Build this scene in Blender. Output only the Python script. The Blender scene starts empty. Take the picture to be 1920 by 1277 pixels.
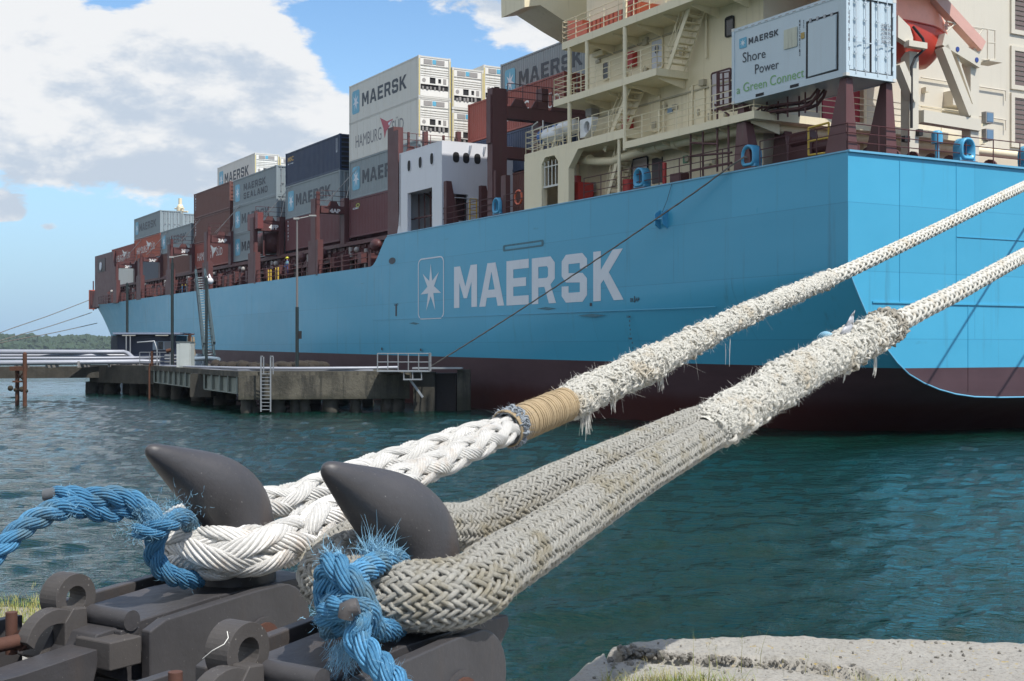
import bpy, bmesh, math, random
import numpy as np
from mathutils import Vector, Matrix, noise
from mathutils.geometry import tessellate_polygon
random.seed(7); np.random.seed(7)
R = math.radians
scene = bpy.context.scene
COL = scene.collection

# ------------------------------------------------------------------ camera
H = 3.5                      # eye height above the water
F = 2440.0; CX = 960.0; HY = 655.0
cam_d = bpy.data.cameras.new('camera'); cam = bpy.data.objects.new('camera', cam_d); COL.objects.link(cam)
cam.location = (0, 0, H); cam.rotation_euler = (R(90), 0, 0)
cam_d.sensor_width = 36; cam_d.lens = F / 1920 * 36
cam_d.shift_y = (HY - 638.5) / 1920
cam_d.clip_start = 0.05; cam_d.clip_end = 9000
scene.camera = cam

# ------------------------------------------------------------------ sun and sky
SUN_EL = 56.0
_h = Vector((0.68, -0.73, 0)).normalized()
L = Vector((_h.x * math.cos(R(SUN_EL)), _h.y * math.cos(R(SUN_EL)), math.sin(R(SUN_EL))))
sun_d = bpy.data.lights.new('sun', 'SUN'); sun_d.energy = 4.2; sun_d.angle = R(0.53); sun_d.color = (1.0, 0.95, 0.87)
sun = bpy.data.objects.new('sun', sun_d); COL.objects.link(sun)
sun.rotation_euler = L.to_track_quat('Z', 'Y').to_euler(); sun.location = (40, -60, 90)
scene.view_settings.view_transform = 'Standard'
scene.view_settings.look = 'None'
scene.view_settings.exposure = 0.27
scene.view_settings.gamma = 1.0
scene.view_settings.use_curve_mapping = False

class NT:
    """small helper to write node trees as expressions"""
    def __init__(s, tree): s.t = tree; s.n = tree.nodes; s.l = tree.links
    def new(s, typ, **kw):
        nd = s.n.new(typ)
        for k, v in kw.items(): setattr(nd, k, v)
        return nd
    def put(s, sock, v):
        if isinstance(v, bpy.types.NodeSocket): s.l.new(v, sock)
        elif v is not None:
            try: sock.default_value = v
            except Exception: sock.default_value = (v[0], v[1], v[2], 1.0)
    def m(s, op, a, b=None, c=None, clamp=False):
        nd = s.new('ShaderNodeMath', operation=op); nd.use_clamp = clamp
        s.put(nd.inputs[0], a)
        if b is not None: s.put(nd.inputs[1], b)
        if c is not None: s.put(nd.inputs[2], c)
        return nd.outputs[0]
    def vm(s, op, a, b=None):
        nd = s.new('ShaderNodeVectorMath', operation=op); s.put(nd.inputs[0], a)
        if b is not None: s.put(nd.inputs[1], b)
        return nd.outputs[0]
    def mix(s, f, a, b, blend='MIX'):
        nd = s.new('ShaderNodeMixRGB', blend_type=blend); s.put(nd.inputs[0], f); s.put(nd.inputs[1], a); s.put(nd.inputs[2], b)
        return nd.outputs[0]
    def ss(s, x, lo, hi):
        nd = s.new('ShaderNodeMapRange', interpolation_type='SMOOTHSTEP'); nd.clamp = True
        s.put(nd.inputs[0], x); nd.inputs[1].default_value = lo; nd.inputs[2].default_value = hi
        return nd.outputs[0]
    def noise(s, vec, scale, detail=4, rough=0.55, dist=0.0):
        nd = s.new('ShaderNodeTexNoise'); s.put(nd.inputs['Vector'], vec)
        nd.inputs['Scale'].default_value = scale; nd.inputs['Detail'].default_value = detail
        nd.inputs['Roughness'].default_value = rough; nd.inputs['Distortion'].default_value = dist
        return nd.outputs[0]
    def mapping(s, vec, scale=(1, 1, 1), rot=(0, 0, 0), loc=(0, 0, 0)):
        nd = s.new('ShaderNodeMapping'); s.put(nd.inputs[0], vec)
        nd.inputs['Scale'].default_value = scale; nd.inputs['Rotation'].default_value = rot; nd.inputs['Location'].default_value = loc
        return nd.outputs[0]
    def xyz(s, vec):
        nd = s.new('ShaderNodeSeparateXYZ'); s.put(nd.inputs[0], vec); return nd.outputs
    def comb(s, x, y, z):
        nd = s.new('ShaderNodeCombineXYZ'); s.put(nd.inputs[0], x); s.put(nd.inputs[1], y); s.put(nd.inputs[2], z); return nd.outputs[0]
    def bump(s, h, strength, dist, normal=None):
        nd = s.new('ShaderNodeBump'); s.put(nd.inputs['Height'], h); nd.inputs['Strength'].default_value = strength
        nd.inputs['Distance'].default_value = dist
        if normal is not None: s.put(nd.inputs['Normal'], normal)
        return nd.outputs[0]

world = bpy.data.worlds.new('World'); scene.world = world; world.use_nodes = True
w = NT(world.node_tree); w.n.clear()
sky = w.new('ShaderNodeTexSky', sky_type='NISHITA'); sky.sun_disc = False
sky.sun_elevation = R(SUN_EL); sky.sun_rotation = math.atan2(L.x, L.y)
sky.air_density = 1.0; sky.dust_density = 0.6; sky.ozone_density = 1.6
gen = w.new('ShaderNodeTexCoord').outputs['Generated']
dirn = w.vm('NORMALIZE', gen)
dx, dy, dz = w.xyz(dirn)
az = w.m('ARCTAN2', dx, dy)
el = w.m('ARCSINE', dz)
# clouds: fractal noise over azimuth and elevation, flattened, with banks ahead, and unseen ones added for fill light
cv = w.comb(w.m('MULTIPLY', az, 1.0), w.m('MULTIPLY', el, 2.1), dy)
def density(vec):
    n1 = w.noise(vec, 4.6, 10, 0.60, 0.1)
    n2 = w.noise(vec, 15.0, 8, 0.62, 0.2)
    return w.m('ADD', w.m('MULTIPLY', w.m('ADD', w.m('MULTIPLY', n1, 0.68), w.m('MULTIPLY', n2, 0.32)), 1.35), -0.175)
def gauss(a0, e0, sa, se, amp):
    x = w.m('DIVIDE', w.m('SUBTRACT', az, a0), sa); y = w.m('DIVIDE', w.m('SUBTRACT', el, e0), se)
    r2 = w.m('ADD', w.m('MULTIPLY', x, x), w.m('MULTIPLY', y, y))
    return w.m('MULTIPLY', w.m('EXPONENT', w.m('MULTIPLY', r2, -1.0)), amp)
def bias_sum(lst):
    acc = None
    for g in lst:
        v = gauss(*g); acc = v if acc is None else w.m('ADD', acc, v)
    return acc
# az = atan((px-960)/2440), el ~ atan((655-py)/2440)
bank = bias_sum([(-0.33, 0.215, 0.13, 0.085, 0.24), (-0.22, 0.165, 0.10, 0.055, 0.20), (-0.19, 0.205, 0.045, 0.045, 0.14), (-0.30, 0.130, 0.13, 0.018, 0.14),
                 (-0.08, 0.272, 0.12, 0.022, 0.26), (0.02, 0.243, 0.06, 0.022, 0.28),
                 (-0.372, 0.098, 0.022, 0.011, 0.42), (-0.341, 0.088, 0.011, 0.006, 0.34), (-0.36, 0.068, 0.03, 0.004, 0.20), (-0.392, 0.130, 0.03, 0.016, -0.16),
                 (-0.118, 0.225, 0.045, 0.028, -0.30), (-0.385, 0.262, 0.02, 0.02, -0.12), (-0.385, 0.215, 0.03, 0.012, -0.10),
                 (-0.25, 0.04, 0.30, 0.05, -0.34), (-0.30, 0.255, 0.03, 0.02, -0.10), (1.7, 0.5, 0.9, 0.5, 0.12), (-1.6, 0.5, 0.95, 0.6, 0.22), (-2.9, 0.5, 0.9, 0.7, 0.20), (-1.0, 1.2, 0.8, 0.4, 0.12)])  # the wide banks beside, behind and overhead are unseen, added to brighten shaded sides
d0 = w.m('ADD', density(cv), bank)
mask = w.ss(d0, 0.555, 0.635)
cv2 = w.vm('ADD', cv, (0.02, 0.055, 0.0))
d1 = w.m('ADD', density(cv2), bank)
shade = w.ss(w.m('ADD', w.m('MULTIPLY', w.m('SUBTRACT', d0, d1), 2.2), w.m('MULTIPLY', w.m('SUBTRACT', 0.84, d0), 0.8)), -0.14, 0.20)
cloud_c = w.mix(shade, (3.15, 3.6, 4.2, 1), (5.0, 5.05, 5.1, 1))
hor = w.ss(el, 0.20, 0.0)
skycol = w.mix(w.m('MULTIPLY', hor, 0.82), sky.outputs[0], (1.75, 2.85, 4.25, 1))
gam = w.new('ShaderNodeHueSaturation'); gam.inputs['Saturation'].default_value = 1.18; gam.inputs['Value'].default_value = 1.0
w.l.new(skycol, gam.inputs['Color'])
final = w.mix(w.m('MULTIPLY', mask, 0.97), gam.outputs[0], cloud_c)
bg = w.new('ShaderNodeBackground'); w.l.new(final, bg.inputs[0]); bg.inputs[1].default_value = 0.15
wo = w.new('ShaderNodeOutputWorld'); w.l.new(bg.outputs[0], wo.inputs[0])

# ------------------------------------------------------------------ materials
MATS = {}
def mat(name, col, rough=0.55, metal=0.0, var=0.12, vscale=2.0, bump=0.0, bscale=30.0, rust=0.0, rust_scale=1.5,
        streak=0.0, specks=0.0, spec=0.5, coat=0.0, dirt=(0.09, 0.07, 0.05)):
    if name in MATS: return MATS[name]
    m = bpy.data.materials.new(name); m.use_nodes = True; t = NT(m.node_tree); t.n.clear()
    p = t.new('ShaderNodeBsdfPrincipled'); o = t.new('ShaderNodeOutputMaterial'); t.l.new(p.outputs[0], o.inputs[0])
    tc = t.new('ShaderNodeTexCoord').outputs['Object']
    c = t.mix(t.noise(tc, vscale, 5, 0.6), tuple(x * (1 - var) for x in col) + (1,), tuple(min(1, x * (1 + var)) for x in col) + (1,))
    if streak > 0:
        sv = t.mapping(tc, (3.0, 3.0, 0.25))
        c = t.mix(t.m('MULTIPLY', t.ss(t.noise(sv, 1.2, 5, 0.65), 0.52, 0.75), streak), c, dirt + (1,))
    if rust > 0:
        rv = t.mapping(tc, (1, 1, 0.45))
        c = t.mix(t.ss(t.noise(rv, rust_scale, 8, 0.7), 0.74 - rust * 0.3, 0.80 - rust * 0.3), c, (0.16, 0.055, 0.022, 1))
    if specks > 0:
        c = t.mix(t.m('MULTIPLY', t.ss(t.noise(tc, 140.0, 3, 0.5), 0.70, 0.74), specks), c, (0.55, 0.53, 0.48, 1))
    t.l.new(c, p.inputs['Base Color'])
    rr = t.m('ADD', t.m('MULTIPLY', t.noise(tc, vscale * 2.3, 4, 0.6), 0.25), rough - 0.12, clamp=True)
    t.l.new(rr, p.inputs['Roughness']); p.inputs['Metallic'].default_value = metal
    p.inputs['Specular IOR Level'].default_value = spec
    if coat: p.inputs['Coat Weight'].default_value = coat
    if bump > 0: t.l.new(t.bump(t.noise(tc, bscale, 5, 0.6), 0.6, bump), p.inputs['Normal'])
    MATS[name] = m; return m

# ------------------------------------------------------------------ mesh helpers
def setp(o, label=None, cat=None, group=None, kind=None):
    if label: o['label'] = label
    if cat: o['category'] = cat
    if group: o['group'] = group
    if kind: o['kind'] = kind
    return o
def link_mesh(name, me, m=None, parent=None):
    o = bpy.data.objects.new(name, me); COL.objects.link(o)
    if parent: o.parent = parent
    if m: me.materials.append(m)
    return o
def empty(name, loc, rz=0.0, label=None, cat=None, group=None, parent=None):
    o = bpy.data.objects.new(name, None); COL.objects.link(o); o.empty_display_size = 0.3
    o.location = loc; o.rotation_euler = (0, 0, rz)
    if parent: o.parent = parent
    return setp(o, label, cat, group)

class MB:
    def __init__(s, off=(0, 0, 0)): s.v = []; s.f = []; s.sm = []; s.off = off
    def add(s, vs, fs, smooth=False):
        b = len(s.v); ox, oy, oz = s.off
        s.v += [(v[0] + ox, v[1] + oy, v[2] + oz) for v in vs]
        s.f += [tuple(i + b for i in f) for f in fs]; s.sm += [smooth] * len(fs)
    def box(s, x0, x1, y0, y1, z0, z1):
        x0, x1 = min(x0, x1), max(x0, x1); y0, y1 = min(y0, y1), max(y0, y1); z0, z1 = min(z0, z1), max(z0, z1)
        s.add([(x0, y0, z0), (x1, y0, z0), (x1, y1, z0), (x0, y1, z0), (x0, y0, z1), (x1, y0, z1), (x1, y1, z1), (x0, y1, z1)],
              [(3, 2, 1, 0), (4, 5, 6, 7), (0, 1, 5, 4), (1, 2, 6, 5), (2, 3, 7, 6), (3, 0, 4, 7)])
    def beam(s, a, b, w_, h_, up=(0, 0, 1), w1=None, h1=None):
        a = Vector(a); b = Vector(b); d = (b - a).normalized(); u = Vector(up)
        if abs(d.dot(u)) > 0.98: u = Vector((1, 0, 0)) if abs(d.x) < 0.9 else Vector((0, 1, 0))
        x = d.cross(u).normalized(); z = x.cross(d)
        w1 = w_ if w1 is None else w1; h1 = h_ if h1 is None else h1
        vs = []
        for p, ww, hh in ((a, w_, h_), (b, w1, h1)):
            for i, j in ((-1, -1), (1, -1), (1, 1), (-1, 1)): vs.append(tuple(p + x * (i * ww / 2) + z * (j * hh / 2)))
        s.add(vs, [(3, 2, 1, 0), (4, 5, 6, 7), (0, 1, 5, 4), (1, 2, 6, 5), (2, 3, 7, 6), (3, 0, 4, 7)])
    def tube(s, pts, r, n=8, cap=True):
        P = [Vector(p) for p in pts]; m = len(P)
        rs = r if isinstance(r, (list, tuple)) else [r] * m
        T = [(P[min(i + 1, m - 1)] - P[max(i - 1, 0)]).normalized() for i in range(m)]
        up = Vector((0, 0, 1)) if abs(T[0].z) < 0.9 else Vector((1, 0, 0))
        N = (up - T[0] * up.dot(T[0])).normalized(); vs = []
        for i in range(m):
            N = (N - T[i] * N.dot(T[i])).normalized(); B = T[i].cross(N)
            for k in range(n):
                a = 2 * math.pi * k / n
                vs.append(tuple(P[i] + (N * math.cos(a) + B * math.sin(a)) * rs[i]))
        fs = [(i * n + k, i * n + (k + 1) % n, (i + 1) * n + (k + 1) % n, (i + 1) * n + k) for i in range(m - 1) for k in range(n)]
        s.add(vs, fs, n > 5)
        if cap: s.add(vs[:n], [tuple(range(n))[::-1]]); s.add(vs[-n:], [tuple(range(n))])
    def cyl(s, a, b, r, n=16, r1=None): s.tube([a, b], [r, r if r1 is None else r1], n)
    def prism(s, poly, d, holes=None):
        """poly: planar 3D points, swept by vector d"""
        d = Vector(d); loops = [[Vector(p) for p in poly]] + [[Vector(p) for p in h] for h in (holes or [])]
        flat = [p for l in loops for p in l]; tri = tessellate_polygon(loops); n = len(flat)
        vs = [tuple(p) for p in flat] + [tuple(p + d) for p in flat]
        fs = [tuple(t) for t in tri] + [tuple(i + n for i in reversed(t)) for t in tri]
        b = 0
        for l in loops:
            k = len(l)
            for i in range(k):
                j = (i + 1) % k; fs.append((b + i, b + j, b + j + n, b + i + n))
            b += k
        s.add(vs, fs)
    def flat(s, poly, holes=None):
        loops = [[Vector(p) for p in poly]] + [[Vector(p) for p in h] for h in (holes or [])]
        s.add([tuple(p) for l in loops for p in l], [tuple(t) for t in tessellate_polygon(loops)])
    def sphere(s, c, r, n=10, m=6, sc=(1, 1, 1)):
        vs = []; fs = []
        for i in range(m + 1):
            a = math.pi * i / m
            for k in range(n):
                b = 2 * math.pi * k / n
                vs.append((c[0] + r * sc[0] * math.sin(a) * math.cos(b), c[1] + r * sc[1] * math.sin(a) * math.sin(b), c[2] + r * sc[2] * math.cos(a)))
        for i in range(m):
            for k in range(n): fs.append((i * n + k, (i + 1) * n + k, (i + 1) * n + (k + 1) % n, i * n + (k + 1) % n))
        s.add(vs, fs, True)
    def loft(s, rings, smooth=True, cap=True, closed=True):
        n = len(rings[0]); vs = [tuple(p) for r in rings for p in r]
        fs = [(i * n + k, i * n + (k + 1) % n, (i + 1) * n + (k + 1) % n, (i + 1) * n + k) for i in range(len(rings) - 1) for k in range(n if closed else n - 1)]
        s.add(vs, fs, smooth)
        if cap: s.add(rings[0], [tuple(range(n))[::-1]]); s.add(rings[-1], [tuple(range(n))])
    def build_each(s, name, m, parent=None):
        comp = list(range(len(s.v)))
        def find(i):
            while comp[i] != i: comp[i] = comp[comp[i]]; i = comp[i]
            return i
        for f in s.f:
            for i in f[1:]: comp[find(i)] = find(f[0])
        groups = {}
        for f, sm in zip(s.f, s.sm): groups.setdefault(find(f[0]), []).append((f, sm))
        out = []
        for g in groups.values():
            ids = sorted({i for f, _ in g for i in f}); mp = {i: k for k, i in enumerate(ids)}
            q = MB(); q.v = [s.v[i] for i in ids]; q.f = [tuple(mp[i] for i in f) for f, _ in g]; q.sm = [x for _, x in g]; out.append(q.build(name, m, parent))
        return out
    def build(s, name, m, parent=None, fixn=True):
        me = bpy.data.meshes.new(name); me.from_pydata(s.v, [], s.f)
        me.polygons.foreach_set('use_smooth', s.sm)
        if fixn:
            bm = bmesh.new(); bm.from_mesh(me); bmesh.ops.recalc_face_normals(bm, faces=bm.faces); bm.to_mesh(me); bm.free()
        me.update()
        return link_mesh(name, me, m, parent)

def np_mesh(name, V, Q, m=None, parent=None, uv=None, smooth=True):
    me = bpy.data.meshes.new(name); nv = len(V); nq = len(Q); k = Q.shape[1]
    me.vertices.add(nv); me.vertices.foreach_set('co', np.ascontiguousarray(V, dtype=np.float32).ravel())
    me.loops.add(nq * k); me.loops.foreach_set('vertex_index', np.ascontiguousarray(Q, dtype=np.int32).ravel())
    me.polygons.add(nq); me.polygons.foreach_set('loop_start', np.arange(0, nq * k, k, dtype=np.int32))
    me.polygons.foreach_set('use_smooth', np.full(nq, smooth))
    if uv is not None:
        l = me.uv_layers.new(name='UVMap'); l.data.foreach_set('uv', np.ascontiguousarray(uv[Q.ravel()], dtype=np.float32).ravel())
    me.update(calc_edges=True); me.validate()
    return link_mesh(name, me, m, parent)

def W(px, py, Y): return Vector(((px - CX) / F * Y, Y, H + (HY - py) / F * Y))

# ------------------------------------------------------------------ lettering
LET = {
 'M': (0.88, [[(0,0),(0,1),(.24,1),(.44,.50),(.64,1),(.88,1),(.88,0),(.67,0),(.67,.60),(.50,.22),(.38,.22),(.21,.60),(.21,0)]]),
 'A': (0.86, [[(0,0),(.29,1),(.57,1),(.86,0),(.64,0),(.59,.2),(.27,.2),(.22,0)], [(.32,.38),(.54,.38),(.43,.8)]]),
 'E': (0.70, [[(0,0),(0,1),(.70,1),(.70,.80),(.22,.80),(.22,.60),(.62,.60),(.62,.41),(.22,.41),(.22,.2),(.70,.2),(.70,0)]]),
 'R': (0.78, [[(0,0),(0,1),(.62,1),(.76,.86),(.76,.52),(.62,.40),(.80,0),(.57,0),(.42,.36),(.22,.36),(.22,0)], [(.22,.55),(.22,.80),(.50,.80),(.54,.76),(.54,.59),(.50,.55)]]),
 'S': (0.76, [[(0,.14),(0,.34),(.21,.34),(.21,.20),(.55,.20),(.55,.40),(.13,.42),(0,.56),(0,.87),(.13,1),(.62,1),(.76,.87),(.76,.68),(.55,.68),(.55,.80),(.21,.80),(.21,.61),(.63,.59),(.76,.47),(.76,.13),(.63,0),(.13,0)]]),
 'K': (0.84, [[(0,0),(0,1),(.22,1),(.22,.62),(.56,1),(.84,1),(.45,.56),(.86,0),(.59,0),(.30,.42),(.22,.34),(.22,0)]]),
 'L': (0.62, [[(0,0),(0,1),(.22,1),(.22,.2),(.62,.2),(.62,0)]]),
 'N': (0.80, [[(0,0),(0,1),(.22,1),(.58,.40),(.58,1),(.80,1),(.80,0),(.58,0),(.22,.60),(.22,0)]]),
 'D': (0.78, [[(0,0),(0,1),(.60,1),(.78,.84),(.78,.16),(.60,0)], [(.22,.2),(.52,.2),(.56,.25),(.56,.75),(.52,.8),(.22,.8)]]),
}
def block_text(mb, text, fn, gap=0.16, widths=None):
    """fn(u 0..1, v 0..1) -> 3D point. returns nothing; adds flat letters"""
    tot = sum(LET[c][0] for c in text) + gap * (len(text) - 1); x = 0
    for c in text:
        wd, loops = LET[c]
        lp = [[fn((x + p[0]) / tot, p[1]) for p in l] for l in loops]
        mb.flat(lp[0], lp[1:] if len(lp) > 1 else None); x += wd + gap
_TC = {}
def font_text(mb, text, fn, bold=0.0):
    key = (text, bold)
    if key not in _TC:
        cu = bpy.data.curves.new('t', 'FONT'); cu.body = text; cu.size = 1; cu.offset = bold; cu.resolution_u = 3
        ob = bpy.data.objects.new('t', cu); COL.objects.link(ob)
        dg = bpy.context.evaluated_depsgraph_get(); me = bpy.data.meshes.new_from_object(ob.evaluated_get(dg))
        vs = [tuple(v.co) for v in me.vertices]; fs = [tuple(p.vertices) for p in me.polygons]
        bpy.data.objects.remove(ob); bpy.data.curves.remove(cu); bpy.data.meshes.remove(me)
        xs = [v[0] for v in vs]; ys = [v[1] for v in vs]
        _TC[key] = ([((v[0] - min(xs)) / (max(xs) - min(xs)), (v[1] - min(ys)) / (max(ys) - min(ys))) for v in vs], fs)
    vs, fs = _TC[key]; mb.add([fn(*v) for v in vs], fs)
def star_poly(fn, r=0.46, ri=0.17, n=7):
    return [fn(0.5 + (r if i % 2 == 0 else ri) * math.sin(math.pi * i / n), 0.5 + (r if i % 2 == 0 else ri) * math.cos(math.pi * i / n)) for i in range(2 * n)]

# ------------------------------------------------------------------ ship frame: x = s (to starboard), y = t (forward), z
CT, ST = 0.8697, 0.4936
SY = 49.4; SX = 630 / F * SY; TH = math.atan2(ST, CT)
def t_at(px, s):
    r = (px - CX) / F; return (SX + CT * s - r * SY - r * ST * s) / (ST + r * CT)
def s_at(px, t):
    r = (px - CX) / F; return (r * (SY + CT * t) - SX + ST * t) / (CT - r * ST)
def depth(s, t): return SY + ST * s + CT * t
def z_at(py, s, t): return (HY - py) / F * depth(s, t)      # relative to the eye
def SW(s, t, z): return (SX + CT * s - ST * t, SY + ST * s + CT * t, z + H)
def PS(px, py, s=0.0):                                      # photo point on a plane s = const
    t = t_at(px, s); return (s, t, z_at(py, s, t))
def PT(px, py, t=0.0):
    s = s_at(px, t); return (s, t, z_at(py, s, t))
# ================================================================== SETTING
def mat_water():
    m = bpy.data.materials.new('sea_water'); m.use_nodes = True; t = NT(m.node_tree); t.n.clear()
    p = t.new('ShaderNodeBsdfPrincipled'); o = t.new('ShaderNodeOutputMaterial'); t.l.new(p.outputs[0], o.inputs[0])
    tc = t.new('ShaderNodeTexCoord').outputs['Object']
    c = t.mix(t.noise(tc, 0.12, 3, 0.5), (0.0015, 0.019, 0.015, 1), (0.003, 0.026, 0.019, 1))
    t.l.new(c, p.inputs['Base Color']); p.inputs['Roughness'].default_value = 0.04; p.inputs['IOR'].default_value = 1.333; p.subsurface_method = 'BURLEY'; p.inputs['Subsurface Weight'].default_value = 1.0; p.inputs['Subsurface Radius'].default_value = (.6, 1.6, 1.6); p.inputs['Subsurface Scale'].default_value = 1.0
    a = t.noise(t.mapping(tc, (0.62, 1.5, 1), (0, 0, 0.12)), 8.5, 4, 0.55, 0.0)
    b = t.noise(t.mapping(tc, (0.6, 1.5, 1), (0, 0, -0.25)), 3.1, 3, 0.5, 0.0)
    h = t.m('ADD', t.m('ADD', t.m('MULTIPLY', a, 0.55), t.m('MULTIPLY', b, 0.60)), t.m('MULTIPLY', t.noise(t.mapping(tc, (0.7, 1.5, 1)), 15.0, 2, 0.5), 0.10))
    t.l.new(t.bump(h, 1.0, 0.068), p.inputs['Normal'])
    return m
def build_water():
    rows = [3.5]
    while rows[-1] < 140: rows.append(rows[-1] * 1.007)
    while rows[-1] < 6000: rows.append(rows[-1] * 1.12)
    rows = np.array(rows)
    ang = np.concatenate([np.linspace(-82, -30, 40, endpoint=False), np.linspace(-30, 30, 380, endpoint=False), np.linspace(30, 82, 40)])
    A, Y = np.meshgrid(np.radians(ang), rows)
    X = np.tan(A) * Y
    Z = np.zeros_like(X); rng = np.random.RandomState(3)
    near = np.clip((160 - Y) / 60, 0, 1)
    for i in range(46):
        lam = 0.22 * (2.6 / 0.22) ** (i / 45.0) * rng.uniform(0.9, 1.1)
        th = rng.normal(-0.12, 0.50); amp = 0.0043 * lam ** 0.45 * (1.7 if lam > .9 else 1) * rng.uniform(0.6, 1.3)
        k = 2 * math.pi / lam
        ph = (X * math.sin(th) + Y * math.cos(th)) * k + rng.uniform(0, 6.28)
        res = np.clip(lam / (3.0 * 0.007 * Y) - 0.2, 0, 1)         # fade waves the grid cannot carry
        Z += amp * (np.sin(ph) + 0.25 * np.sin(2 * ph + 0.6)) * near * res
    V = np.stack([X, Y, Z], -1).reshape(-1, 3); nr, nc = X.shape
    i = np.arange(nr - 1)[:, None] * nc + np.arange(nc - 1)[None, :]
    Q = np.stack([i, i + 1, i + 1 + nc, i + nc], -1).reshape(-1, 4)
    o = np_mesh('water', V, Q, mat_water()); setp(o, kind='structure')
build_water()

def n3(x, y, z=0.0, s=1.0): return noise.fractal(Vector((x * s, y * s, z * s)), 0.9, 2.1, 4)

# seabed ground sheet far below, distant hills and the wood on them
g = MB(); g.box(-7000, 7000, -3000, 7500, -14, -12)
setp(g.build('seabed', mat('seabed', (0.02, 0.04, 0.04), 0.9)), kind='structure')

def build_shore():
    xs = np.linspace(-2200, 2400, 300); ys = np.linspace(1750, 2300, 20)
    V = []; nc = len(xs)
    for j, y in enumerate(ys):
        for x in xs:
            e = min(1, (j) / 6.0)
            z = -1 + e * (5 + 12 * (0.5 + 0.5 * n3(x, y, 3, 0.0022)) + 2.5 * n3(x, y, 9, 0.01)) + (8 * e if -600 < x < -120 else 0) * 0.5
            V.append((x, y + 60 * n3(x, 0, 5, 0.004), z))
    i = np.arange(len(ys) - 1)[:, None] * nc + np.arange(nc - 1)[None, :]
    Q = np.stack([i, i + 1, i + 1 + nc, i + nc], -1).reshape(-1, 4)
    o = np_mesh('hills', np.array(V), Q, mat('far_ground', (0.05, 0.075, 0.03), 0.9)); setp(o, kind='structure')
    # wood: lumpy crowns
    base = bmesh.new(); bmesh.ops.create_icosphere(base, subdivisions=2, radius=1.0)
    bv = np.array([v.co[:] for v in base.verts]); bf = np.array([[v.index for v in f.verts] for f in base.faces]); base.free()
    rng = np.random.RandomState(5); VV = []; FF = []; off = 0
    for k in range(2600):
        x = rng.uniform(-1050, 260) if k < 2200 else rng.uniform(-2100, 2300); row = rng.randint(0, 5)
        y = 1765 + row * 45 + rng.uniform(-15, 15) + 60 * n3(x, 0, 5, 0.004)
        clump = n3(x, row * 60, 1, 0.006)
        if clump < -0.15 and row < 3 and rng.rand() < 0.6: continue
        r = rng.uniform(4.0, 7.5); zb = (0.5, 4, 8, 12, 15)[row] + 3 * clump
        hh = rng.uniform(0.9, 1.5) * (1.25 if rng.rand() < 0.15 else 1)
        jit = 1 + 0.22 * rng.normal(size=(len(bv), 1))
        v = bv * jit * np.array([r, r, r * hh * 0.75]) + np.array([x, y, zb + r * 0.5]); VV.append(v); FF.append(bf + off); off += len(bv)
    m = mat('far_foliage', (0.03, 0.055, 0.025), 0.9, var=0.5, vscale=0.02)
    o = np_mesh('distant_wood', np.concatenate(VV), np.concatenate(FF), m, smooth=False)
    setp(o, 'low green wood along the far shore on the horizon', 'wood', kind='stuff')
build_shore()
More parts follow.
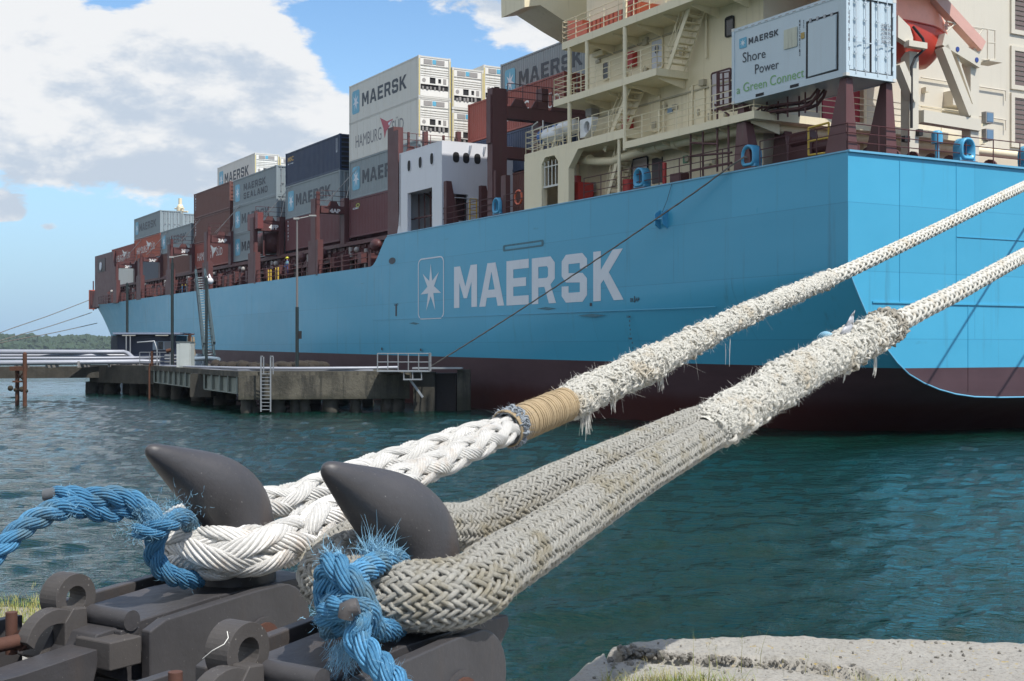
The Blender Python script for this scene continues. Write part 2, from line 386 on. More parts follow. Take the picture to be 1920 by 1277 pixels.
# ================================================================== SHIP
def mat_hull():
    m = bpy.data.materials.new('hull_paint'); m.use_nodes = True; t = NT(m.node_tree); t.n.clear()
    p = t.new('ShaderNodeBsdfPrincipled'); o = t.new('ShaderNodeOutputMaterial'); t.l.new(p.outputs[0], o.inputs[0])
    tc = t.new('ShaderNodeTexCoord').outputs['Object']; x, y, z = t.xyz(tc)
    blue = t.mix(t.noise(t.mapping(tc, (.5, .12, .6)), 1.0, 4, 0.6), (0.052, 0.325, 0.520, 1), (0.070, 0.375, 0.580, 1))
    pat = t.new('ShaderNodeTexBrick'); t.put(pat.inputs['Vector'], t.comb(t.m('ADD', y, x), t.m('ADD', z, 1.3), 0.0)); pat.inputs['Scale'].default_value = 1.0
    pat.inputs['Brick Width'].default_value = 11.0; pat.inputs['Row Height'].default_value = 2.6; pat.inputs['Mortar Size'].default_value = 0.018
    pat.inputs['Color1'].default_value = (0.96, .96, .96, 1); pat.inputs['Color2'].default_value = (1.03, 1.03, 1.03, 1); pat.inputs['Mortar'].default_value = (.78, .80, .83, 1)
    pat.offset = 0.37
    blue = t.mix(1.0, blue, pat.outputs[0], 'MULTIPLY')
    st = t.ss(t.noise(t.mapping(tc, (1.6, 1.6, 0.10)), 1.0, 5, 0.65), 0.57, 0.74)
    blue = t.mix(t.m('MULTIPLY', st, 0.34), blue, (0.05, 0.10, 0.13, 1))
    sc = t.ss(t.noise(t.mapping(tc, (.3, .22, 2.6)), 1.3, 6, 0.7), 0.66, 0.72)
    blue = t.mix(t.m('MULTIPLY', sc, 0.35), blue, (0.03, 0.09, 0.11, 1))
    red = t.mix(t.noise(t.mapping(tc, (.4, .2, 1.2)), 1.0, 6, 0.65), (0.042, 0.020, 0.026, 1), (0.095, 0.055, 0.065, 1))
    low = t.ss(t.m('ADD', z, t.m('MULTIPLY', t.noise(tc, 0.7, 3, 0.5), 0.5)), 2.0, 1.1)
    red = t.mix(low, red, (0.050, 0.010, 0.009, 1))
    line = t.m('ADD', t.m('MULTIPLY', y, 0.0085), H - 0.74)
    under = t.m('LESS_THAN', z, line)
    c = t.mix(under, blue, red); t.l.new(c, p.inputs['Base Color'])
    t.l.new(t.m('ADD', t.m('MULTIPLY', t.noise(tc, 0.8, 4, 0.6), 0.18), t.m('MULTIPLY', under, 0.25)), p.inputs['Roughness'])
    p.inputs['Specular IOR Level'].default_value = 0.35
    wv = t.noise(t.mapping(tc, (.25, .35, .30)), 1.0, 2, 0.5)
    t.l.new(t.bump(t.m('ADD', wv, t.m('MULTIPLY', pat.outputs['Fac'], -0.05)), 0.35, 0.06), p.inputs['Normal'])
    rn = t.m('ADD', t.m('MULTIPLY', t.noise(tc, 0.8, 4, 0.6), 0.2), t.m('ADD', t.m('MULTIPLY', under, 0.25), 0.22))
    t.l.new(rn, p.inputs['Roughness'])
    return m
HULL = mat_hull()
OXIDE = mat('oxide_red_paint', (0.100, 0.036, 0.037), 0.55, var=0.25, vscale=0.7, streak=0.35, rust=0.08)
OXDK = mat('oxide_dark_paint', (0.075, 0.022, 0.024), 0.55, var=0.25, vscale=0.7)
CREAM = mat('cream_paint', (0.77, 0.69, 0.49), 0.45, var=0.07, vscale=0.6, rust=0.035, rust_scale=1.1, streak=0.24, dirt=(0.30, 0.22, 0.12))
CREAMW = mat('pale_cream_paint', (0.60, 0.56, 0.47), 0.45, var=0.05, vscale=0.5, streak=0.10, dirt=(0.3, 0.25, 0.18))
WHITE = mat('white_paint', (0.66, 0.68, 0.73), 0.4, var=0.04, vscale=0.6, streak=0.08, dirt=(0.3, 0.3, 0.3))
BLUEP = mat('light_blue_paint', (0.07, 0.34, 0.56), 0.35, var=0.08, streak=0.1)
YEL = mat('yellow_paint', (0.55, 0.38, 0.05), 0.5)
REDP = mat('red_paint', (0.42, 0.03, 0.025), 0.45)
ORG = mat('orange_paint', (0.62, 0.13, 0.06), 0.4, streak=0.1)
DARK = mat('dark_interior', (0.012, 0.012, 0.014), 0.7)
GLASS = mat('dark_glass', (0.01, 0.015, 0.02), 0.08, var=0.0)
STEELG = mat('galvanised_steel', (0.33, 0.35, 0.37), 0.5, 0.6, var=0.2)
LETW = mat('white_lettering', (0.62, 0.68, 0.76), 0.4, var=0.08, vscale=1.2, streak=0.18, dirt=(0.25, 0.33, 0.42))
LETD = mat('dark_lettering', (0.025, 0.035, 0.05), 0.5, var=0.1)

SHIP = empty('container_ship', (SX, SY, 0), TH, 'huge light blue container ship with stacked boxes, moored stern to the right', 'ship')
OFF = (0, 0, H)
def SB(): return MB(OFF)
ZP = z_at(283, 0, 0); ZM = 5.64
BEAM = 35.0
def deck_z(t):
    if t < 42.6: return ZP
    if t < 45.4:
        f = (t - 42.6) / 2.8; return ZP + (ZM - ZP) * (f * f * (3 - 2 * f)) ** 0.8
    return ZM + 0.6 * max(0, min(1, (t - 125) / 25)) ** 1.5 + 0.6 * max(0, (t - 150) / 40)
TR = [(0, 3.3), (.03, 3.05), (.12, 2.8), (.27, 2.5), (.52, 2.05), (.9, 1.4), (1.38, .72), (1.95, .05), (2.55, -.52), (3.2, -.98), (4.0, -1.33), (4.86, -1.6), (5.8, -1.8), (6.9, -1.93), (8.4, -1.98), (10.5, -2.0), (17.5, -2.0)]
def interp(x, xs, ys): return float(np.interp(x, xs, ys))
SD = ([0, 112, 125, 140, 155, 170, 182, 190], [0, 0, .35, 1.8, 4.6, 8.6, 12.8, 17.5])
SWL = ([0, 95, 110, 125, 140, 155, 168, 182, 190], [0, 0, .6, 2.2, 4.6, 7.9, 11.8, 17.5, 17.5])
def section(t):
    top = deck_z(t); pts = []
    k = 1 + t / 12.0; zt = 3.3 - 0.045 * min(t, 60)
    for i in range(5): pts.append((0.0, top + (zt - top) * i / 5.0))
    for s, z in TR:
        zz = zt - (3.3 - z) * k
        pts.append((s, zz))
    if t > 90:
        out = []
        sd = interp(t, *SD); sw = interp(t, *SWL)
        for i in range(len(pts)):
            zz = top + (-6.5 - top) * (i / (len(pts) - 1)) ** 1.0
            f = min(1, max(0, (top - zz) / (top + 1.0))); f = f ** 0.8
            out.append((sd + (sw - sd) * f, zz))
        fade = min(1, (t - 90) / 12.0)
        pts = [(a[0] * (1 - fade) * 0 + b[0], b[1]) for a, b in zip(pts, out)] if fade >= 1 else [(min(a[0] * (1 - fade), 17.5) + b[0] * fade, a[1] * (1 - fade) + b[1] * fade) for a, b in zip(pts, out)]
    return pts
ts = [0, 1.5, 3, 5, 7.5, 10, 13, 16, 20, 25, 30, 36, 41, 42.6, 43, 43.5, 44, 44.5, 45, 45.4, 52, 60, 75, 90, 96, 102, 108, 114, 120, 126, 132, 138, 144, 150, 156, 162, 168, 174, 180, 185, 190]
hb = SB()
secs = [section(t) for t in ts]
n = len(secs[0])
port = [[(s, t, z) for s, z in sec] for t, sec in zip(ts, secs)]
hb.loft(port, smooth=True, cap=False, closed=False)
stb = [[(BEAM - s, t, z) for s, z in sec] for t, sec in zip(ts, secs)]
hb.loft(stb, smooth=True, cap=False, closed=False)
tr = [(s, 0, z) for s, z in secs[0]] ; tr2 = [(BEAM - s, 0, z) for s, z in reversed(secs[0])]
hull = hb.build('hull', HULL, SHIP, fixn=True)
mod = hull.modifiers.new('edges', 'EDGE_SPLIT'); mod.split_angle = R(50)
tb = SB(); tb.flat(tr + tr2[1:]); tb.build('transom', HULL, SHIP)
# rims and rubbing strips
rb = SB()
rb.box(-0.02, BEAM + .02, -0.10, 0.06, ZP - 0.03, ZP + 0.05)
rb.box(-0.04, 0.08, 0.06, 42.6, ZP - 0.02, ZP + 0.04)
rb.build('gunwale', mat('rim_paint', (0.13, 0.38, 0.56), 0.35), SHIP)
eb = SB(); eb.tube([(s - 0.0, -0.03, z) for s, z in TR[1:-1]], 0.035, 6)
eb.build('transom_edge', mat('rim_paint', (0.1, 0.3, 0.45)), SHIP)
sb_ = SB()
zs = PT(1700, 568, 0)[2]; sb_.box(0.35 + 0.9, BEAM - 2, -0.05, 0.0, zs - .03, zs + .03)
zs = PT(1850, 447, 0)[2]; sb_.box(s_at(1793, 0), BEAM - 2, -0.03, 0.0, zs - .015, zs + .015)
for x in (1687, 1793): s_ = s_at(x, 0); sb_.box(s_ - .012, s_ + .012, -0.02, 0, z_at(566, s_, 0), z_at(300, s_, 0))
s_ = s_at(1815, 0); sb_.box(s_ - .012, s_ + .012, -0.02, 0, z_at(735, s_, 0), z_at(573, s_, 0))
a = PS(700, 600); b = PS(1300, 578)
sb_.beam((-.01, a[1], a[2]), (-.01, 8, 1.85), .03, .05)
sb_.build('rubbing_strip', HULL, SHIP)
# decks
db = SB(); db.flat([(0.05, 0.05, ZP - .25), (BEAM - .05, .05, ZP - .25), (BEAM - .05, 43.5, ZP - .25), (.05, 43.5, ZP - .25)])
db.flat([(.02, 43.5, ZM - .12)] + [(interp(t, *SD) + .05, t, deck_z(t) - .12) for t in (60, 112, 125, 140, 155, 170, 182, 189.5)] + [(BEAM - interp(t, *SD) - .05, t, deck_z(t) - .12) for t in (182, 170, 155, 140, 125, 112, 60)] + [(BEAM - .02, 43.5, ZM - .12)])
db.flat([(0.05, 43.5, ZP - .25), (BEAM - .05, 43.5, ZP - .25), (BEAM - .05, 43.5, ZM - .12), (.05, 43.5, ZM - .12)])
db.build('deck', OXDK, SHIP)

# hull lettering and emblem -------------------------------------------------
def cx8(v): return 700 + v / 3.4286
def cy8(v): return 400 + v / 3.4286
lm = SB()
for ch, a, b in (('M', 520, 668), ('A', 682, 842), ('E', 857, 1000), ('R', 1020, 1172), ('S', 1212, 1375), ('K', 1415, 1605)):
    t0 = t_at(cx8(a), 0); t1 = t_at(cx8(b), 0)
    zb = interp(t0, [15.0, 32.9], [2.37, 2.47]); zt = interp(t0, [15.0, 32.9], [4.83, 4.93])
    block_text(lm, ch, lambda u, v: (-0.012, t0 + (t1 - t0) * u, zb + (zt - zb) * v))
hl = lm.build('hull_lettering', LETW, SHIP)
fr = SB(); ta, tb_ = t_at(cx8(288), 0), t_at(cx8(455), 0); z0 = z_at(cy8(680), 0, (ta + tb_) / 2); z1 = z_at(cy8(283), 0, (ta + tb_) / 2)
def rr(a, b, c, d, r, k=5):
    out = []
    for (cx, cy, a0) in ((b - r, d - r * .8, 0), (a + r, d - r * .8, 90), (a + r, c + r * .8, 180), (b - r, c + r * .8, 270)):
        for i in range(k + 1):
            an = R(a0 + 90 * i / k); out.append((cx + r * math.cos(an), cy + r * .8 * math.sin(an)))
    return out
tl, th_ = min(ta, tb_), max(ta, tb_)
fr.flat([(-.012, y, z) for y, z in rr(tl, th_, z0, z1, .5)], [[(-.012, y, z) for y, z in rr(tl + .11, th_ - .11, z0 + .08, z1 - .08, .42)]])
fr.flat(star_poly(lambda u, v: (-.012, ta + (tb_ - ta) * u, z0 + (z1 - z0) * v), .40, .13))
fr.build('hull_emblem', LETW, SHIP)
dm = SB()   # dark marks on the hull
for (x0, y0, wx, hy) in ((735.5, 489, 5, 12),): 
    c_ = PS(x0, y0); dm.flat([(-.014, c_[1] + .55 * math.cos(a), c_[2] + .22 * math.sin(a)) for a in [i * math.pi / 6 for i in range(12)]])
a = PS(743, 582); dm.box(-.014, -.012, a[1] - .12, a[1] + .12, a[2] - .38, a[2] + .4)
def htext(mb, txt, x0, x1, y0, y1, s=-.014, bold=0.02):
    t0, t1 = t_at(x0, 0), t_at(x1, 0); zb = z_at(y1, 0, (t0 + t1) / 2); zt = z_at(y0, 0, (t0 + t1) / 2)
    font_text(mb, txt, lambda u, v: (s, t0 + (t1 - t0) * u, zb + (zt - zb) * v), bold)
htext(dm, 'LAD', 739.5, 747, 569, 573)
htext(dm, 'ER', 1182, 1188, 559, 566); htext(dm, 'AP', 1191, 1199, 558, 565); a = PS(1190, 560); dm.box(-.014, -.012, a[1] - .03, a[1] + .03, a[2] - .18, a[2] + .12)
for i, (ch, x, y) in enumerate((('10M', 1179, 594), ('8', 1181, 602), ('6', 1181, 610), ('4', 1182, 618), ('2', 1182, 626), ('9M', 1182, 635), ('8', 1186, 643), ('6', 1187, 652))):
    htext(dm, ch, x - (3.5 if len(ch) > 1 else 1.2), x + (3.5 if len(ch) > 1 else 1.2), y - 2.2, y + 2.2)
for x, y in ((1108, 571), (716, 654), (789, 656)): a = PS(x, y); dm.box(-.014, -.012, a[1] - .1, a[1] + .1, a[2] - .08, a[2] + .08)
dm.build('hull_marks', LETD, SHIP)
rg_ = SB(); a = PS(1245, 411)
for d in (-.28, .28): rg_.prism([(0, a[1] + d, a[2] + .45), (-.30, a[1] + d, a[2] + .25), (-.30, a[1] + d, a[2] - .25), (0, a[1] + d, a[2] - .45)], (0, .05, 0))
rg_.tube([(-.24, a[1] - .28, a[2]), (-.24, a[1] + .30, a[2])], .05, 8); rg_.build('rope_guide', BLUEP, SHIP)
dl = SB(); b = PS(1262, 340); dl.tube([(-.03, b[1], b[2]), (-.08, (a[1] + b[1]) / 2, (a[2] + b[2]) / 2), (-.2, a[1], a[2] + .1)], .012, 5); dl.build('hanging_cord', LETD, SHIP)
# small stains: scuffs left by fenders
sc = SB()
for (x0, x1, y0, y1) in ((943, 1020, 460, 472),):
    t0, t1 = t_at(x0, 0), t_at(x1, 0); zA = z_at(y0, 0, t0); zB = z_at(y1, 0, t0)
    sc.flat([(-.010, y, z) for y, z in rr(t1, t0, zB, zA, .15)], [[(-.010, y, z) for y, z in rr(t1 + .25, t0 - .25, zB + .10, zA - .10, .06)]])
for (x, y, ll) in ((1110, 591, 1.3), (777, 606, .8), (1025, 578, 1.0)):
    a = PS(x, y); sc.flat([(-.010, a[1] - ll, a[2] - .03), (-.010, a[1] - .2, a[2] - .10), (-.010, a[1] + ll, a[2]), (-.010, a[1] + .1, a[2] + .07)])
sc.build_each('hull_scuff', mat('scuff', (0.05, 0.16, 0.22), .6, var=.5, vscale=4), SHIP)
# railings ------------------------------------------------------------------
def rail(mb, pts, h=1.05, bars=3, step=1.6, r=.022, posts=True):
    for (a, b) in zip(pts[:-1], pts[1:]):
        a = Vector(a); b = Vector(b); ln = (b - a).length; k = max(1, round(ln / step))
        for j in range(bars):
            up = Vector((0, 0, h * (j + 1) / bars)); mb.tube([a + up, b + up], r, 5, False)
        for i in range(k + 1):
            p = a.lerp(b, i / k); mb.tube([p, p + Vector((0, 0, h))], r * 1.15, 5, False)
rl = SB(); z = ZP + .04
rail(rl, [(.10, t_at(1165, .1), z), (.10, t_at(1395, 0), z)]); rail(rl, [(.10, t_at(1425, .1), z), (.10, .12, z), (34, .12, z)])
rail(rl, [(.10, t_at(928, .1), z), (.10, t_at(828, .1), z)])
rail(rl, [(.10, t_at(985, .1), z), (.10, t_at(945, .1), z)])
rail(rl, [(.10, t_at(1160, .1), z), (.10, t_at(1095, .1), z)])
rl.build('railing', OXDK, SHIP)
rl = SB(); rail(rl, [(.12, 46, ZM), (.12, 112, ZM), (.5, 125, ZM + .02), (1.95, 140, ZM + .3)], step=2.4, r=.03); rl.build('railing', OXIDE, SHIP)

# deck edge structures below the stacks: coaming, brackets, pedestals
cm = SB()
cm.box(2.3, 2.6, 43.5, 134, ZM - .1, 8.1)
for i, t in enumerate(np.arange(44.5, 134, 1.15)):
    if i % 12 == 5: continue
    cm.beam((2.28, t, ZM), (2.28, t, 8.0), .16, .22)
    if i % 3 == 0: cm.beam((1.0, t, 7.05), (2.3, t, 7.5), .10, .12)
cm.box(1.3, 2.3, 46, 133, 6.55, 6.75)
cm.box(2.0, 2.75, 46, 133, 7.75, 7.95)
for t in np.arange(46, 133, 2.3):
    cm.box(1.25, 1.4, t - .06, t + .06, ZM, 7.3)
rng = random.Random(4)
for t in np.arange(47, 133, 1.7):
    if rng.random() < .75: hh = rng.uniform(.4, 1.0); ll = rng.uniform(.25, .7); cm.box(.7, 1.25, t, t + ll, ZM + rng.uniform(0, .6), ZM + .6 + hh)
cm.build('hatch_coaming', OXIDE, SHIP)
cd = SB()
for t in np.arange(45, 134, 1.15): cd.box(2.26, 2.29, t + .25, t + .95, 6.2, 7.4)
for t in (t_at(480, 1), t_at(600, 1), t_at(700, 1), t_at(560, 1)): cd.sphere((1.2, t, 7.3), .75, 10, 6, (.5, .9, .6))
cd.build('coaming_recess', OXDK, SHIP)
vt = SB()
for k, t in enumerate(np.arange(47, 130, 2.9)):
    vt.cyl((1.6, t, ZM), (1.6, t, ZM + 1.3 + .3 * (k % 3)), .16, 8)
    if k % 3 == 1: vt.sphere((1.2, t + .8, 7.2), .22, 8, 5)
vt.build('vent_pipes', mat('grey_paint', (.30, .29, .28), .5), SHIP)
yb = SB()
for x in (653, 672): 
    t = t_at(350 + x / 4.257 * 1.0, .5) if False else t_at(x / 4.257 + 350, .5)
    yb.box(.45, .55, t - .05, t + .05, ZM, ZM + 1.0)
t0 = t_at(350 + 712 / 4.257, .5); t1 = t_at(350 + 730 / 4.257, .5)
for t in (t0, t1): yb.box(.45, .55, t - .05, t + .05, ZM, ZM + 1.1)
for k in range(3): yb.box(.47, .53, t1, t0, ZM + .25 + k * .33, ZM + .30 + k * .33)
yb.build('deck_ladder', YEL, SHIP)

# lashing bridges -------------------------------------------------------------
def lashing_bridge(t, px0, px1, ytop, ybeam0, ybeam1, label, outer_w=.9, text=None, ybot=None, shelf=True):
    """outboard post (broad plate) + transverse beam with the bay number"""
    root = None
    mb = SB()
    s0 = 0.02; sE = s_at(px1, t - .6)
    zb0 = z_at(ybeam1, 1.5, t); zb1 = z_at(ybeam0, 1.5, t); ztop = z_at(ytop, .3, t)
    mb.box(s0, s0 + .36, t - .2, t + .75, ZM - .1, ztop - .5)            # outboard post, box section
    mb.box(s0 + .05, s0 + .34, t - .3, t - .2, ZM + 2.4, ztop)
    mb.box(s0 - .02, s0 + .42, t - .75, t - .3, ZM - .1, ZM + 2.6)     # pedestal
    mb.box(s0, s0 + .42, t + .75, t + 1.3, ZM - .1, ZM + 2.6)
    mb.box(2.2, 2.6, t - .6, t + .2, ZM - .1, ztop - .4)
    return_parts = []
    mb.box(s0 + .36, 14, t - .5, t + .3, zb0, zb1)
    for s in (5.0, 7.5, 10.0, 12.5): mb.box(s - .2, s + .2, t - .4, t + .2, ZM, zb1 + 2.2)
    # scalloped bracket plates
    for s in np.arange(.9, 13, 1.25): mb.prism([(s, t - .55, zb1), (s + .9, t - .55, zb1), (s + .7, t - .55, zb1 + .35), (s + .2, t - .55, zb1 + .35)], (0, .1, 0))
    part = mb.build('lashing_bridge', OXIDE, SHIP)
    rr_ = SB(); rail(rr_, [(s0 + .1, t - .5, zb1), (2.4, t - .5, zb1), (13, t - .5, zb1)], h=1.15, step=1.1, r=.02); 
    pass
    rr_.build('guard_rail', OXDK, part)
    rd = SB()
    for s in (2.6, 4.9, 5.1, 7.4):
        for q in (0, .12): rd.tube([(s - .3 if s < 3 else s, t - .45, zb1 + .1 + q), ((s + 1.9) if s % 1 < .3 else s + .1, t - 1.05, zb1 + 2.7)], .02, 4, False)
    for q in (0, .15): rd.tube([(0.6 + q, t - .7, zb1 + .2), (2.55, t - 2.6, zb1 + 2.75 + q)], .02, 4, False)
    rd.build('lashing_rod', mat('steel_rod', (.42, .42, .42), .4, .5), part)
    if text:
        tm = SB(); x0, x1 = text[1], text[2]; tt = t - .512
        sa, sb2 = s_at(x0, tt), s_at(x1, tt); za = z_at(text[4], sa, tt); zbb = z_at(text[3], sa, tt)
        font_text(tm, text[0], lambda u, v: (sa + (sb2 - sa) * u, tt - .02, za + (zbb - za) * v), .05)
        tm.build('bay_number', mat('white_letter2', (.7, .7, .7), .5), part)
    return part
lashing_bridge(56.1, 589, 650, 360, 388, 401, '', text=('4AP', 618, 638, 391, 399))
lashing_bridge(70.6, 474, 535, 397, 415, 434, '', text=('4FP', 504, 522, 421, 430))
lashing_bridge(84.3, 387, 433, 425, 443, 456, '', text=('3AP', 409, 425.5, 447.5, 454.5))
lashing_bridge(97.5, 317, 365, 449, 465, 477, '', text=('3FP', 340, 355, 467, 474))
lashing_bridge(110.2, 261, 297, 476, 483, 491, '', text=('2AP', 279.5, 293, 485, 490.5))
lashing_bridge(121.9, 216, 253, 492, 495, 503, '', text=('2FP', 234, 247, 497.5, 502.5))
# red lamp box by the 4FP bridge
mb = SB(); t = 71.8; s = .1
p0 = PS(464, 408, s); p1 = PS(483, 432, s); mb.box(s, s + .5, p1[1], p0[1], z_at(432, s, t), z_at(402, s, t)); pass
mb.build_each('locker', mat('locker_red', (.17, .045, .045), .5), SHIP)
# bridge aft of the first stack, beside the white house
mb = SB(); t = 42.4
za = z_at(240, .3, t); mb.box(0.1, .8, t - .55, t + .4, ZM, za); mb.box(.1, .25, t - 1.3, t - .55, ZP, za - .3)
for s in (2.5, 5, 7.5, 10, 12.5): mb.box(s, s + .3, t - .2, t + .1, ZM, z_at(247, s, t))
zb = z_at(292, 3, t); mb.box(.8, 16, t - .4, t + .2, zb - .5, zb)
for s in np.arange(1, 12, 1.25): mb.prism([(s, t - .45, zb), (s + .9, t - .45, zb), (s + .6, t - .45, zb + .45), (s + .3, t - .45, zb + .45)], (0, .1, 0))
q = mb.build('lashing_bridge', OXIDE, SHIP)
mb = SB(); rail(mb, [(.8, t - .5, zb), (14, t - .5, zb)], h=1.3, step=1.0, r=.022)
for s in (1.3, 3.9): mb.beam((s, t - .3, zb), (s, t - .3, zb + 1.4), .14, .14)
mb.build('guard_rail', OXIDE, q)
# big gantry bridge over the poop
mb = SB(); t = t_at(940, .9)
sA = .6; zt = z_at(167, sA, t)
mb.box(sA - .45, sA + .5, t - .3, t + .3, ZP - .2, zt); mb.box(sA - .55, sA - .45, t - .25, t + .25, z_at(270, sA, t), zt - .4)
zb1 = z_at(200, 2, t); zb0 = z_at(226, 2, t); mb.box(sA + .5, 15, t - .35, t + .35, zb0, zb1 - .1)
for s in np.arange(1.3, 12, 1.35): mb.prism([(s, t - .4, zb1 - .1), (s + 1.1, t - .4, zb1 - .1), (s + .8, t - .4, zb1 + .35), (s + .3, t - .4, zb1 + .35)], (0, .1, 0))
for x in (1016, 1062): s = s_at(x, t); mb.box(s - .22, s + .22, t - .36, t + .3, zb1 - .1, z_at(168, s, t))
for s in (3.4, 6.2, 9): mb.box(s - .2, s + .2, t - .3, t + .3, ZP, zb0)
zz0, zz1 = z_at(300, 2, t), z_at(278, 2, t); mb.box(sA + .5, 15, t - .3, t + .3, zz0, zz1)
q = mb.build('lashing_bridge', OXIDE, SHIP)
mb = SB(); rail(mb, [(sA + .5, t - .4, zb1), (14, t - .4, zb1)], h=1.2, step=1.0, r=.025); mb.build('guard_rail', OXDK, q)
tg = t
# oxide plates standing at the poop edge near the white house
mb = SB()
for x0, x1, y0, y1 in ((914, 929, 323, 410), (939, 948, 330, 400)):
    t1 = t_at(x0, .2); t2 = t_at(x1, .2); mb.box(.2, .5, t2, t1, ZP, z_at(y0, .2, t1))
tA = t_at(828, 0)
for x, top in ((832, 341), (896, 345)):
    s = s_at(x + 3, tA - .2) if x > 850 else .1
    zt_ = z_at(top, .3, tA)
    mb.prism([(s, tA - .1, ZP), (s, tA - .1, zt_), (s + .35, tA - .1, zt_), (s + .9, tA - .1, ZP)], (0, -.35, 0))
mb.build_each('bulwark_stay', OXIDE, SHIP)
# yellow ladder there
mb = SB(); tt = tA - 1.0
for x in (881, 893.5): s = s_at(x, tt); mb.tube([(s, tt, ZP - .1), (s, tt, z_at(375, s, tt))], .05, 6)
for k in range(5): z = ZP + .25 + k * .35; mb.tube([(s_at(881, tt), tt, z), (s_at(893.5, tt), tt, z)], .03, 5)
mb.build('deck_ladder', YEL, SHIP)
# ================================================================== DECKHOUSES
def wall(mb, o, u, v, w_, h_, openings, th):
    """wall in plane o + a*u + b*v (a 0..w, b 0..h), openings (a0,a1,b0,b1), thickness vector th"""
    o, u, v = Vector(o), Vector(u), Vector(v)
    P = lambda a, b: tuple(o + u * a + v * b)
    mb.prism([P(0, 0), P(w_, 0), P(w_, h_), P(0, h_)], th, [[P(a0, b0), P(a1, b0), P(a1, b1), P(a0, b1)] for a0, a1, b0, b1 in openings])
def oval(o, u, v, a, b, ra, rb, n=16):
    o, u, v = Vector(o), Vector(u), Vector(v)
    out = []
    for i in range(n):
        t = 2 * math.pi * i / n; c, s = math.cos(t), math.sin(t)
        f = (abs(c) ** 3 + abs(s) ** 3) ** (-1 / 3.0)
        out.append(tuple(o + u * (a + ra * c * f) + v * (b + rb * s * f)))
    return out
# --- white house ahead of the lettering
tA, tF = t_at(828, 0), t_at(748, 0); zT = z_at(265, 0, tA)
zb = ZP - .02
house = SB(); w_ = tF - tA
# port wall: u runs aft->forward
def pa(x): return t_at(x, 0) - tA
o = (0.02, tA, zb)
op = (pa(809.6), pa(763.5), -0.0 + .35, z_at(356, 0, t_at(790, 0)) - zb)
prof = [(0.0, 0), (w_ + .35, 0), (w_ + .1, .6), (w_, 1.6), (w_, zT - zb), (0, zT - zb)]
house.prism([(0.02, tA + a, zb + b) for a, b in prof], (.25, 0, 0), [[(.02, tA + op[0], zb + .02), (.02, tA + op[1], zb + .02), (.02, tA + op[1], zb + op[3]), (.02, tA + op[0], zb + op[3])]])
# aft wall
sw = s_at(932, tA) ; d0, d1 = s_at(846.8, tA), s_at(878, tA); zz = z_at(364, (d0 + d1) / 2, tA)
prof = [(0.27, 0), (sw + 6, 0), (sw + 6, zT - zb), (.27, zT - zb)]
house.prism([(a, tA, zb + b) for a, b in prof], (0, .25, 0), [[(d0, tA, zb + .4), (d1, tA, zb + .4), (d1, tA, zz), (d0, tA, zz)]])
house.box(.02, sw + 6, tF - .25, tF, zb, zT)
house.box(.02, sw + 6, tA, tF, zT + .003, zT + .06)
house.box(.3, sw + 6, tA + .3, tF - .3, zT - 2.6, zT - 2.5)
for a in (1.9, 2.9, 4.4): house.prism([(a, tA - .003, zT - .1), (a, tA - .003, zT - .75), (a, tA - .28, zT - .15)], (.05, 0, 0))
house.box(.3, sw, tA - .06, tA - .003, zT - 3.4, zT - 3.36)
hs = house.build('white_deckhouse', WHITE, SHIP)
gl = SB()
for x, y in ((767, 311), (788, 304.6), (809.6, 297.8)):
    p = PS(x, y); gl.prism(oval((.0, p[1], p[2]), (0, 1, 0), (0, 0, 1), 0, 0, .24, .36), (.03, 0, 0))
for x, y in ((855, 294.8), (874, 296.4), (895, 298), (919, 300)):
    p = PT(x, y, tA); gl.prism(oval((p[0], tA - .02, p[2]), (1, 0, 0), (0, 0, 1), 0, 0, .22, .32), (0, .03, 0))
gl.build_each('porthole', DARK, hs)
fr = SB()
for x, y in ((767, 311), (788, 304.6), (809.6, 297.8)):
    p = PS(x, y); fr.prism(oval((-.012, p[1], p[2]), (0, 1, 0), (0, 0, 1), 0, 0, .27, .40), (.03, 0, 0), [oval((-.012, p[1], p[2]), (0, 1, 0), (0, 0, 1), 0, 0, .235, .35)])
fr.build_each('porthole_rim', WHITE, hs)
inn = SB()   # gear seen in the openings
for q in range(6):
    t = tA + .8 + q * .85; inn.beam((.9, t, zb), (1.1, t + .5, zb + 2.6), .09, .09); inn.tube([(.6, t, zb + .9), (.6, t + .9, zb + .95)], .05, 6)
inn.tube([(1.3, tA + .5, zb + .5), (1.3, tF - .5, zb + 3.0)], .08, 6); inn.box(1.5, 2.1, tA + 1, tA + 1.6, zb, zb + 2.2); inn.box(1.3, 2.4, tA + 2.8, tA + 3.9, zb, zb + 1.1)
inn.sphere((1.5, tA + 2.2, zb + 1.3), .5, 10, 7)
inn.box(2.6, 3.2, tA + .3, tA + .5, zb, zb + 3)
inn.build('bulwark_gear', OXIDE, hs)

# --- accommodation block
zA0, zA1 = z_at(272, 0, t_at(1199, 0)), z_at(272, 0, t_at(1199, 0)) + .33
zB0, zB1 = 12.68, 13.02; zC0, zC1 = 15.49, 15.86
WS = 1.87; WT = 7.06; WF = t_at(1100, WS)
acc = SB()
acc.box(WS, BEAM - WS, WT, WF, ZP - .3, 27)
ac = acc.build('accommodation_block', CREAM, SHIP)
sl = SB()
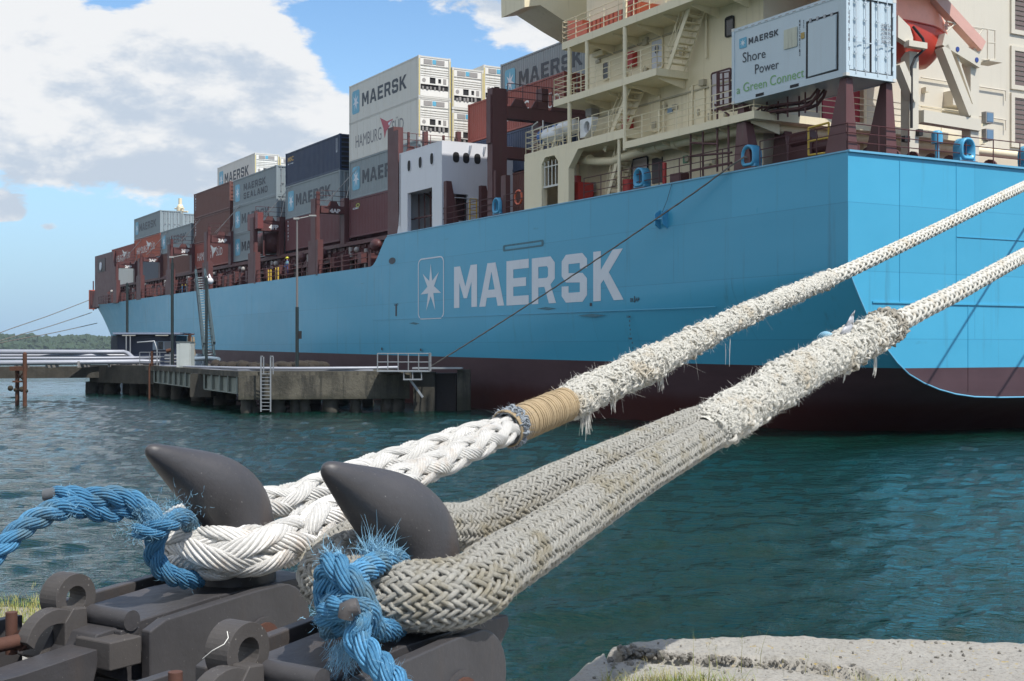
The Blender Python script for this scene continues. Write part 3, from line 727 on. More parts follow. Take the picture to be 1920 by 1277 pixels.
# deck A: platform over the cream arch, walkway, wrap around aft wall
tp0, tp1 = t_at(983, 0), t_at(1066, 0); tq = t_at(1170, .0)
sl.box(0.02, WS, WT - 1.6, tq, zA0, zA1); sl.box(WS, 14, WT - 1.6, WT, zA0, zA1)
zP1 = z_at(268, 0, tp1); sl.box(.02, 3.2, tq, tp0, zP1 - .42, zP1)
sl.box(.02, WS, t_at(1230, 0), t_at(1037, 0), zB0, zB1); sl.box(WS, 6, WF, t_at(1037, 0), zB0, zB1)
sl.box(.02, WS, 2.0, t_at(1053, 0), zC0, zC1); sl.box(WS, 8, WF, t_at(1053, 0), zC0, zC1)
sl.box(WS, 9, 2.0, WT, zC0, zC1)
for z, a, b in ((zB0, 12.6, 21), (zC0, 8, 20), (zA0, 6, 15)):
    t = a
    while t < b: sl.prism([(WS, t, z - .003), (.3, t, z - .003), (.35, t, z - .10), (WS, t, z - .45)], (0, .04, 0)); t += 2.1
sl.build('side_gallery', CREAM, ac)
for x, z0, z1 in ((1068, zP1, zC0), (1172, zA1 - .4, 19.5), (1101, zB1, zC0 )):
    mb = SB(); t = t_at(x, .12); mb.cyl((.12, t, z0), (.12, t, z1), .11, 10); mb.build('pillar', CREAM, ac)
mb = SB(); t = t_at(1161, .12); mb.cyl((.12, t, ZP - .2), (.12, t, zP1 - .42), .085, 10); mb.build('pillar', CREAM, ac)
# cream arch block
ab = SB(); oa, ob = t_at(1046, 0), t_at(1015.5, 0); zo = z_at(293, 0, (oa + ob) / 2)
prof = [(tp1, ZP - .02), (tp0, ZP - .02), (tp0, zP1 - .42), (tp1 - .9, zP1 - .42), (tp1, zP1 - 1.3)]
def cham(a, b, z0, z1, c): return [(a, z0), (b, z0), (b, z1 - c), (b - c, z1), (a + c, z1), (a, z1 - c)]
ab.prism([(.0, a, b) for a, b in prof], (.35, 0, 0), [[(.0, a, b) for a, b in cham(oa, ob, ZP, zo, .35)]])
ab.box(.35, 3.0, tp0 - .25, tp0 - .01, ZP, zP1 - .42); ab.box(2.2, 2.4, tp1, tp0 - .3, ZP, zP1 - .42)
ab.build('arch_bulkhead', CREAM, ac)
mb = SB(); zm = z_at(345, 0, oa)
for k in range(5): t = oa + .1 + (ob - oa - .2) * k / 4; mb.tube([(.15, t, zm), (.15, t, zo - .2)], .04, 6)
mb.tube([(.15, oa, zo - .5), (.15, ob, zo - .5)], .04, 6); mb.box(.1, .2, oa, ob, zm - .05, zm + .05); mb.build('arch_grating', mat('white_rail', (.62, .62, .58), .4), ac)
# walls of upper parts, wing
wg = SB(); tw0 = 25.0
wp = [PT(983.6, 13.5, tw0), PT(1013, 9.5, tw0), PT(1061, 41, tw0), PT(1110, 70, tw0)]
top = 22.5
poly = [(wp[0][0], tw0, wp[0][2]), (wp[1][0], tw0, wp[1][2]), (wp[2][0], tw0, wp[2][2]), (wp[3][0], tw0, wp[3][2]), (wp[3][0] + 3, tw0, wp[3][2]), (wp[3][0] + 3, tw0, top), (wp[0][0] - .1, tw0, top)]
wg.prism(poly, (0, 2.6, 0)); wg.build('bridge_wing', CREAM, ac)
# rails
cr = SB()
def crail(pts, h=1.1, step=1.3): rail(cr, pts, h, 4, step, .022)
crail([(.1, WT - 1.5, zA1), (.1, tq + .0, zA1)]); crail([(.1, WT - 1.5, zA1), (13, WT - 1.5, zA1)], step=1.9)
crail([(.1, tq, zP1), (.1, t_at(1110, .1), zP1)])
crail([(WS, t_at(1232, .1), zB1), (.1, t_at(1232, .1), zB1), (.1, t_at(1039, .1), zB1), (5, t_at(1039, .1), zB1)])
crail([(.1, t_at(1500, .1), zC1), (.1, t_at(1055, .1), zC1), (6, t_at(1055, .1), zC1)])
crail([(.1, t_at(1085, .1), zP1), (.1, tp0, zP1), (3, tp0, zP1)], 1.2, .8)
cr.build('gallery_rail', CREAM, ac)
wr = SB(); z0 = zP1; t0_, t1_ = t_at(1012, .1), t_at(992, .1)
for t in (t0_, t1_): wr.tube([(.3, t, z0), (.3, t, z0 + 1.5), (.3, (t0_ + t) / 2, z0 + 1.65)], .04, 6)
for q in range(4): wr.tube([(.3, t0_, z0 + .35 * q + .3), (.3, t1_, z0 + .35 * q + .2)], .03, 5)
wr.build('platform_rail', mat('white_rail', (.62, .62, .58), .4), ac)
# stairs
def stair(name, p0, p1, ws, n_, m=CREAM, parent=ac, railing=True):
    """p0 low (s,t,z), p1 high, both at the outboard stringer; width ws along s"""
    mb = SB(); a, b = Vector(p0), Vector(p1)
    for ds in (0, ws): mb.beam(a + Vector((ds, 0, 0)), b + Vector((ds, 0, 0)), .05, .24)
    for i in range(1, n_): p = a.lerp(b, i / n_); mb.box(p.x + .03, p.x + ws - .03, p.y - .14, p.y + .14, p.z - .02, p.z + .02)
    if railing:
        for ds in (0, ws):
            for hh in (.5, 1.0): mb.tube([a + Vector((ds, 0, hh)), b + Vector((ds, 0, hh))], .02, 5)
            for i in range(4): p = a.lerp(b, i / 3.0) + Vector((ds, 0, 0)); mb.tube([p, p + Vector((0, 0, 1.0))], .02, 5)
    return mb.build(name, m, parent)
pl = PS(1252, 128, .75); ph = PS(1296, 14, .75)
stair('stair', (.75, pl[1], zB1), (.75, ph[1], zC0 + .3), .85, 10)
pl = PS(1133, 258, .75); ph = PS(1184, 176, .75)
stair('stair', (.75, pl[1], zA1), (.75, ph[1], zB0 + .2), .8, 9)
pl = PS(1136, 362, .9); ph = PS(1160, 300, .9)
stair('stair', (.9, pl[1], ZP - .2), (.9, ph[1], zA0), .8, 9)
# doors, windows and boxes on the port wall
def wall_panel(name, x0, x1, yt, yb, m, s=WS, d=.06, frame=None):
    t1, t0 = t_at(x0, s), t_at(x1, s); zt_, zb_ = z_at(yt, s, (t0 + t1) / 2), z_at(yb, s, (t0 + t1) / 2)
    mb = SB(); mb.box(s - d, s - .001, t0, t1, zb_, zt_); o = mb.build(name, m, ac)
    if frame is not None:
        f = SB(); f.prism([(s - d - .02, y, z) for y, z in rr(t0 - .08, t1 + .08, zb_ - .08, zt_ + .08, .15)], (.05, 0, 0), [[(s - d - .02, y, z) for y, z in rr(t0 - .01, t1 + .01, zb_ - .01, zt_ + .01, .12)]]); f.build('frame', frame, o)
    return o
wd = wall_panel('door', 1224, 1243, 76, 128, mat('pale_door', (.55, .58, .66), .4), frame=CREAM)
m_ = SB(); p = PS(1233.5, 93, WS); m_.prism(oval((WS - .09, p[1], p[2]), (0, 1, 0), (0, 0, 1), 0, 0, .14, .2), (.02, 0, 0)); m_.build('window', GLASS, wd)
wall_panel('fire_box', 1179, 1195, 99, 126, REDP, d=.3); wall_panel('fire_box', 1174.5, 1188, 219.5, 243, REDP, d=.3)
wall_panel('fire_box', 1180, 1196, -20, 10, REDP, d=.3)
wall_panel('door', 1219, 1238, 184, 245, CREAM, d=.05, frame=CREAM); wall_panel('door', 1293, 1321, 160, 238, CREAM, d=.05, frame=CREAM)
wall_panel('door', 1337, 1371, 135, 202, mat('pale_door2', (.5, .47, .5), .4), frame=OXDK)
wall_panel('window', 1133, 1142, 118, 148, GLASS, frame=CREAM); wall_panel('window', 1363.5, 1376, 34, 66, GLASS, frame=DARK)
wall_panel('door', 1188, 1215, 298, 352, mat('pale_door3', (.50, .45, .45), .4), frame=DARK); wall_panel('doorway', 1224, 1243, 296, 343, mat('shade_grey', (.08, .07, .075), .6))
wall_panel('lamp_box', 1121, 1140, 97, 106, CREAM, d=.35); wall_panel('air_unit', 1113, 1124, 205, 219, mat('grey_paint', (.3, .29, .28)), d=.5)
wall_panel('notice', 1282, 1290, 292, 306, mat('notice_green', (.10, .28, .16), .5)); wall_panel('notice', 1253, 1262, 203, 213, mat('notice_blue', (.2, .3, .42), .5))
wall_panel('meter_box', 1103, 1118, 343, 362, mat('grey_paint', (.3, .29, .28)), d=.2)
wall_panel('vent_panel', 1437, 1463, 90, 130, CREAM)
pipes = SB()
for x, y0, y1 in ((1298, 160, 250), (1245, 190, 250), (1324, 20, 110), (1332, 150, 230)):
    t = t_at(x, WS - .12); pipes.tube([(WS - .12, t, z_at(y1, WS, t)), (WS - .12, t, z_at(y0, WS, t))], .05, 6)
pipes.build_each('wall_pipe', CREAM, ac)
# smaller fittings along the wall: lamps, cable trays, brackets
ft = SB(); rg = random.Random(11)
for z, a, b in ((zA1, 7.5, 20), (zB1, 12.6, 20), (ZP, 7.5, 20)):
    ft.box(WS - .10, WS - .01, a, b, z + 2.05, z + 2.12)
    for k in range(9):
        t = rg.uniform(a, b); zz = z + rg.uniform(.5, 2.2); ft.box(WS - rg.uniform(.06, .2), WS - .01, t, t + rg.uniform(.12, .4), zz, zz + rg.uniform(.1, .35))
ft.build('wall_fitting', mat('fitting_paint', (.42, .38, .28), .5), ac)
# thick cream pipe along the deck and around the stern
pp = SB(); s = .95
def q(x, y, s): p = PS(x, y, s); return (s, p[1], p[2])
rr_ = .22
P = [q(1082, 300, s), q(1120, 303, s), q(1150, 302, s), q(1172, 294, s), q(1240, 274, s), q(1400, 246 if False else 243, s)]
P.append((s, WT - .2, z_at(243, s, t_at(1400, s)) ))
P.append((s + .5, WT - .75, P[-1][2])); P.append((10, WT - .75, P[-1][2])); P.append((26, WT - .75, P[-1][2]))
pp.tube(P, .21, 12)
for x in (1105, 1232, 1268): t = t_at(x, s); z = z_at(300 if x < 1150 else (274 - (x - 1240) * .19), s, t); pp.cyl((s, t - .12, z), (s, t + .12, z), .27, 12)
pp.cyl((s, t_at(1078, s), ZP), (s, t_at(1078, s), P[0][2] + .1), .22, 12)
pp.tube([(s - .3, t_at(1088, s), P[0][2] + .5), (s - .3, t_at(1083, s), P[0][2] + .55), (s - .3, t_at(1083, s), ZP + .9), (s - .3, t_at(1086, s), ZP + .75)], .09, 8)
pp.build('fuel_pipe', CREAM, ac)
pp = SB(); pp.box(.6, 1.5, t_at(1096, s), t_at(1072, s), ZP - .1, ZP + 1.1); pp.cyl((.9, t_at(1080, s), ZP), (.9, t_at(1080, s), ZP + 1.5), .32, 12); pp.cyl((.5, t_at(1178, .5), ZP - .1), (.5, t_at(1178, .5), z_at(337, .5, t_at(1178, .5))), .28, 12)
pp.tube([(.7, t_at(1246, .7), ZP - .1), (.7, t_at(1246, .7), z_at(305, .7, t_at(1246, .7)))], .1, 8)
pp.build_each('hydrant', REDP, ac)
pp = SB(); pp.box(.5, 1.0, t_at(1276, .5), t_at(1256, .5), ZP - .1, z_at(325, .5, t_at(1266, .5))); pp.build('deck_box', OXIDE, SHIP)

# aft wall: gratings, rails, fittings
at = SB()
for x0, x1, yt, yb in ((1893, 1960, -40, 63), (1893, 1960, 86, 167), (1893, 1960, 174, 276)):
    s0, s1 = s_at(x0, WT), s_at(x0, WT) + 3.2; zt_, zb_ = z_at(yt, s0, WT), z_at(yb, s0, WT)
    at.prism([(s0, WT - .12, zb_), (s1, WT - .12, zb_), (s1, WT - .12, zt_), (s0, WT - .12, zt_)], (0, .11, 0), [[(s0 + .25, WT - .12, zb_ + .22), (s1 - .25, WT - .12, zb_ + .22), (s1 - .25, WT - .12, zt_ - .22), (s0 + .25, WT - .12, zt_ - .22)]])
    lv = SB(); k = 0; z = zb_ + .22
    while z < zt_ - .25: lv.beam((s0 + .25, WT - .05, z + .1), (s1 - .25, WT - .05, z + .1), .09, .17); z += .24
    lv.build('louvre', mat('louvre_brown', (.16, .12, .11), .6), ac)
at.build('louvre_frame', CREAMW, ac)
aw = SB()
aw.box(WS + .01, BEAM - WS - .01, WT - .02, WT - .003, ZP - .2, 26.8); aw.build('aft_bulkhead', CREAMW, ac)
ar = SB()
for y in (145, 200): 
    p0 = PT(1727, y, WT - .15); p1 = PT(1886, y + 25, WT - .15); ar.tube([p0, p1], .035, 6); ar.tube([p1, (p1[0], p1[1], p1[2] - .5)], .03, 6)
bxx = PT(1785, 185, WT); ar.box(bxx[0] - .6, bxx[0] + .9, WT - .6, WT - .02, bxx[2] - .45, bxx[2] + .25); ar.box(s_at(1727, WT), s_at(1734, WT), WT - .3, WT - .02, z_at(172, 11, WT), z_at(163, 11, WT))
ar.build('handrail', CREAMW, ac)
dr = SB(); s0, s1 = s_at(1588, WT), s_at(1613, WT); dr.box(s0, s1, WT - .1, WT - .03, zA1, zA1 + 2.2); dr.build('door', mat('crimson_door', (.45, .05, .08), .45), ac)
dr = SB(); s0, s1 = s_at(1540, WT), s_at(1565, WT); dr.box(s0, s1, WT - .1, WT - .03, zA1, zA1 + 2.0); dr.build('door', mat('crimson_door', (.45, .05, .08), .45), ac)
dr = SB()
for x in (1618, 1478, 1500): s = s_at(x, WT - .2); dr.box(s - .09, s + .09, WT - .35, WT - .03, ZP - .2, zA0 if x < 1600 else 14)
dr.build_each('stiffener', CREAM, ac)

# --- fairleads -------------------------------------------------------------
def fairlead(s, t, facing):
    """closed chock: D shaped ring with flared lips on a dark seat"""
    mb = SB(); w2, hh = .42, .92
    def ring(rw, rh, z0, d, rnd=.9, n_=20):
        out = []
        for i in range(n_):
            a = 2 * math.pi * i / n_; c, s_ = math.cos(a), math.sin(a); ex = 2.2 if s_ > 0 else 7.0
            f = (abs(c) ** ex + abs(s_) ** ex) ** (-1 / ex)
            x, z = rw * c * f, z0 + rh * s_ * f
            out.append((s + x, t + d, ZP + z) if facing == 'aft' else (s + d, t - x, ZP + z))
        return out
    zc = .60
    mb.loft([ring(.20, .23, zc, .24), ring(.19, .22, zc, .08), ring(.24, .27, zc, -.12), ring(.32, .36, zc, -.24), ring(.36, .40, zc, -.26), ring(.40, .45, zc, -.22), ring(.41, .46, zc, .22), ring(.38, .43, zc, .25), ring(.20, .23, zc, .24)], True, False)
    mb.box(*( (s - .45, s + .45, t - .18, t + .18, ZP + .1, ZP + .24) if facing == 'aft' else (s - .18, s + .18, t - .45, t + .45, ZP + .1, ZP + .24)))
    o = mb.build('fairlead', BLUEP, SHIP)
    b = SB(); b.box(*((s - .5, s + .5, t - .25, t + .3, ZP, ZP + .1) if facing == 'aft' else (s - .25, s + .3, t - .5, t + .5, ZP, ZP + .1))); b.build('seat', OXDK, o)
fairlead(.25, t_at(1204, .25), 'port'); fairlead(.25, t_at(1409, .25), 'port'); fairlead(.25, t_at(936, .25), 'port')
fairlead(s_at(1808, .25), .25, 'aft'); fairlead(s_at(1918, .25) + .35, .25, 'aft')
fairlead(13.0, .25, 'aft'); fairlead(18.5, .25, 'aft')
# lifebuoy
mb = SB(); p = PS(972, 370, .2); mb.tube([(.2, p[1] + .38 * math.cos(a), p[2] + .38 * math.sin(a)) for a in [i * math.pi / 8 for i in range(17)]], .06, 8)
setp(mb.build('lifebuoy', ORG), None); lb = bpy.data.objects['lifebuoy']; lb.location = (SX, SY, 0); lb.rotation_euler = (0, 0, TH)
setp(lb, 'orange ring lifebuoy hanging on the deck railing beside the cream arch', 'lifebuoy')

# --- winches and gear on the poop under the box ------------------------------
mb = SB(); 
for (x, y0, w2, h2, s) in ((1500, 300, 1.4, 1.2, 1.6), (1545, 295, 1.6, .8, 1.8)):
    t = t_at(x, s); mb.box(s, s + 1.2, t - w2 / 2, t + w2 / 2, ZP - .1, ZP + h2); mb.cyl((s + .2, t - .5, ZP + h2), (s + .2, t + .5, ZP + h2), .35, 12)
for s_, w3 in ((3.5, 1.5), (6.0, 1.2), (8.2, 2.6), (13.0, 3.0), (16.5, 2.4), (20, 3)):
    mb.box(s_, s_ + w3, 2.0, 3.0, ZP - .1, ZP + .3); mb.cyl((s_ + .2, 2.5, ZP + .35), (s_ + w3 - .2, 2.5, ZP + .35), .25, 12); mb.cyl((s_, 2.5, ZP + .35), (s_ + .1, 2.5, ZP + .35), .42, 14); mb.cyl((s_ + w3 - .1, 2.5, ZP + .35), (s_ + w3, 2.5, ZP + .35), .42, 14)
mb.build('mooring_winch', OXDK, SHIP)
mb = SB(); p = PT(1757, 265, 2.0); mb.cyl((p[0], 2, ZP), (p[0], 2, p[2] - .1), .09, 8); mb.cyl((p[0], 2, p[2] - .1), (p[0], 2, p[2] + .3), .24, 10); mb.sphere((p[0], 2, p[2] + .32), .24, 10, 6, (1, 1, .6)); mb.build('deck_vent', BLUEP, SHIP)
mb = SB(); x0, x1 = s_at(1517, .5), s_at(1556, .5)
for (xa, ya, xb, yb_) in ((1516, 240, 1516, 290), (1554, 230, 1554, 286), (1516, 240, 1554, 230), (1516, 265, 1554, 258), (1516, 291, 1554, 286)):
    mb.tube([PS(xa, ya, .4), PS(xb, yb_, .4)], .045, 6)
mb.build('yellow_gate', YEL, SHIP)
# brown guard frames (large hoops) left of the box
mb = SB(); s = .25
for (pts) in ([(1295, 335), (1295, 245), (1300, 238), (1345, 240)], [(1318, 330), (1318, 240)], [(1345, 322), (1345, 135)], [(1295, 268), (1345, 270)], [(1295, 293), (1372, 286)], [(1295, 320), (1372, 305)], [(1366, 320), (1366, 215), (1340, 196)]):
    mb.tube([PS(x, y, s) for x, y in pts], .05, 6)
mb.build('guard_frame', OXIDE, SHIP)
mb = SB(); s = .3
for x in (1348, 1356, 1368): mb.tube([PS(x, 200, s), PS(x, 136, s)], .045, 6)
for y in (138, 150, 162, 174, 186, 198): mb.tube([PS(1345, y, s), PS(1370, y - 4, s), (s + .7, t_at(1370, s), z_at(y - 4, s, t_at(1370, s)))], .03, 5)
mb.box(s, s + .9, t_at(1371, s), t_at(1344, s), z_at(203, s, t_at(1357, s)), z_at(199, s, t_at(1357, s)))
mb.build('caged_ladder', OXIDE, SHIP)
# trestle legs and cable tray under the shore power box
BX0, BX1, BT0, BT1 = 0.0, 2.62, .09, t_at(1372, 0); BZ0 = z_at(141, 0, .09); BZ1 = BZ0 + 3.2
mb = SB()
for s, t in ((.35, .45), (.35, BT1 - .35), (2.45, .45), (2.45, BT1 - .35)):
    a = .22; b = .62; z0, z1 = ZP - .1, BZ0 - .02; d = -1 if t > 3 else 1
    mb.add([(s - .3, t - .30, z0), (s + .3, t - .30, z0), (s + .3, t + (.9 if t < 3 else .30), z0), (s - .3, t + (.9 if t < 3 else .30), z0),
            (s - .16, t - .16, z1), (s + .16, t - .16, z1), (s + .16, t + .16, z1), (s - .16, t + .16, z1)] if t < 3 else
           [(s - .3, t - .9, z0), (s + .3, t - .9, z0), (s + .3, t + .3, z0), (s - .3, t + .3, z0), (s - .16, t - .16, z1), (s + .16, t - .16, z1), (s + .16, t + .16, z1), (s - .16, t + .16, z1)],
           [(3, 2, 1, 0), (4, 5, 6, 7), (0, 1, 5, 4), (1, 2, 6, 5), (2, 3, 7, 6), (3, 0, 4, 7)])
mb.build_each('trestle_leg', OXIDE, SHIP)
mb = SB(); s = .9
pts = [PS(1400, 262, s), PS(1401, 245, s), PS(1408, 226, s), PS(1425, 214, s), PS(1455, 208, s), PS(1500, 203, s), PS(1520, 195, s), PS(1532, 180, s), PS(1536, 168, s)]
pts = [(s, p[1], p[2]) for p in pts]
for ds in (0, .35): mb.tube([(p[0] + ds, p[1], p[2]) for p in pts], .07, 6)
for ds in (0, .35): mb.tube([(p[0] + ds, p[1], p[2] + .25) for p in pts[2:]], .05, 6)
for x, y in ((1408, 195), (1438, 190), (1477, 183), (1510, 175)):
    p = PS(x, y, s); mb.tube([(s, p[1], p[2] - .8), (s, p[1], BZ0)], .04, 5); mb.tube([(s + .35, p[1] - .3, p[2] - .8), (s + .35, p[1] - .3, BZ0)], .04, 5)
mb.build('cable_tray', OXIDE, SHIP)

# --- davits ----------------------------------------------------------------
dv = SB(); T = 3.2
def bar(x0, y0, x1, y1, w_, t=T, d=.45, t1=None):
    dv.beam(PT(x0, y0, t), PT(x1, y1, t if t1 is None else t1), d, w_)
for x, y in ((1714, 97), (1828, 108)):
    s = s_at(x, T); dv.box(s - .27, s + .27, T, T + .5, ZP - .2, z_at(y, s, T))
bar(1725, 219, 1832, 236, .52, T + .1)
bar(1762, 75, 1832, 118, .55); bar(1765, 88, 1815, 215, .42); bar(1790, 100, 1822, 195, .1, d=.2)
bar(1684, 120, 1712, 190, .35); 
dv.prism([PT(1818, 108, T), PT(1842, 118, T), PT(1842, 92, T), PT(1834, 80, T)], (0, .5, 0))
dv.prism([PT(1684, 70, T - .3), PT(1712, 88, T - .3), PT(1712, 70, T - .3), PT(1706, 50, T - .3), PT(1694, 38, T - .3), PT(1684, 28, T - .3)], (0, .3, 0)); dv.box(s_at(1688, T), s_at(1722, T), T - .5, T - .2, z_at(95, 7, T), z_at(84, 7, T))
dv.build('davit', CREAMW, SHIP)
dv = SB(); dv.beam(PT(1752, -6, T), PT(1838, 88, T), .4, .5); dv.build('davit_boom', mat('pink_boom', (.62, .36, .30), .45), SHIP)
dv = SB()
for a in (((1840, 112), (1866, 112)), ((1852, 112), (1852, 55)), ((1866, 112), (1866, 57)), ((1790, 45), (1866, 57)), ((1852, 80), (1866, 81)), ((1775, 60), (1790, 45)), ((1826, 80), (1843, 55)), ((1775, 40), (1840, 55))):
    dv.tube([PT(a[0][0], a[0][1], T - .1), PT(a[1][0], a[1][1], T - .1)], .035, 5)
dv.box(s_at(1842, T), s_at(1866, T), T - .4, T + .4, z_at(112, 10, T), z_at(109, 10, T))
dv.build('davit_platform', CREAMW, SHIP)
dv = SB(); dv.tube([PT(1712, 50, T - .2), PT(1730, 72, T - .2), PT(1736, 90, T - .2), PT(1716, 108, T - .2), PT(1709, 125, T - .2), PT(1709, 240, T - .2)], .06, 8)
dv.box(s_at(1690, T), s_at(1700, T), T - .2, T, z_at(266, 6, T), z_at(255, 6, T)); dv.box(s_at(1717, T), s_at(1724, T), T - .2, T, z_at(255, 7, T), z_at(243, 7, T))
dv.build('hydraulic_hose', DARK, SHIP)
dv = SB()
for x, y in ((1796, 92), (1832, 112), (1703, 72)): p = PT(x, y, T - .25); dv.cyl(p, (p[0], T + .1, p[2]), .11, 10)
dv.build_each('pin', mat('blue_pin', (.03, .06, .25), .4), SHIP)
# flood lights on the right davit post
for y in (220, 252):
    mb = SB(); p = PT(1851, y, T); mb.box(p[0] - .25, p[0] + .25, T - .15, T + .1, p[2] - .28, p[2] + .22); o = mb.build('floodlight', mat('grey_paint', (.3, .29, .28)), SHIP)
    g_ = SB(); g_.box(p[0] - .2, p[0] + .2, T - .17, T - .151, p[2] - .22, p[2] + .17); g_.build('glass', mat('lamp_glass', (.12, .2, .3), .1), o)
    br_ = SB(); br_.prism([PT(1836, y + 20, T), PT(1836, y + 12, T), PT(1855, y + 11, T), PT(1852, y + 14, T)], (0, .3, 0)); br_.build('bracket', CREAM, o)

# --- lifeboat (its own thing, hung in the davits) -----------------------------
zl = ZP + 5.0
LBT = empty('lifeboat', SW(s_at(1774, 4.2), 4.2, z_at(124, 9, 4.2)), TH, 'red enclosed lifeboat hanging in the cream davits beside the pale aft wall', 'lifeboat')
LBT.scale = (.80, .80, .80)
def lb_sec(x, low, wid, top, kn):  # x runs to port from the nose
    pts = []
    for a in np.linspace(0, math.pi, 9): pts.append((x, wid * math.cos(a), kn + (top - kn) * math.sin(a) ** .8))
    for a in np.linspace(math.pi, 2 * math.pi, 9)[1:-1]: pts.append((x, wid * math.cos(a) * (.9), kn + (low - kn) * abs(math.sin(a)) ** .9 * -1 * -1))
    return pts
lo, up = [], []
stn = [(0.12, 1.50, .02, 1.60, 1.55), (-.2, 1.15, .30, 2.15, 1.60), (-.7, .65, .62, 2.8, 1.66), (-1.3, .10, .9, 3.35, 1.72), (-1.75, -.25, 1.1, 3.75, 1.76), (-2.4, -.3, 1.25, 4.1, 1.8), (-4, -.2, 1.4, 4.4, 1.8), (-6, -.2, 1.4, 4.4, 1.8), (-7.4, 0.2, 1.1, 3.8, 1.8), (-8.2, 1.2, .3, 2.4, 1.8)]
for x, low, wid, top, kn in stn:
    lo.append([(x, wid * math.cos(a), kn + (low - kn) * abs(math.sin(a)) ** .85) for a in np.linspace(0, math.pi, 12)])
    up.append([(x, wid * 1.0 * math.cos(a), kn + .005 + (top - kn) * abs(math.sin(a)) ** .75) for a in np.linspace(0, math.pi, 12)])
mb = MB(); mb.loft(lo, True, False, False); mb.build('hull', mat('boat_red', (.52, .05, .03), .35), LBT)
mb = MB(); mb.loft(up, True, False, False); mb.build('canopy', mat('boat_red_lit', (.86, .33, .22), .35), LBT)  # canopy red paled to carry the sunlight on its top
mb = MB(); mb.tube([(x + .02, -wid - .02, kn) for x, low, wid, top, kn in stn], .05, 6); mb.build('fender_strip', mat('boat_red', (.52, .05, .03), .35), LBT)
mb = MB(); mb.box(-.85, -.75, -.80, -.70, 1.9, 2.35); mb.box(-1.0, -.6, -.80, -.72, 2.08, 2.17); mb.build('marking', WHITE, LBT)
mb = MB(); mb.beam((-1.2, -.6, 3.4), (-2.6, -.7, 4.3), .1, .5); mb.build('window_band', GLASS, LBT)

# --- rescue tank on deck C: orange boat/tank ------------------------------------
mb = MB(); o0 = t_at(1064, .5); o1 = t_at(1200, .5)
t_len = o0 - o1
RB = empty('rescue_boat', SW(.5, o1, zC1), TH, 'orange slatted rescue boat stowed on the upper gallery behind its rail', 'boat')
mb.box(0, 1.5, .0, t_len - 1.4, .1, .75); mb.loft([[(0, t_len - 1.4, .1), (1.5, t_len - 1.4, .1), (1.5, t_len - 1.4, 1.0), (0, t_len - 1.4, 1.0)], [(0.0, t_len, .1), (1.5, t_len, .1), (1.5, t_len, 1.25), (0, t_len, 1.25)]], False)
mb.build('tub', ORG, RB)
mb = MB()
for k in range(12): y = .3 + k * (t_len - 1.9) / 12; mb.box(-.03, -.005, y, y + .08, .15, .7)
mb.build('rib', mat('orange_dark', (.35, .06, .03), .5), RB)
# --- life raft canisters on the forward platform ---------------------------------
def raft(s, x0, x1, y, r, label):
    t1, t0 = t_at(x0, s), t_at(x1, s); rt = empty('life_raft_canister', SW(s, (t0 + t1) / 2, zP1), TH, label, 'life raft', 'life raft canisters on the platform rail'); ln = t1 - t0; zc = z_at(y, s, (t0 + t1) / 2) - zP1
    mb = MB(); ps = [(0, -ln / 2 + ln * k / 12, zc) for k in range(13)]; rs = [r * (.55 if k in (0, 12) else .93 if k in (1, 11) else 1.0 + (.04 if k in (4, 8) else 0)) for k in range(13)]
    mb.tube(ps, rs, 14); mb.build('shell', mat('raft_white', (.72, .74, .76), .35, var=.05), rt)
    mb = MB(); mb.cyl((0, ln / 2 - .02, zc), (0, ln / 2 + .28, zc), r * .99, 14); mb.build('end_cap', mat('raft_blue', (.03, .12, .35), .4), rt)
    mb = MB()
    for yy in (-ln / 3, ln / 3): mb.beam((-r, yy, 0), (-r * .5, yy, zc - r * .6), .06, .06); mb.beam((r, yy, 0), (r * .5, yy, zc - r * .6), .06, .06)
    mb.build('cradle', CREAM, rt)
raft(.45, 1022, 1052, 252, .38, 'white life raft canister with a blue end cap, nearest the left of the platform')
raft(.9, 1050, 1082, 240, .40, 'white life raft canister lying behind the first one, beside the white hose drum')
hd = empty('hose_drum', SW(.3, t_at(1099, .3), zP1), TH, 'white rounded hose drum with a round hole on the cream gallery rail', 'hose drum')
ln = .5 * (t_at(1087, .3) - t_at(1110, .3)); hz = z_at(222, .3, t_at(1099, .3)) - zP1; lz = z_at(256, .3, t_at(1099, .3)) - zP1
mb = MB(); pf = [(-ln, hz), (ln, hz), (ln, lz), (ln * .3, lz), (-ln * .6, lz + .3), (-ln, lz + .75)]
cz = lz + (hz - lz) * .52; mb.prism([(0, y, z) for y, z in pf], (.35, 0, 0), [[(0, -.05 + .27 * math.cos(a), cz + .3 * math.sin(a)) for a in [i * math.pi / 8 for i in range(16)]]]); mb.build('casing', mat('raft_white', (.72, .74, .76), .35), hd)
mb = MB(); mb.cyl((.2, -.05, cz), (.3, -.05, cz), .26, 14); mb.build('drum', mat('grey_paint', (.3, .29, .28)), hd)

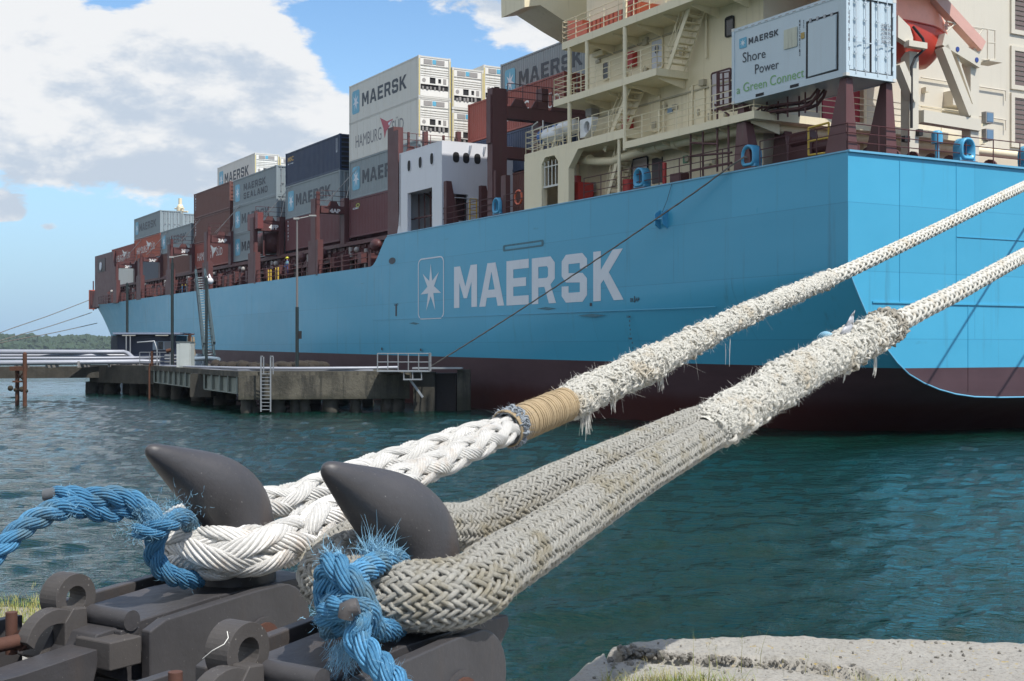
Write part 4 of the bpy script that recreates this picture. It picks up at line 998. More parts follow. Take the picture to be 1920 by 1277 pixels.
# forecastle: breakwater and gear
mb = SB(); 
t = 140; s0 = interp(t, *SD) + .6
pw = [PS(178, 481, 2.2), PS(213, 485, 2.2)]; T0 = t_at(213, 2.2); T1 = t_at(178, 2.2); zt_ = z_at(481, 2.2, T1)
mb.prism([(2.2, T0, ZM), (2.2, T1 + 1.5, ZM), (2.2, T1, zt_ - 4.5), (2.2, T1, zt_), (2.2, T0, zt_)], (.4, 0, 0)); mb.box(2.2, 30, T1 - .3, T1, ZM, zt_); mb.box(2.2, 30, T0 - .4, T0, ZM, zt_ - 1.5)
mb.build('breakwater', OXIDE, SHIP)
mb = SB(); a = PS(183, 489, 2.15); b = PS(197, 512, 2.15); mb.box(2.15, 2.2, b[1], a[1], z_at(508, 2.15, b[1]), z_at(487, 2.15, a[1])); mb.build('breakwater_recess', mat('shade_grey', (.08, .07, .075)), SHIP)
mb = SB(); p = PS(189, 499.5, 2.1); mb.cyl((2.02, p[1], p[2]), (2.14, p[1], p[2]), .55, 14); mb.build('round_lamp', WHITE, SHIP)
mb = SB()
for k, (x, y0, y1) in enumerate(((173, 568, 545), (178, 566, 548), (184, 566, 552), (192, 563, 545), (200, 560, 541), (207, 560, 545))):
    s = 3.0; t = t_at(x, s); mb.cyl((s, t, ZM), (s, t, z_at(y1, s, t)), .35, 8)
mb.box(3, 6, t_at(210, 3), t_at(180, 3), ZM, 8.0); mb.build('windlass', OXIDE, SHIP)
mb = SB(); s = 3.6; t = t_at(174, s); mb.cyl((s, t, ZM), (s, t, z_at(544, s, t)), .55, 8); mb.box(s - .3, s + .9, t - 1.5, t + .5, z_at(556, s, t), z_at(545, s, t)); mb.build('crane_pedestal', ORG, SHIP)
mb = SB(); s = 5; t = t_at(175, s); mb.tube([(s, t, ZM), (s, t, z_at(527, s, t))], .09, 6); mb.build('jackstaff', OXDK, SHIP)
# masthead seen above the far stacks
mb = SB(); s = 12; t = t_at(338, s)
for (x, y0, y1, r) in ((337.5, 400, 372, .25), (336, 396, 388, .5)): mb.cyl((s, t, z_at(y0, s, t)), (s, t, z_at(y1, s, t)), r, 8)
mb.cyl((s, t, ZM), (s, t, z_at(396, s, t)), .35, 8); mb.tube([PS(322, 397, s), PS(352, 397, s)], .12, 6); mb.sphere((s, t, z_at(388, s, t)), .42, 8, 6); mb.tube([PS(328, 391, s), PS(345, 391, s)], .1, 6)
mb.build('foremast', CREAM, SHIP)
# ================================================================== CONTAINERS
def cmat(name, c, **k): return mat('box_' + name, c, **k)
CM = {
 'grey': cmat('grey', (.235, .285, .31), rough=.5, var=.08, vscale=.6, streak=.2, dirt=(.12, .11, .10), rust=.03),
 'white': cmat('white', (.60, .60, .56), rough=.45, var=.06, vscale=.5, streak=.30, dirt=(.36, .28, .18), rust=.07, rust_scale=1.0),
 'white2': cmat('white2', (.62, .62, .58), rough=.45, var=.06, vscale=.5, streak=.35, dirt=(.34, .26, .16), rust=.13, rust_scale=.9),
 'navy': cmat('navy', (.018, .036, .085), rough=.5, var=.2, vscale=.6),
 'brown': cmat('brown', (.150, .062, .050), rough=.55, var=.1, vscale=.6, streak=.15),
 'maroon': cmat('maroon', (.125, .040, .048), rough=.55, var=.12, vscale=.6, streak=.15),
 'red': cmat('red', (.27, .062, .045), rough=.5, var=.1, vscale=.6, streak=.15),
 'redorange': cmat('redorange', (.40, .085, .04), rough=.5, var=.1, vscale=.6, streak=.15),
 'slate': cmat('slate', (.095, .115, .15), rough=.5, var=.08),
 'paleblue': cmat('paleblue', (.50, .60, .66), rough=.42, var=.05, vscale=.6, streak=.10, dirt=(.3, .3, .28)),
}
UNIT = mat('unit_white', (.74, .74, .70), .4, var=.06, streak=.25, dirt=(.35, .30, .2), rust=.04)
EMB = mat('emblem_blue', (.11, .38, .55), .45, var=.06)
CREDL = mat('crimson_mark', (.42, .06, .09), .5)
def side_sheet(mb, x, y0, y1, z0, z1, depth, pitch, axis='y', sign=1):
    """corrugated sheet on plane x (axis y) or y (axis x)"""
    k = max(2, round((y1 - y0) / pitch)); pts = []
    for i in range(k):
        a = y0 + (y1 - y0) * i / k; w_ = (y1 - y0) / k
        pts += [(a, 0), (a + .25 * w_, 0), (a + .5 * w_, depth), (a + .75 * w_, depth)]
    pts.append((y1, 0)); vs = []
    for a, d in pts:
        for z in (z0, z1): vs.append((x + sign * d, a, z) if axis == 'y' else (a, x + sign * d, z))
    mb.add(vs, [(2 * i, 2 * i + 2, 2 * i + 3, 2 * i + 1) for i in range(len(pts) - 1)])
def container(s, t, z, color, label, L=12.19, hc=2.9, kind='dry', group=None, side=True, text=None, end=True, bars=True, Wd=2.44):
    """s: port side, t: aft end, z: floor relative to the eye"""
    rt = empty('shipping_container', SW(s, t, z), TH, label, 'container', group)
    m = CM[color]; g = .02
    b = MB(); y0, y1 = .06, L - .06
    if side and kind != 'reefer': side_sheet(b, .035, .15, L - .15, .14, hc - .12, .036, .28)
    else: b.box(.025, .06, .1, L - .1, .12, hc - .1)
    b.box(Wd - .06, Wd - .03, y0, y1, .12, hc - .1); b.box(.05, Wd - .05, y0, y1, hc - .07, hc - .04); b.box(.05, Wd - .05, y0, y1, .08, .11); b.box(.05, Wd - .05, y1 - .06, y1 - .02, .1, hc - .1)
    if kind == 'reefer':
        for yy in np.arange(1.2, L - .5, 1.18): b.box(.019, .025, yy, yy + .025, .15, hc - .13)
    b.build('panelling', m, rt)
    f = MB()
    for x in (0, Wd - .15):
        for y in (0, L - .15):
            f.box(x, x + .15, y, y + .15, .1, hc - .1)
    for x in (0.006, Wd - .11): f.box(x, x + .10, .15, L - .15, 0.01, .15); f.box(x, x + .07, .15, L - .15, hc - .12, hc - .02)
    for y in (0.006, L - .11): f.box(.15, Wd - .15, y, y + .10, 0.01, .16); f.box(.15, Wd - .15, y, y + .08, hc - .13, hc - .02)
    f.build('frame', m if kind != 'reefer' else CM['white'], rt)
    cs = MB()
    for x in (-.004, Wd - .17):
        for y in (-.004, L - .17):
            for zz in (0, hc - .118): cs.box(x, x + .175, y, y + .175, zz, zz + .118)
    cs.build('corner_casting', m, rt)
    if end and kind == 'dry':
        for k in range(2):
            x0 = .16 + k * (Wd - .32) / 2; x1 = x0 + (Wd - .32) / 2 - .02
            d = MB(); side_sheet(d, .05, x0, x1, .17, hc - .14, .03, (x1 - x0) / 4.0, 'x', 1)
            dd = d.build('door', m, rt)
            if bars:
                r_ = MB()
                for q in (.28, .72): xx = x0 + (x1 - x0) * q; r_.cyl((xx, .02, .1), (xx, .02, hc - .08), .022, 6); 
                for q in (.28, .72):
                    xx = x0 + (x1 - x0) * q
                    for zz in (.35, hc * .33, hc * .66, hc - .35): r_.box(xx - .06, xx + .06, -.005, .04, zz, zz + .07)
                    r_.box(xx - .02, xx + .25, -.012, .008, hc * .40, hc * .43)
                r_.build('locking_bar', STEELG, dd)
    elif end and kind == 'open':
        d = MB(); d.box(.16, Wd - .16, .06, .09, .15, hc - .13); d.build('end_wall', DARK if color in ('navy',) else m, rt)
        d = MB()
        for q in np.arange(.3, hc - .2, .36): d.box(.14, Wd - .14, .0, .06, q, q + .10)
        d.build('end_rib', CM['redorange'] if color in ('redorange',) else m, rt)
    elif end:
        u = MB(); u.box(.15, Wd - .15, .10, .13, .1, hc - .1)                # back plate
        u.box(.17, Wd - .17, .03, .10, hc - .62, hc - .14)
        for q in range(4): zz = hc - 1.30 + q * .16; u.beam((.17, .06, zz), (Wd - .17, .06, zz), .07, .09)
        u.prism([(.17, .03, .98), (Wd - .17, .03, .98), (Wd - .17, .03, 1.52), (.17, .03, 1.52)], (0, .06, 0), [[(.86, .03, 1.06), (1.30, .03, 1.06), (1.30, .03, 1.47), (.86, .03, 1.47)], [(1.50, .03, 1.12), (1.72, .03, 1.12), (1.72, .03, 1.42), (1.50, .03, 1.42)]])
        u.box(.17, Wd - .17, .02, .09, .18, .62)
        uo = u.build('refrigeration_unit', UNIT, rt)
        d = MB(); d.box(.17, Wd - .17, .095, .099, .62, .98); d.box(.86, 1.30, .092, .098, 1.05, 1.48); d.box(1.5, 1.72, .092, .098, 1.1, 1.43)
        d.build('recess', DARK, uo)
        d = MB(); rg = random.Random(int(abs(s * 37 + t * 11 + z * 5)))
        for q in range(6): x = .35 + q * .3 + rg.uniform(-.05, .05); d.cyl((x, .04, .64), (x, .04, .64 + rg.uniform(.15, .30)), rg.uniform(.05, .11), 8)
        d.cyl((.42, .02, 1.25), (.42, .05, 1.25), .14, 12); d.box(1.88, 2.1, .01, .04, 1.1, 1.45)
        for x in (.4, 1.35): d.box(x, x + .62, .008, .03, hc - .54, hc - .22)
        d.build_each('compressor', mat('grey_paint', (.3, .29, .28)), uo)
        d = MB(); d.box(1.06, 1.33, .006, .028, hc - .52, hc - .22); d.build('badge', EMB, uo)
        d = MB(); d.beam((.05, -.01, .2), (.05, -.01, hc - .2), .03, .05); d.beam((Wd - .05, -.01, .2), (Wd - .05, -.01, hc - .2), .03, .05); d.build('yellow_trim', mat('faded_yellow', (.62, .50, .12), .5), uo)
    def SF(u, v, d=.0): return (-.003 - d, L * (1 - u), hc * v)
    px = -.003 if kind == 'reefer' else .030
    px = .016 if kind == 'reefer' else .032
    def pos(u0, u1, v0, v1, d=0): return lambda u, v: (px - d, L * (1 - (u0 + (u1 - u0) * u)), hc * (v0 + (v1 - v0) * v))
    if text == 'M' or text == 'MS':
        e0 = (.045, .16, .22, .82) if text == 'M' else (.045, .155, .18, .80)
        q = MB(); fn = pos(*e0); q.flat([fn(u, v) for u, v in [((a + .5), (b + .5)) for a, b in [(x, y) for x, y in rr(-.5, .5, -.5, .5, .16)]]])
        eo = q.build('emblem', EMB, rt)
        q = MB(); q.flat(star_poly(pos(*e0, .004), .42, .14)); q.build('star', LETW, eo)
        q = MB()
        if text == 'M': block_text(q, 'MAERSK', pos(.20, .84, .34, .68))
        else: block_text(q, 'MAERSK', pos(.25, .76, .50, .74)); block_text(q, 'SEALAND', pos(.25, .80, .20, .42), gap=.24)
        q.build('lettering', LETD, rt)
    elif text in ('H', 'HR'):
        lm_ = LETD if text == 'H' else mat('white_letter2', (.7, .7, .7), .5)
        q = MB(); font_text(q, 'HAMBURG', pos(.10, .49, .30, .62)); font_text(q, 'SÜD', pos(.64, .80, .36, .72)); q.build('lettering', mat('grey_lettering', (.16, .16, .18), .5) if text == 'H' else lm_, rt)
        q = MB(); fn = pos(.46, .66, .30, .85)
        q.flat([fn(.05, 1.0), fn(.55, .72), fn(.98, .74), fn(.72, .45), fn(.50, .30), fn(.38, .0), fn(.30, .45)])
        q.build('pennant', CREDL if text == 'H' else lm_, rt)
        if text == 'H':
            q = MB(); fn = pos(.46, .66, .30, .85, .004); q.flat([fn(.62, .62), fn(.9, .70), fn(.70, .48)]); q.build('pennant_patch', LETW, rt)
    elif text == 'HAMx':
        q = MB(); font_text(q, 'HAMBURG', pos(.22, .66, .26, .62)); font_text(q, 'SÜD', pos(.80, .96, .26, .62)); q.build('lettering', mat('white_letter2', (.7, .7, .7), .5), rt)
    elif text == 'MSC':
        q = MB(); font_text(q, 'MSC', pos(.04, .155, .72, .86), .03); q.build('lettering', mat('gold_letter', (.50, .30, .05), .5), rt)
        q = MB(); font_text(q, '8 7 42', pos(.04, .15, .63, .67), .02); font_text(q, 'U1', pos(.93, .955, .5, .9), .0); q.build('number', LETW, rt)
    elif text == 'V':
        q = MB()
        for i, ch in enumerate('T1U487'): font_text(q, ch, pos(.035, .055, .86 - i * .11, .93 - i * .11), .02)
        q.build('lettering', LETW, rt)
    elif text == 'D':
        q = MB(); font_text(q, 'cai', pos(.05, .14, .72, .78), .03); q.build('lettering', LETW, rt)
        q = MB(); q.flat([pos(.10, .16, .76, .86)(.5 + .5 * math.cos(a), .5 + .5 * math.sin(a)) for a in [i * math.pi / 6 for i in range(12)]], [[pos(.10, .16, .76, .86)(.5 + .32 * math.cos(a), .5 + .32 * math.sin(a)) for a in [i * math.pi / 6 for i in range(12)]]]); q.build('ring_mark', mat('lime_mark', (.45, .55, .1)), rt)
    elif text == 'Ms':
        q = MB(); block_text(q, 'MAERSK', pos(.1, .85, .35, .6)); q.build('lettering', LETD, rt)
    return rt
G = 'containers stacked on the ship'
S0 = 2.47; PW = 2.50
# bay A (just ahead of the white house)
a0 = 43.0; lev = [8.42, 11.31, 14.20, 17.02]
container(S0, a0, lev[3], 'white', 'white starred refrigerated box with dark lettering, topmost behind the white deckhouse', kind='reefer', text='M', group=G)
container(S0, a0, lev[2], 'white2', 'white rust streaked box with thin grey lettering and a crimson pennant', kind='reefer', text='H', group=G)
container(S0, a0, lev[1], 'grey', 'grey starred box half hidden by the red post beside the white deckhouse', text='M', group=G)
container(S0, a0, lev[0], 'maroon', 'dark maroon box with a small lime ring mark at the foot of the tallest stack', text='D', group=G)
container(S0 + PW, a0 - .1, 16.45, 'white', 'white refrigerated box with yellow corner trim, top of the second stack', kind='reefer', group=G)
container(S0 + PW, a0 - .1, 13.5, 'white2', 'white refrigerated box with yellow stickers, second in the second stack', kind='reefer', group=G)
container(S0 + PW, a0, 10.6, 'grey', 'grey box low in the second stack above the white deckhouse roof', group=G, end=True)
container(S0 + 2 * PW, a0, 16.9, 'white2', 'white refrigerated box with a dark round fan, top of the third stack', kind='reefer', group=G)
container(S0 + 2 * PW, a0, 14.0, 'white', 'white refrigerated box below the one with the dark round fan', kind='reefer', group=G)
# bay Z (over the poop, inboard)
container(4.97, 28.4, 13.78, 'red', 'red box with thin white lettering behind the tall oxide red gantry', hc=2.59, text='HAMx', group=G)
container(4.97, 28.4, 11.15, 'navy', 'dark blue box under the red lettered box behind the gantry', hc=2.6, group=G)
container(4.97, 28.4, 8.5, 'brown', 'brown box at the bottom behind the blue fairlead and lifebuoy', hc=2.6, group=G)
container(7.47, 28.4, 16.43, 'grey', 'grey box with blue star emblem topmost beside the cream galleries', text='M', group=G)
container(7.47, 28.4, 13.5, 'maroon', 'maroon box hidden mostly behind the red lettered box', group=G, side=False)
# bay B
b0 = 57.1
container(S0, b0, 13.85, 'navy', 'dark navy corrugated box with small gold lettering, top of its stack', kind='open', hc=2.8, text='MSC', group=G)
container(S0, b0, 11.05, 'grey', 'grey box with blue star emblem directly under the navy box', kind='dry', hc=2.8, text='M', group=G)
container(S0, b0, 8.35, 'maroon', 'maroon box behind the tall thin lamp post', hc=2.7, text='V', group=G)
container(S0 + PW, b0, 13.7, 'slate', 'slate box in the stack behind the navy box', hc=2.6, kind='open', group=G, side=False)
container(S0 + PW, b0, 11.0, 'white2', 'pale box whose end shows beside the grey box under the navy one', hc=2.6, kind='reefer', group=G, side=False)
container(S0 + PW, b0, 8.3, 'grey', 'grey box end low beside the maroon box at bay number 4AP', hc=2.6, group=G, side=False)
# bay C
c0 = 71.6; hs_ = 2.59
container(S0, c0, 13.42, 'grey', 'grey box with two lines of dark lettering and blue star emblem', hc=hs_, kind='dry', text='MS', group=G)
container(S0, c0, 10.84, 'grey', 'grey box with blue star emblem under the one with two lines of lettering', hc=hs_, text='M', group=G)
container(S0, c0, 8.25, 'grey', 'pale grey starred box at the bottom behind the round tank frame', hc=hs_, text='M', group=G)
container(S0 + PW, c0, 13.42, 'grey', 'grey doors of the box inboard of the two line lettered one', hc=hs_, group=G, side=False)
container(S0 + PW, c0, 10.84, 'brown', 'brown box end inboard of the second grey starred box', hc=hs_, kind='open', group=G, side=False)
# bay D
d0 = 84.9
container(S0, d0, 13.5, 'brown', 'plain red brown box on top of the brown stack', hc=hs_, kind='open', text='V', group=G)
container(S0, d0, 10.88, 'brown', 'plain red brown box second in the brown stack', hc=hs_, kind='open', text='V', group=G)
container(S0, d0, 8.27, 'red', 'red box with white lettering and pennant at the bottom of the brown stack', hc=hs_, text='HR', kind='open', group=G)
container(S0 + PW, d0, 16.1, 'white', 'white refrigerated box with starred emblem standing above the brown stack', hc=2.9, kind='reefer', text='M', group=G)
container(S0 + 2 * PW, d0, 16.0, 'white2', 'white refrigerated box to the right of the starred one above the brown stack', hc=2.8, kind='reefer', group=G, side=False)
container(S0 + PW, d0, 13.5, 'grey', 'grey box end inboard of the upper brown box', hc=hs_, group=G, side=False)
container(S0 + PW, d0, 10.88, 'white2', 'pale box end inboard of the lower brown box', hc=hs_, kind='reefer', group=G, side=False)
# bay E
e0 = 98.2
container(S0, e0, 10.66, 'grey', 'grey lettered box with rusty end over the bay number 3FP', hc=2.55, kind='dry', text='M', group=G)
container(S0, e0, 8.1, 'brown', 'brown box beneath the grey box at bay number 3FP', hc=2.55, kind='open', text='V', group=G)
container(S0 + PW, e0, 10.6, 'white2', 'rusty white box end inboard at bay number 3FP', hc=2.55, kind='reefer', group=G, side=False)
container(S0 + PW, e0, 8.0, 'redorange', 'orange red box end low inboard at bay number 3FP', hc=2.55, kind='open', group=G, side=False)
# bay F
f0 = 110.6
container(S0, f0, 13.18, 'grey', 'grey lettered box topmost at the forward end with grey doors', hc=2.55, text='M', group=G)
container(S0, f0, 10.6, 'redorange', 'orange red box with white pennant just below the topmost forward grey box', hc=2.55, kind='open', text='HR', group=G)
container(S0, f0, 8.0, 'slate', 'slate grey box end beneath the bay number 2AP', hc=2.55, kind='plain' if False else 'open', group=G)
for k in (1, 2, 3): container(S0 + k * PW, f0, 12.95 if k < 3 else 12.6, 'grey', ('grey box doors right of the topmost forward grey box', 'grey box doors second to the right of the topmost forward box', 'grey box doors farthest inboard at the forward stack, beside the brown stack')[k - 1], hc=2.55, group=G, side=False)
# bay G
g0 = 122.6
container(S0, g0, 10.3, 'red', 'red box with white pennant standing above bay number 2FP', hc=2.55, kind='open', text='HR', group=G)
container(S0, g0, 7.7, 'white2', 'pale tank like box end beneath bay number 2FP', hc=2.55, kind='reefer', group=G)
container(S0 + PW, g0, 10.3, 'red', 'plain red box inboard of the foremost red lettered box', hc=2.55, kind='open', group=G, side=False)
container(2.3, 133.6, 7.35, 'grey', 'short pale grey lettered box foremost on deck by the breakwater', L=6.06, hc=2.9, text='Ms', group=G)
# oval tank box inside the 4FP frame
TK = empty('tank_container', SW(1.0, t_at(492, 1), 8.0), TH, 'brown round tank in a frame standing under the bay number 4FP', 'tank container')
mb = MB(); mb.tube([(1.0, y, 1.3) for y in (-.2, 0, .3, 2.6, 2.9, 3.1)], [.3, .8, 1.0, 1.0, .8, .3], 16); mb.build('tank', OXIDE, TK)
mb = MB()
for x in (0, 2.1):
    for y in (-.3, 3.1): mb.box(x - .06, x + .06, y - .06, y + .06, 0, 2.5)
for z in (.05, 2.45):
    mb.box(0, 2.1, -.35, -.25, z - .05, z + .05); mb.box(-.05, .05, -.3, 3.1, z - .05, z + .05)
mb.build('frame', OXDK, TK)

# --- shore power box -----------------------------------------------------------
SPL, SPW, SPH = BT1 - BT0, BX1 - BX0, BZ1 - BZ0
sp = empty('shore_power_container', SW(0, BT0, BZ0), TH, 'pale container on four dark red legs over the stern corner, green lettering', 'container')
m = CM['paleblue']
b = MB(); b.box(.03, SPW - .03, .1, SPL - .03, .14, SPH - .12); b.build('panelling', m, sp)
f = MB()
for x in (0, SPW - .16):
    for y in (0, SPL - .16): f.box(x, x + .16, y, y + .16, .12, SPH - .12)
for x in (0.01, SPW - .13): f.box(x, x + .12, .16, SPL - .16, .0, .26); f.box(x, x + .10, .16, SPL - .16, SPH - .16, SPH - .02)
for y in (0.01, SPL - .13): f.box(.16, SPW - .16, y, y + .12, .0, .22); f.box(.16, SPW - .16, y, y + .10, SPH - .16, SPH - .02)
f.box(.1, SPW - .1, .1, SPL - .1, .02, .06)
f.build('frame', m, sp)
c_ = MB()
for x in (-.006, SPW - .17):
    for y in (-.006, SPL - .17):
        for z in (-.002, SPH - .12): c_.box(x, x + .178, y, y + .178, z, z + .122)
c_.build('corner_casting', CM['white2'], sp)
for k in range(2):
    x0 = .17 + k * (SPW - .34) / 2; x1 = x0 + (SPW - .34) / 2 - .02
    d = MB(); side_sheet(d, .05, x0 + .03, x1 - .03, .26, SPH - .19, .045, (x1 - x0) / 2.0, 'x', 1); dd = d.build('door', m, sp)
    d = MB(); d.prism([(x0, .03, .22), (x1, .03, .22), (x1, .03, SPH - .17), (x0, .03, SPH - .17)], (0, .03, 0), [[(x0 + .035, .03, .26), (x1 - .035, .03, .26), (x1 - .035, .03, SPH - .20), (x0 + .035, .03, SPH - .20)]]); d.build('door_seal', DARK, dd)
    for q in (.30, .74):
        xx = x0 + (x1 - x0) * q; r_ = MB(); r_.cyl((xx, .0, .12), (xx, .0, SPH - .06), .022, 8)
        for zz in (.28, .9, 1.5, 2.2, SPH - .35): r_.box(xx - .07, xx + .07, -.02, .03, zz, zz + .07)
        r_.box(xx - .02, xx + .34, -.03, -.01, 1.32, 1.36); r_.build('locking_bar', mat('pale_steel', (.50, .56, .60), .4, .2), dd)
    hg = MB()
    for zz in (.4, 1.1, 1.8, 2.5): hg.box((x0 - .06) if k == 0 else (x1 - .01), (x0 + .06) if k == 0 else (x1 + .08), -.01, .04, zz, zz + .16)
    hg.build_each('hinge', m, dd)
def spf(x, y):   # photo point on the box's port face -> local
    t = t_at(x, 0); return (.012, t - BT0, z_at(y, 0, t) - BZ0)
def sppos(x0, x1, ybl, ytl, slope_b, slope_t, d=.0):
    def fn(u, v):
        x = x0 + (x1 - x0) * u; yb_ = ybl + slope_b * (x - x0); yt_ = ytl + slope_t * (x - x0)
        p = spf(x, yb_ + (yt_ - yb_) * v); return (p[0] - d, p[1], p[2])
    return fn
def cx6(v): return 1280 + v / 3.755
def cy6(v): return v / 3.755
def sptext(txt, x0, x1, yb0, yt0, yb1, yt1, m, name, bold=.0, block=False):
    q = MB(); X0, X1 = cx6(x0), cx6(x1)
    fn = sppos(X0, X1, cy6(yb0), cy6(yt0), (cy6(yb1) - cy6(yb0)) / (X1 - X0), (cy6(yt1) - cy6(yt0)) / (X1 - X0))
    (block_text(q, txt, fn, .2) if block else font_text(q, txt, fn, bold)); return q.build(name, m, sp)
sptext('MAERSK', 462, 672, 313, 270, 247, 203, LETD, 'lettering', block=True)
sptext('Shore', 420, 581, 443, 370, 405, 343, LETD, 'lettering')
sptext('Power', 507, 675, 522, 455, 480, 420, LETD, 'lettering')
GRN = mat('green_lettering', (.20, .42, .16), .5)
sptext('a', 378, 403, 664, 626, 657, 618, GRN, 'lettering'); sptext('Green', 424, 590, 650, 583, 612, 552, GRN, 'lettering'); sptext('Connect', 612, 852, 607, 535, 540, 476, GRN, 'lettering')
q = MB(); fn = sppos(cx6(396), cx6(448), cy6(345), cy6(275), -12 / 52, -18 / 52); q.flat([fn(a + .5, b + .5) for a, b in rr(-.5, .5, -.5, .5, .12)]); eo = q.build('emblem', EMB, sp)
q = MB(); fn2 = sppos(cx6(396), cx6(448), cy6(345), cy6(275), -12 / 52, -18 / 52, .004); q.flat(star_poly(fn2, .40, .14)); q.build('star', mat('pale_star', (.6, .7, .75)), eo)
# side hatch with dark gasket, patch panel, small print
q = MB(); hp = lambda x, y: spf(cx6(x), cy6(y))
o4 = [hp(865, 560), hp(1093, 495), hp(1095, 80), hp(868, 152)]; i4 = [hp(880, 545), hp(1083, 487), hp(1085, 95), hp(882, 160)]
q.flat(o4, [i4]); ho = q.build('hatch', DARK, sp)
q = MB(); q.prism([(a, b + .0, c) for a, b, c in [hp(884, 541), hp(1080, 485), hp(1081, 103), hp(885, 168)]], (-.03, 0, 0)); q.build('hatch_leaf', m, ho)
q = MB()
for x in (900, 950, 1000, 1050): p = hp(x, 145 - (x - 900) * .27); q.box(-.02, .01, p[1] - .06, p[1] + .06, p[2] - .06, p[2] + .08)
q.build_each('hatch_hinge', STEELG, ho)
q = MB(); pz = [hp(712, 350), hp(805, 325), hp(806, 186), hp(713, 214)]; q.prism(pz, (-.02, 0, 0)); po = q.build('patch_panel', mat('yellowed_white', (.52, .54, .44), .5, streak=.3), sp)
q = MB()
for i in range(8): font_text(q, '8S7EU4W5'[i], sppos(cx6(846), cx6(852), cy6(150 + i * 12), cy6(140 + i * 12), 0, 0), .02) if i < 5 else None
for i in range(10): font_text(q, 'MMCU482713'[i], sppos(cx6(818), cx6(825), cy6(160 + i * 26), cy6(138 + i * 26), 0, 0), .02)
q.build('number', LETD, sp)
q = MB(); p = hp(843, 250); q.box(.0, .012, p[1] - .1, p[1] + .1, p[2] - .12, p[2] + .12); q.build('plate', mat('brass', (.4, .28, .08)), sp)
q = MB()
for i in range(12): font_text(q, 'MMCU4827 135'[i] if 'MMCU4827 135'[i] != ' ' else '1', (lambda i: (lambda u, v: (.1 + .06 * u, -.008, SPH - .35 - i * .17 + .12 * v)))(i), .02)
for i in range(5): font_text(q, ('22G1', '30480', '67200', '2240', '28240')[i], (lambda i: (lambda u, v: (1.85 + .5 * u, -.002 + .02, 2.1 - i * .16 + .1 * v)))(i), .02)
q.build('door_number', mat('grey_lettering', (.16, .16, .18), .5), sp)
q = MB(); y = .3
while y < SPL - .3: q.box(.005, .009, y, y + .2, SPH - .13, SPH - .1); y += .42
q.build('stitch_mark', mat('grey_paint', (.3, .29, .28)), sp)
q = MB()
for y in (2.9, 5.0): q.box(-.004, .12, y - .25, y + .25, .05, .17)
q.build_each('fork_pocket', DARK, sp)

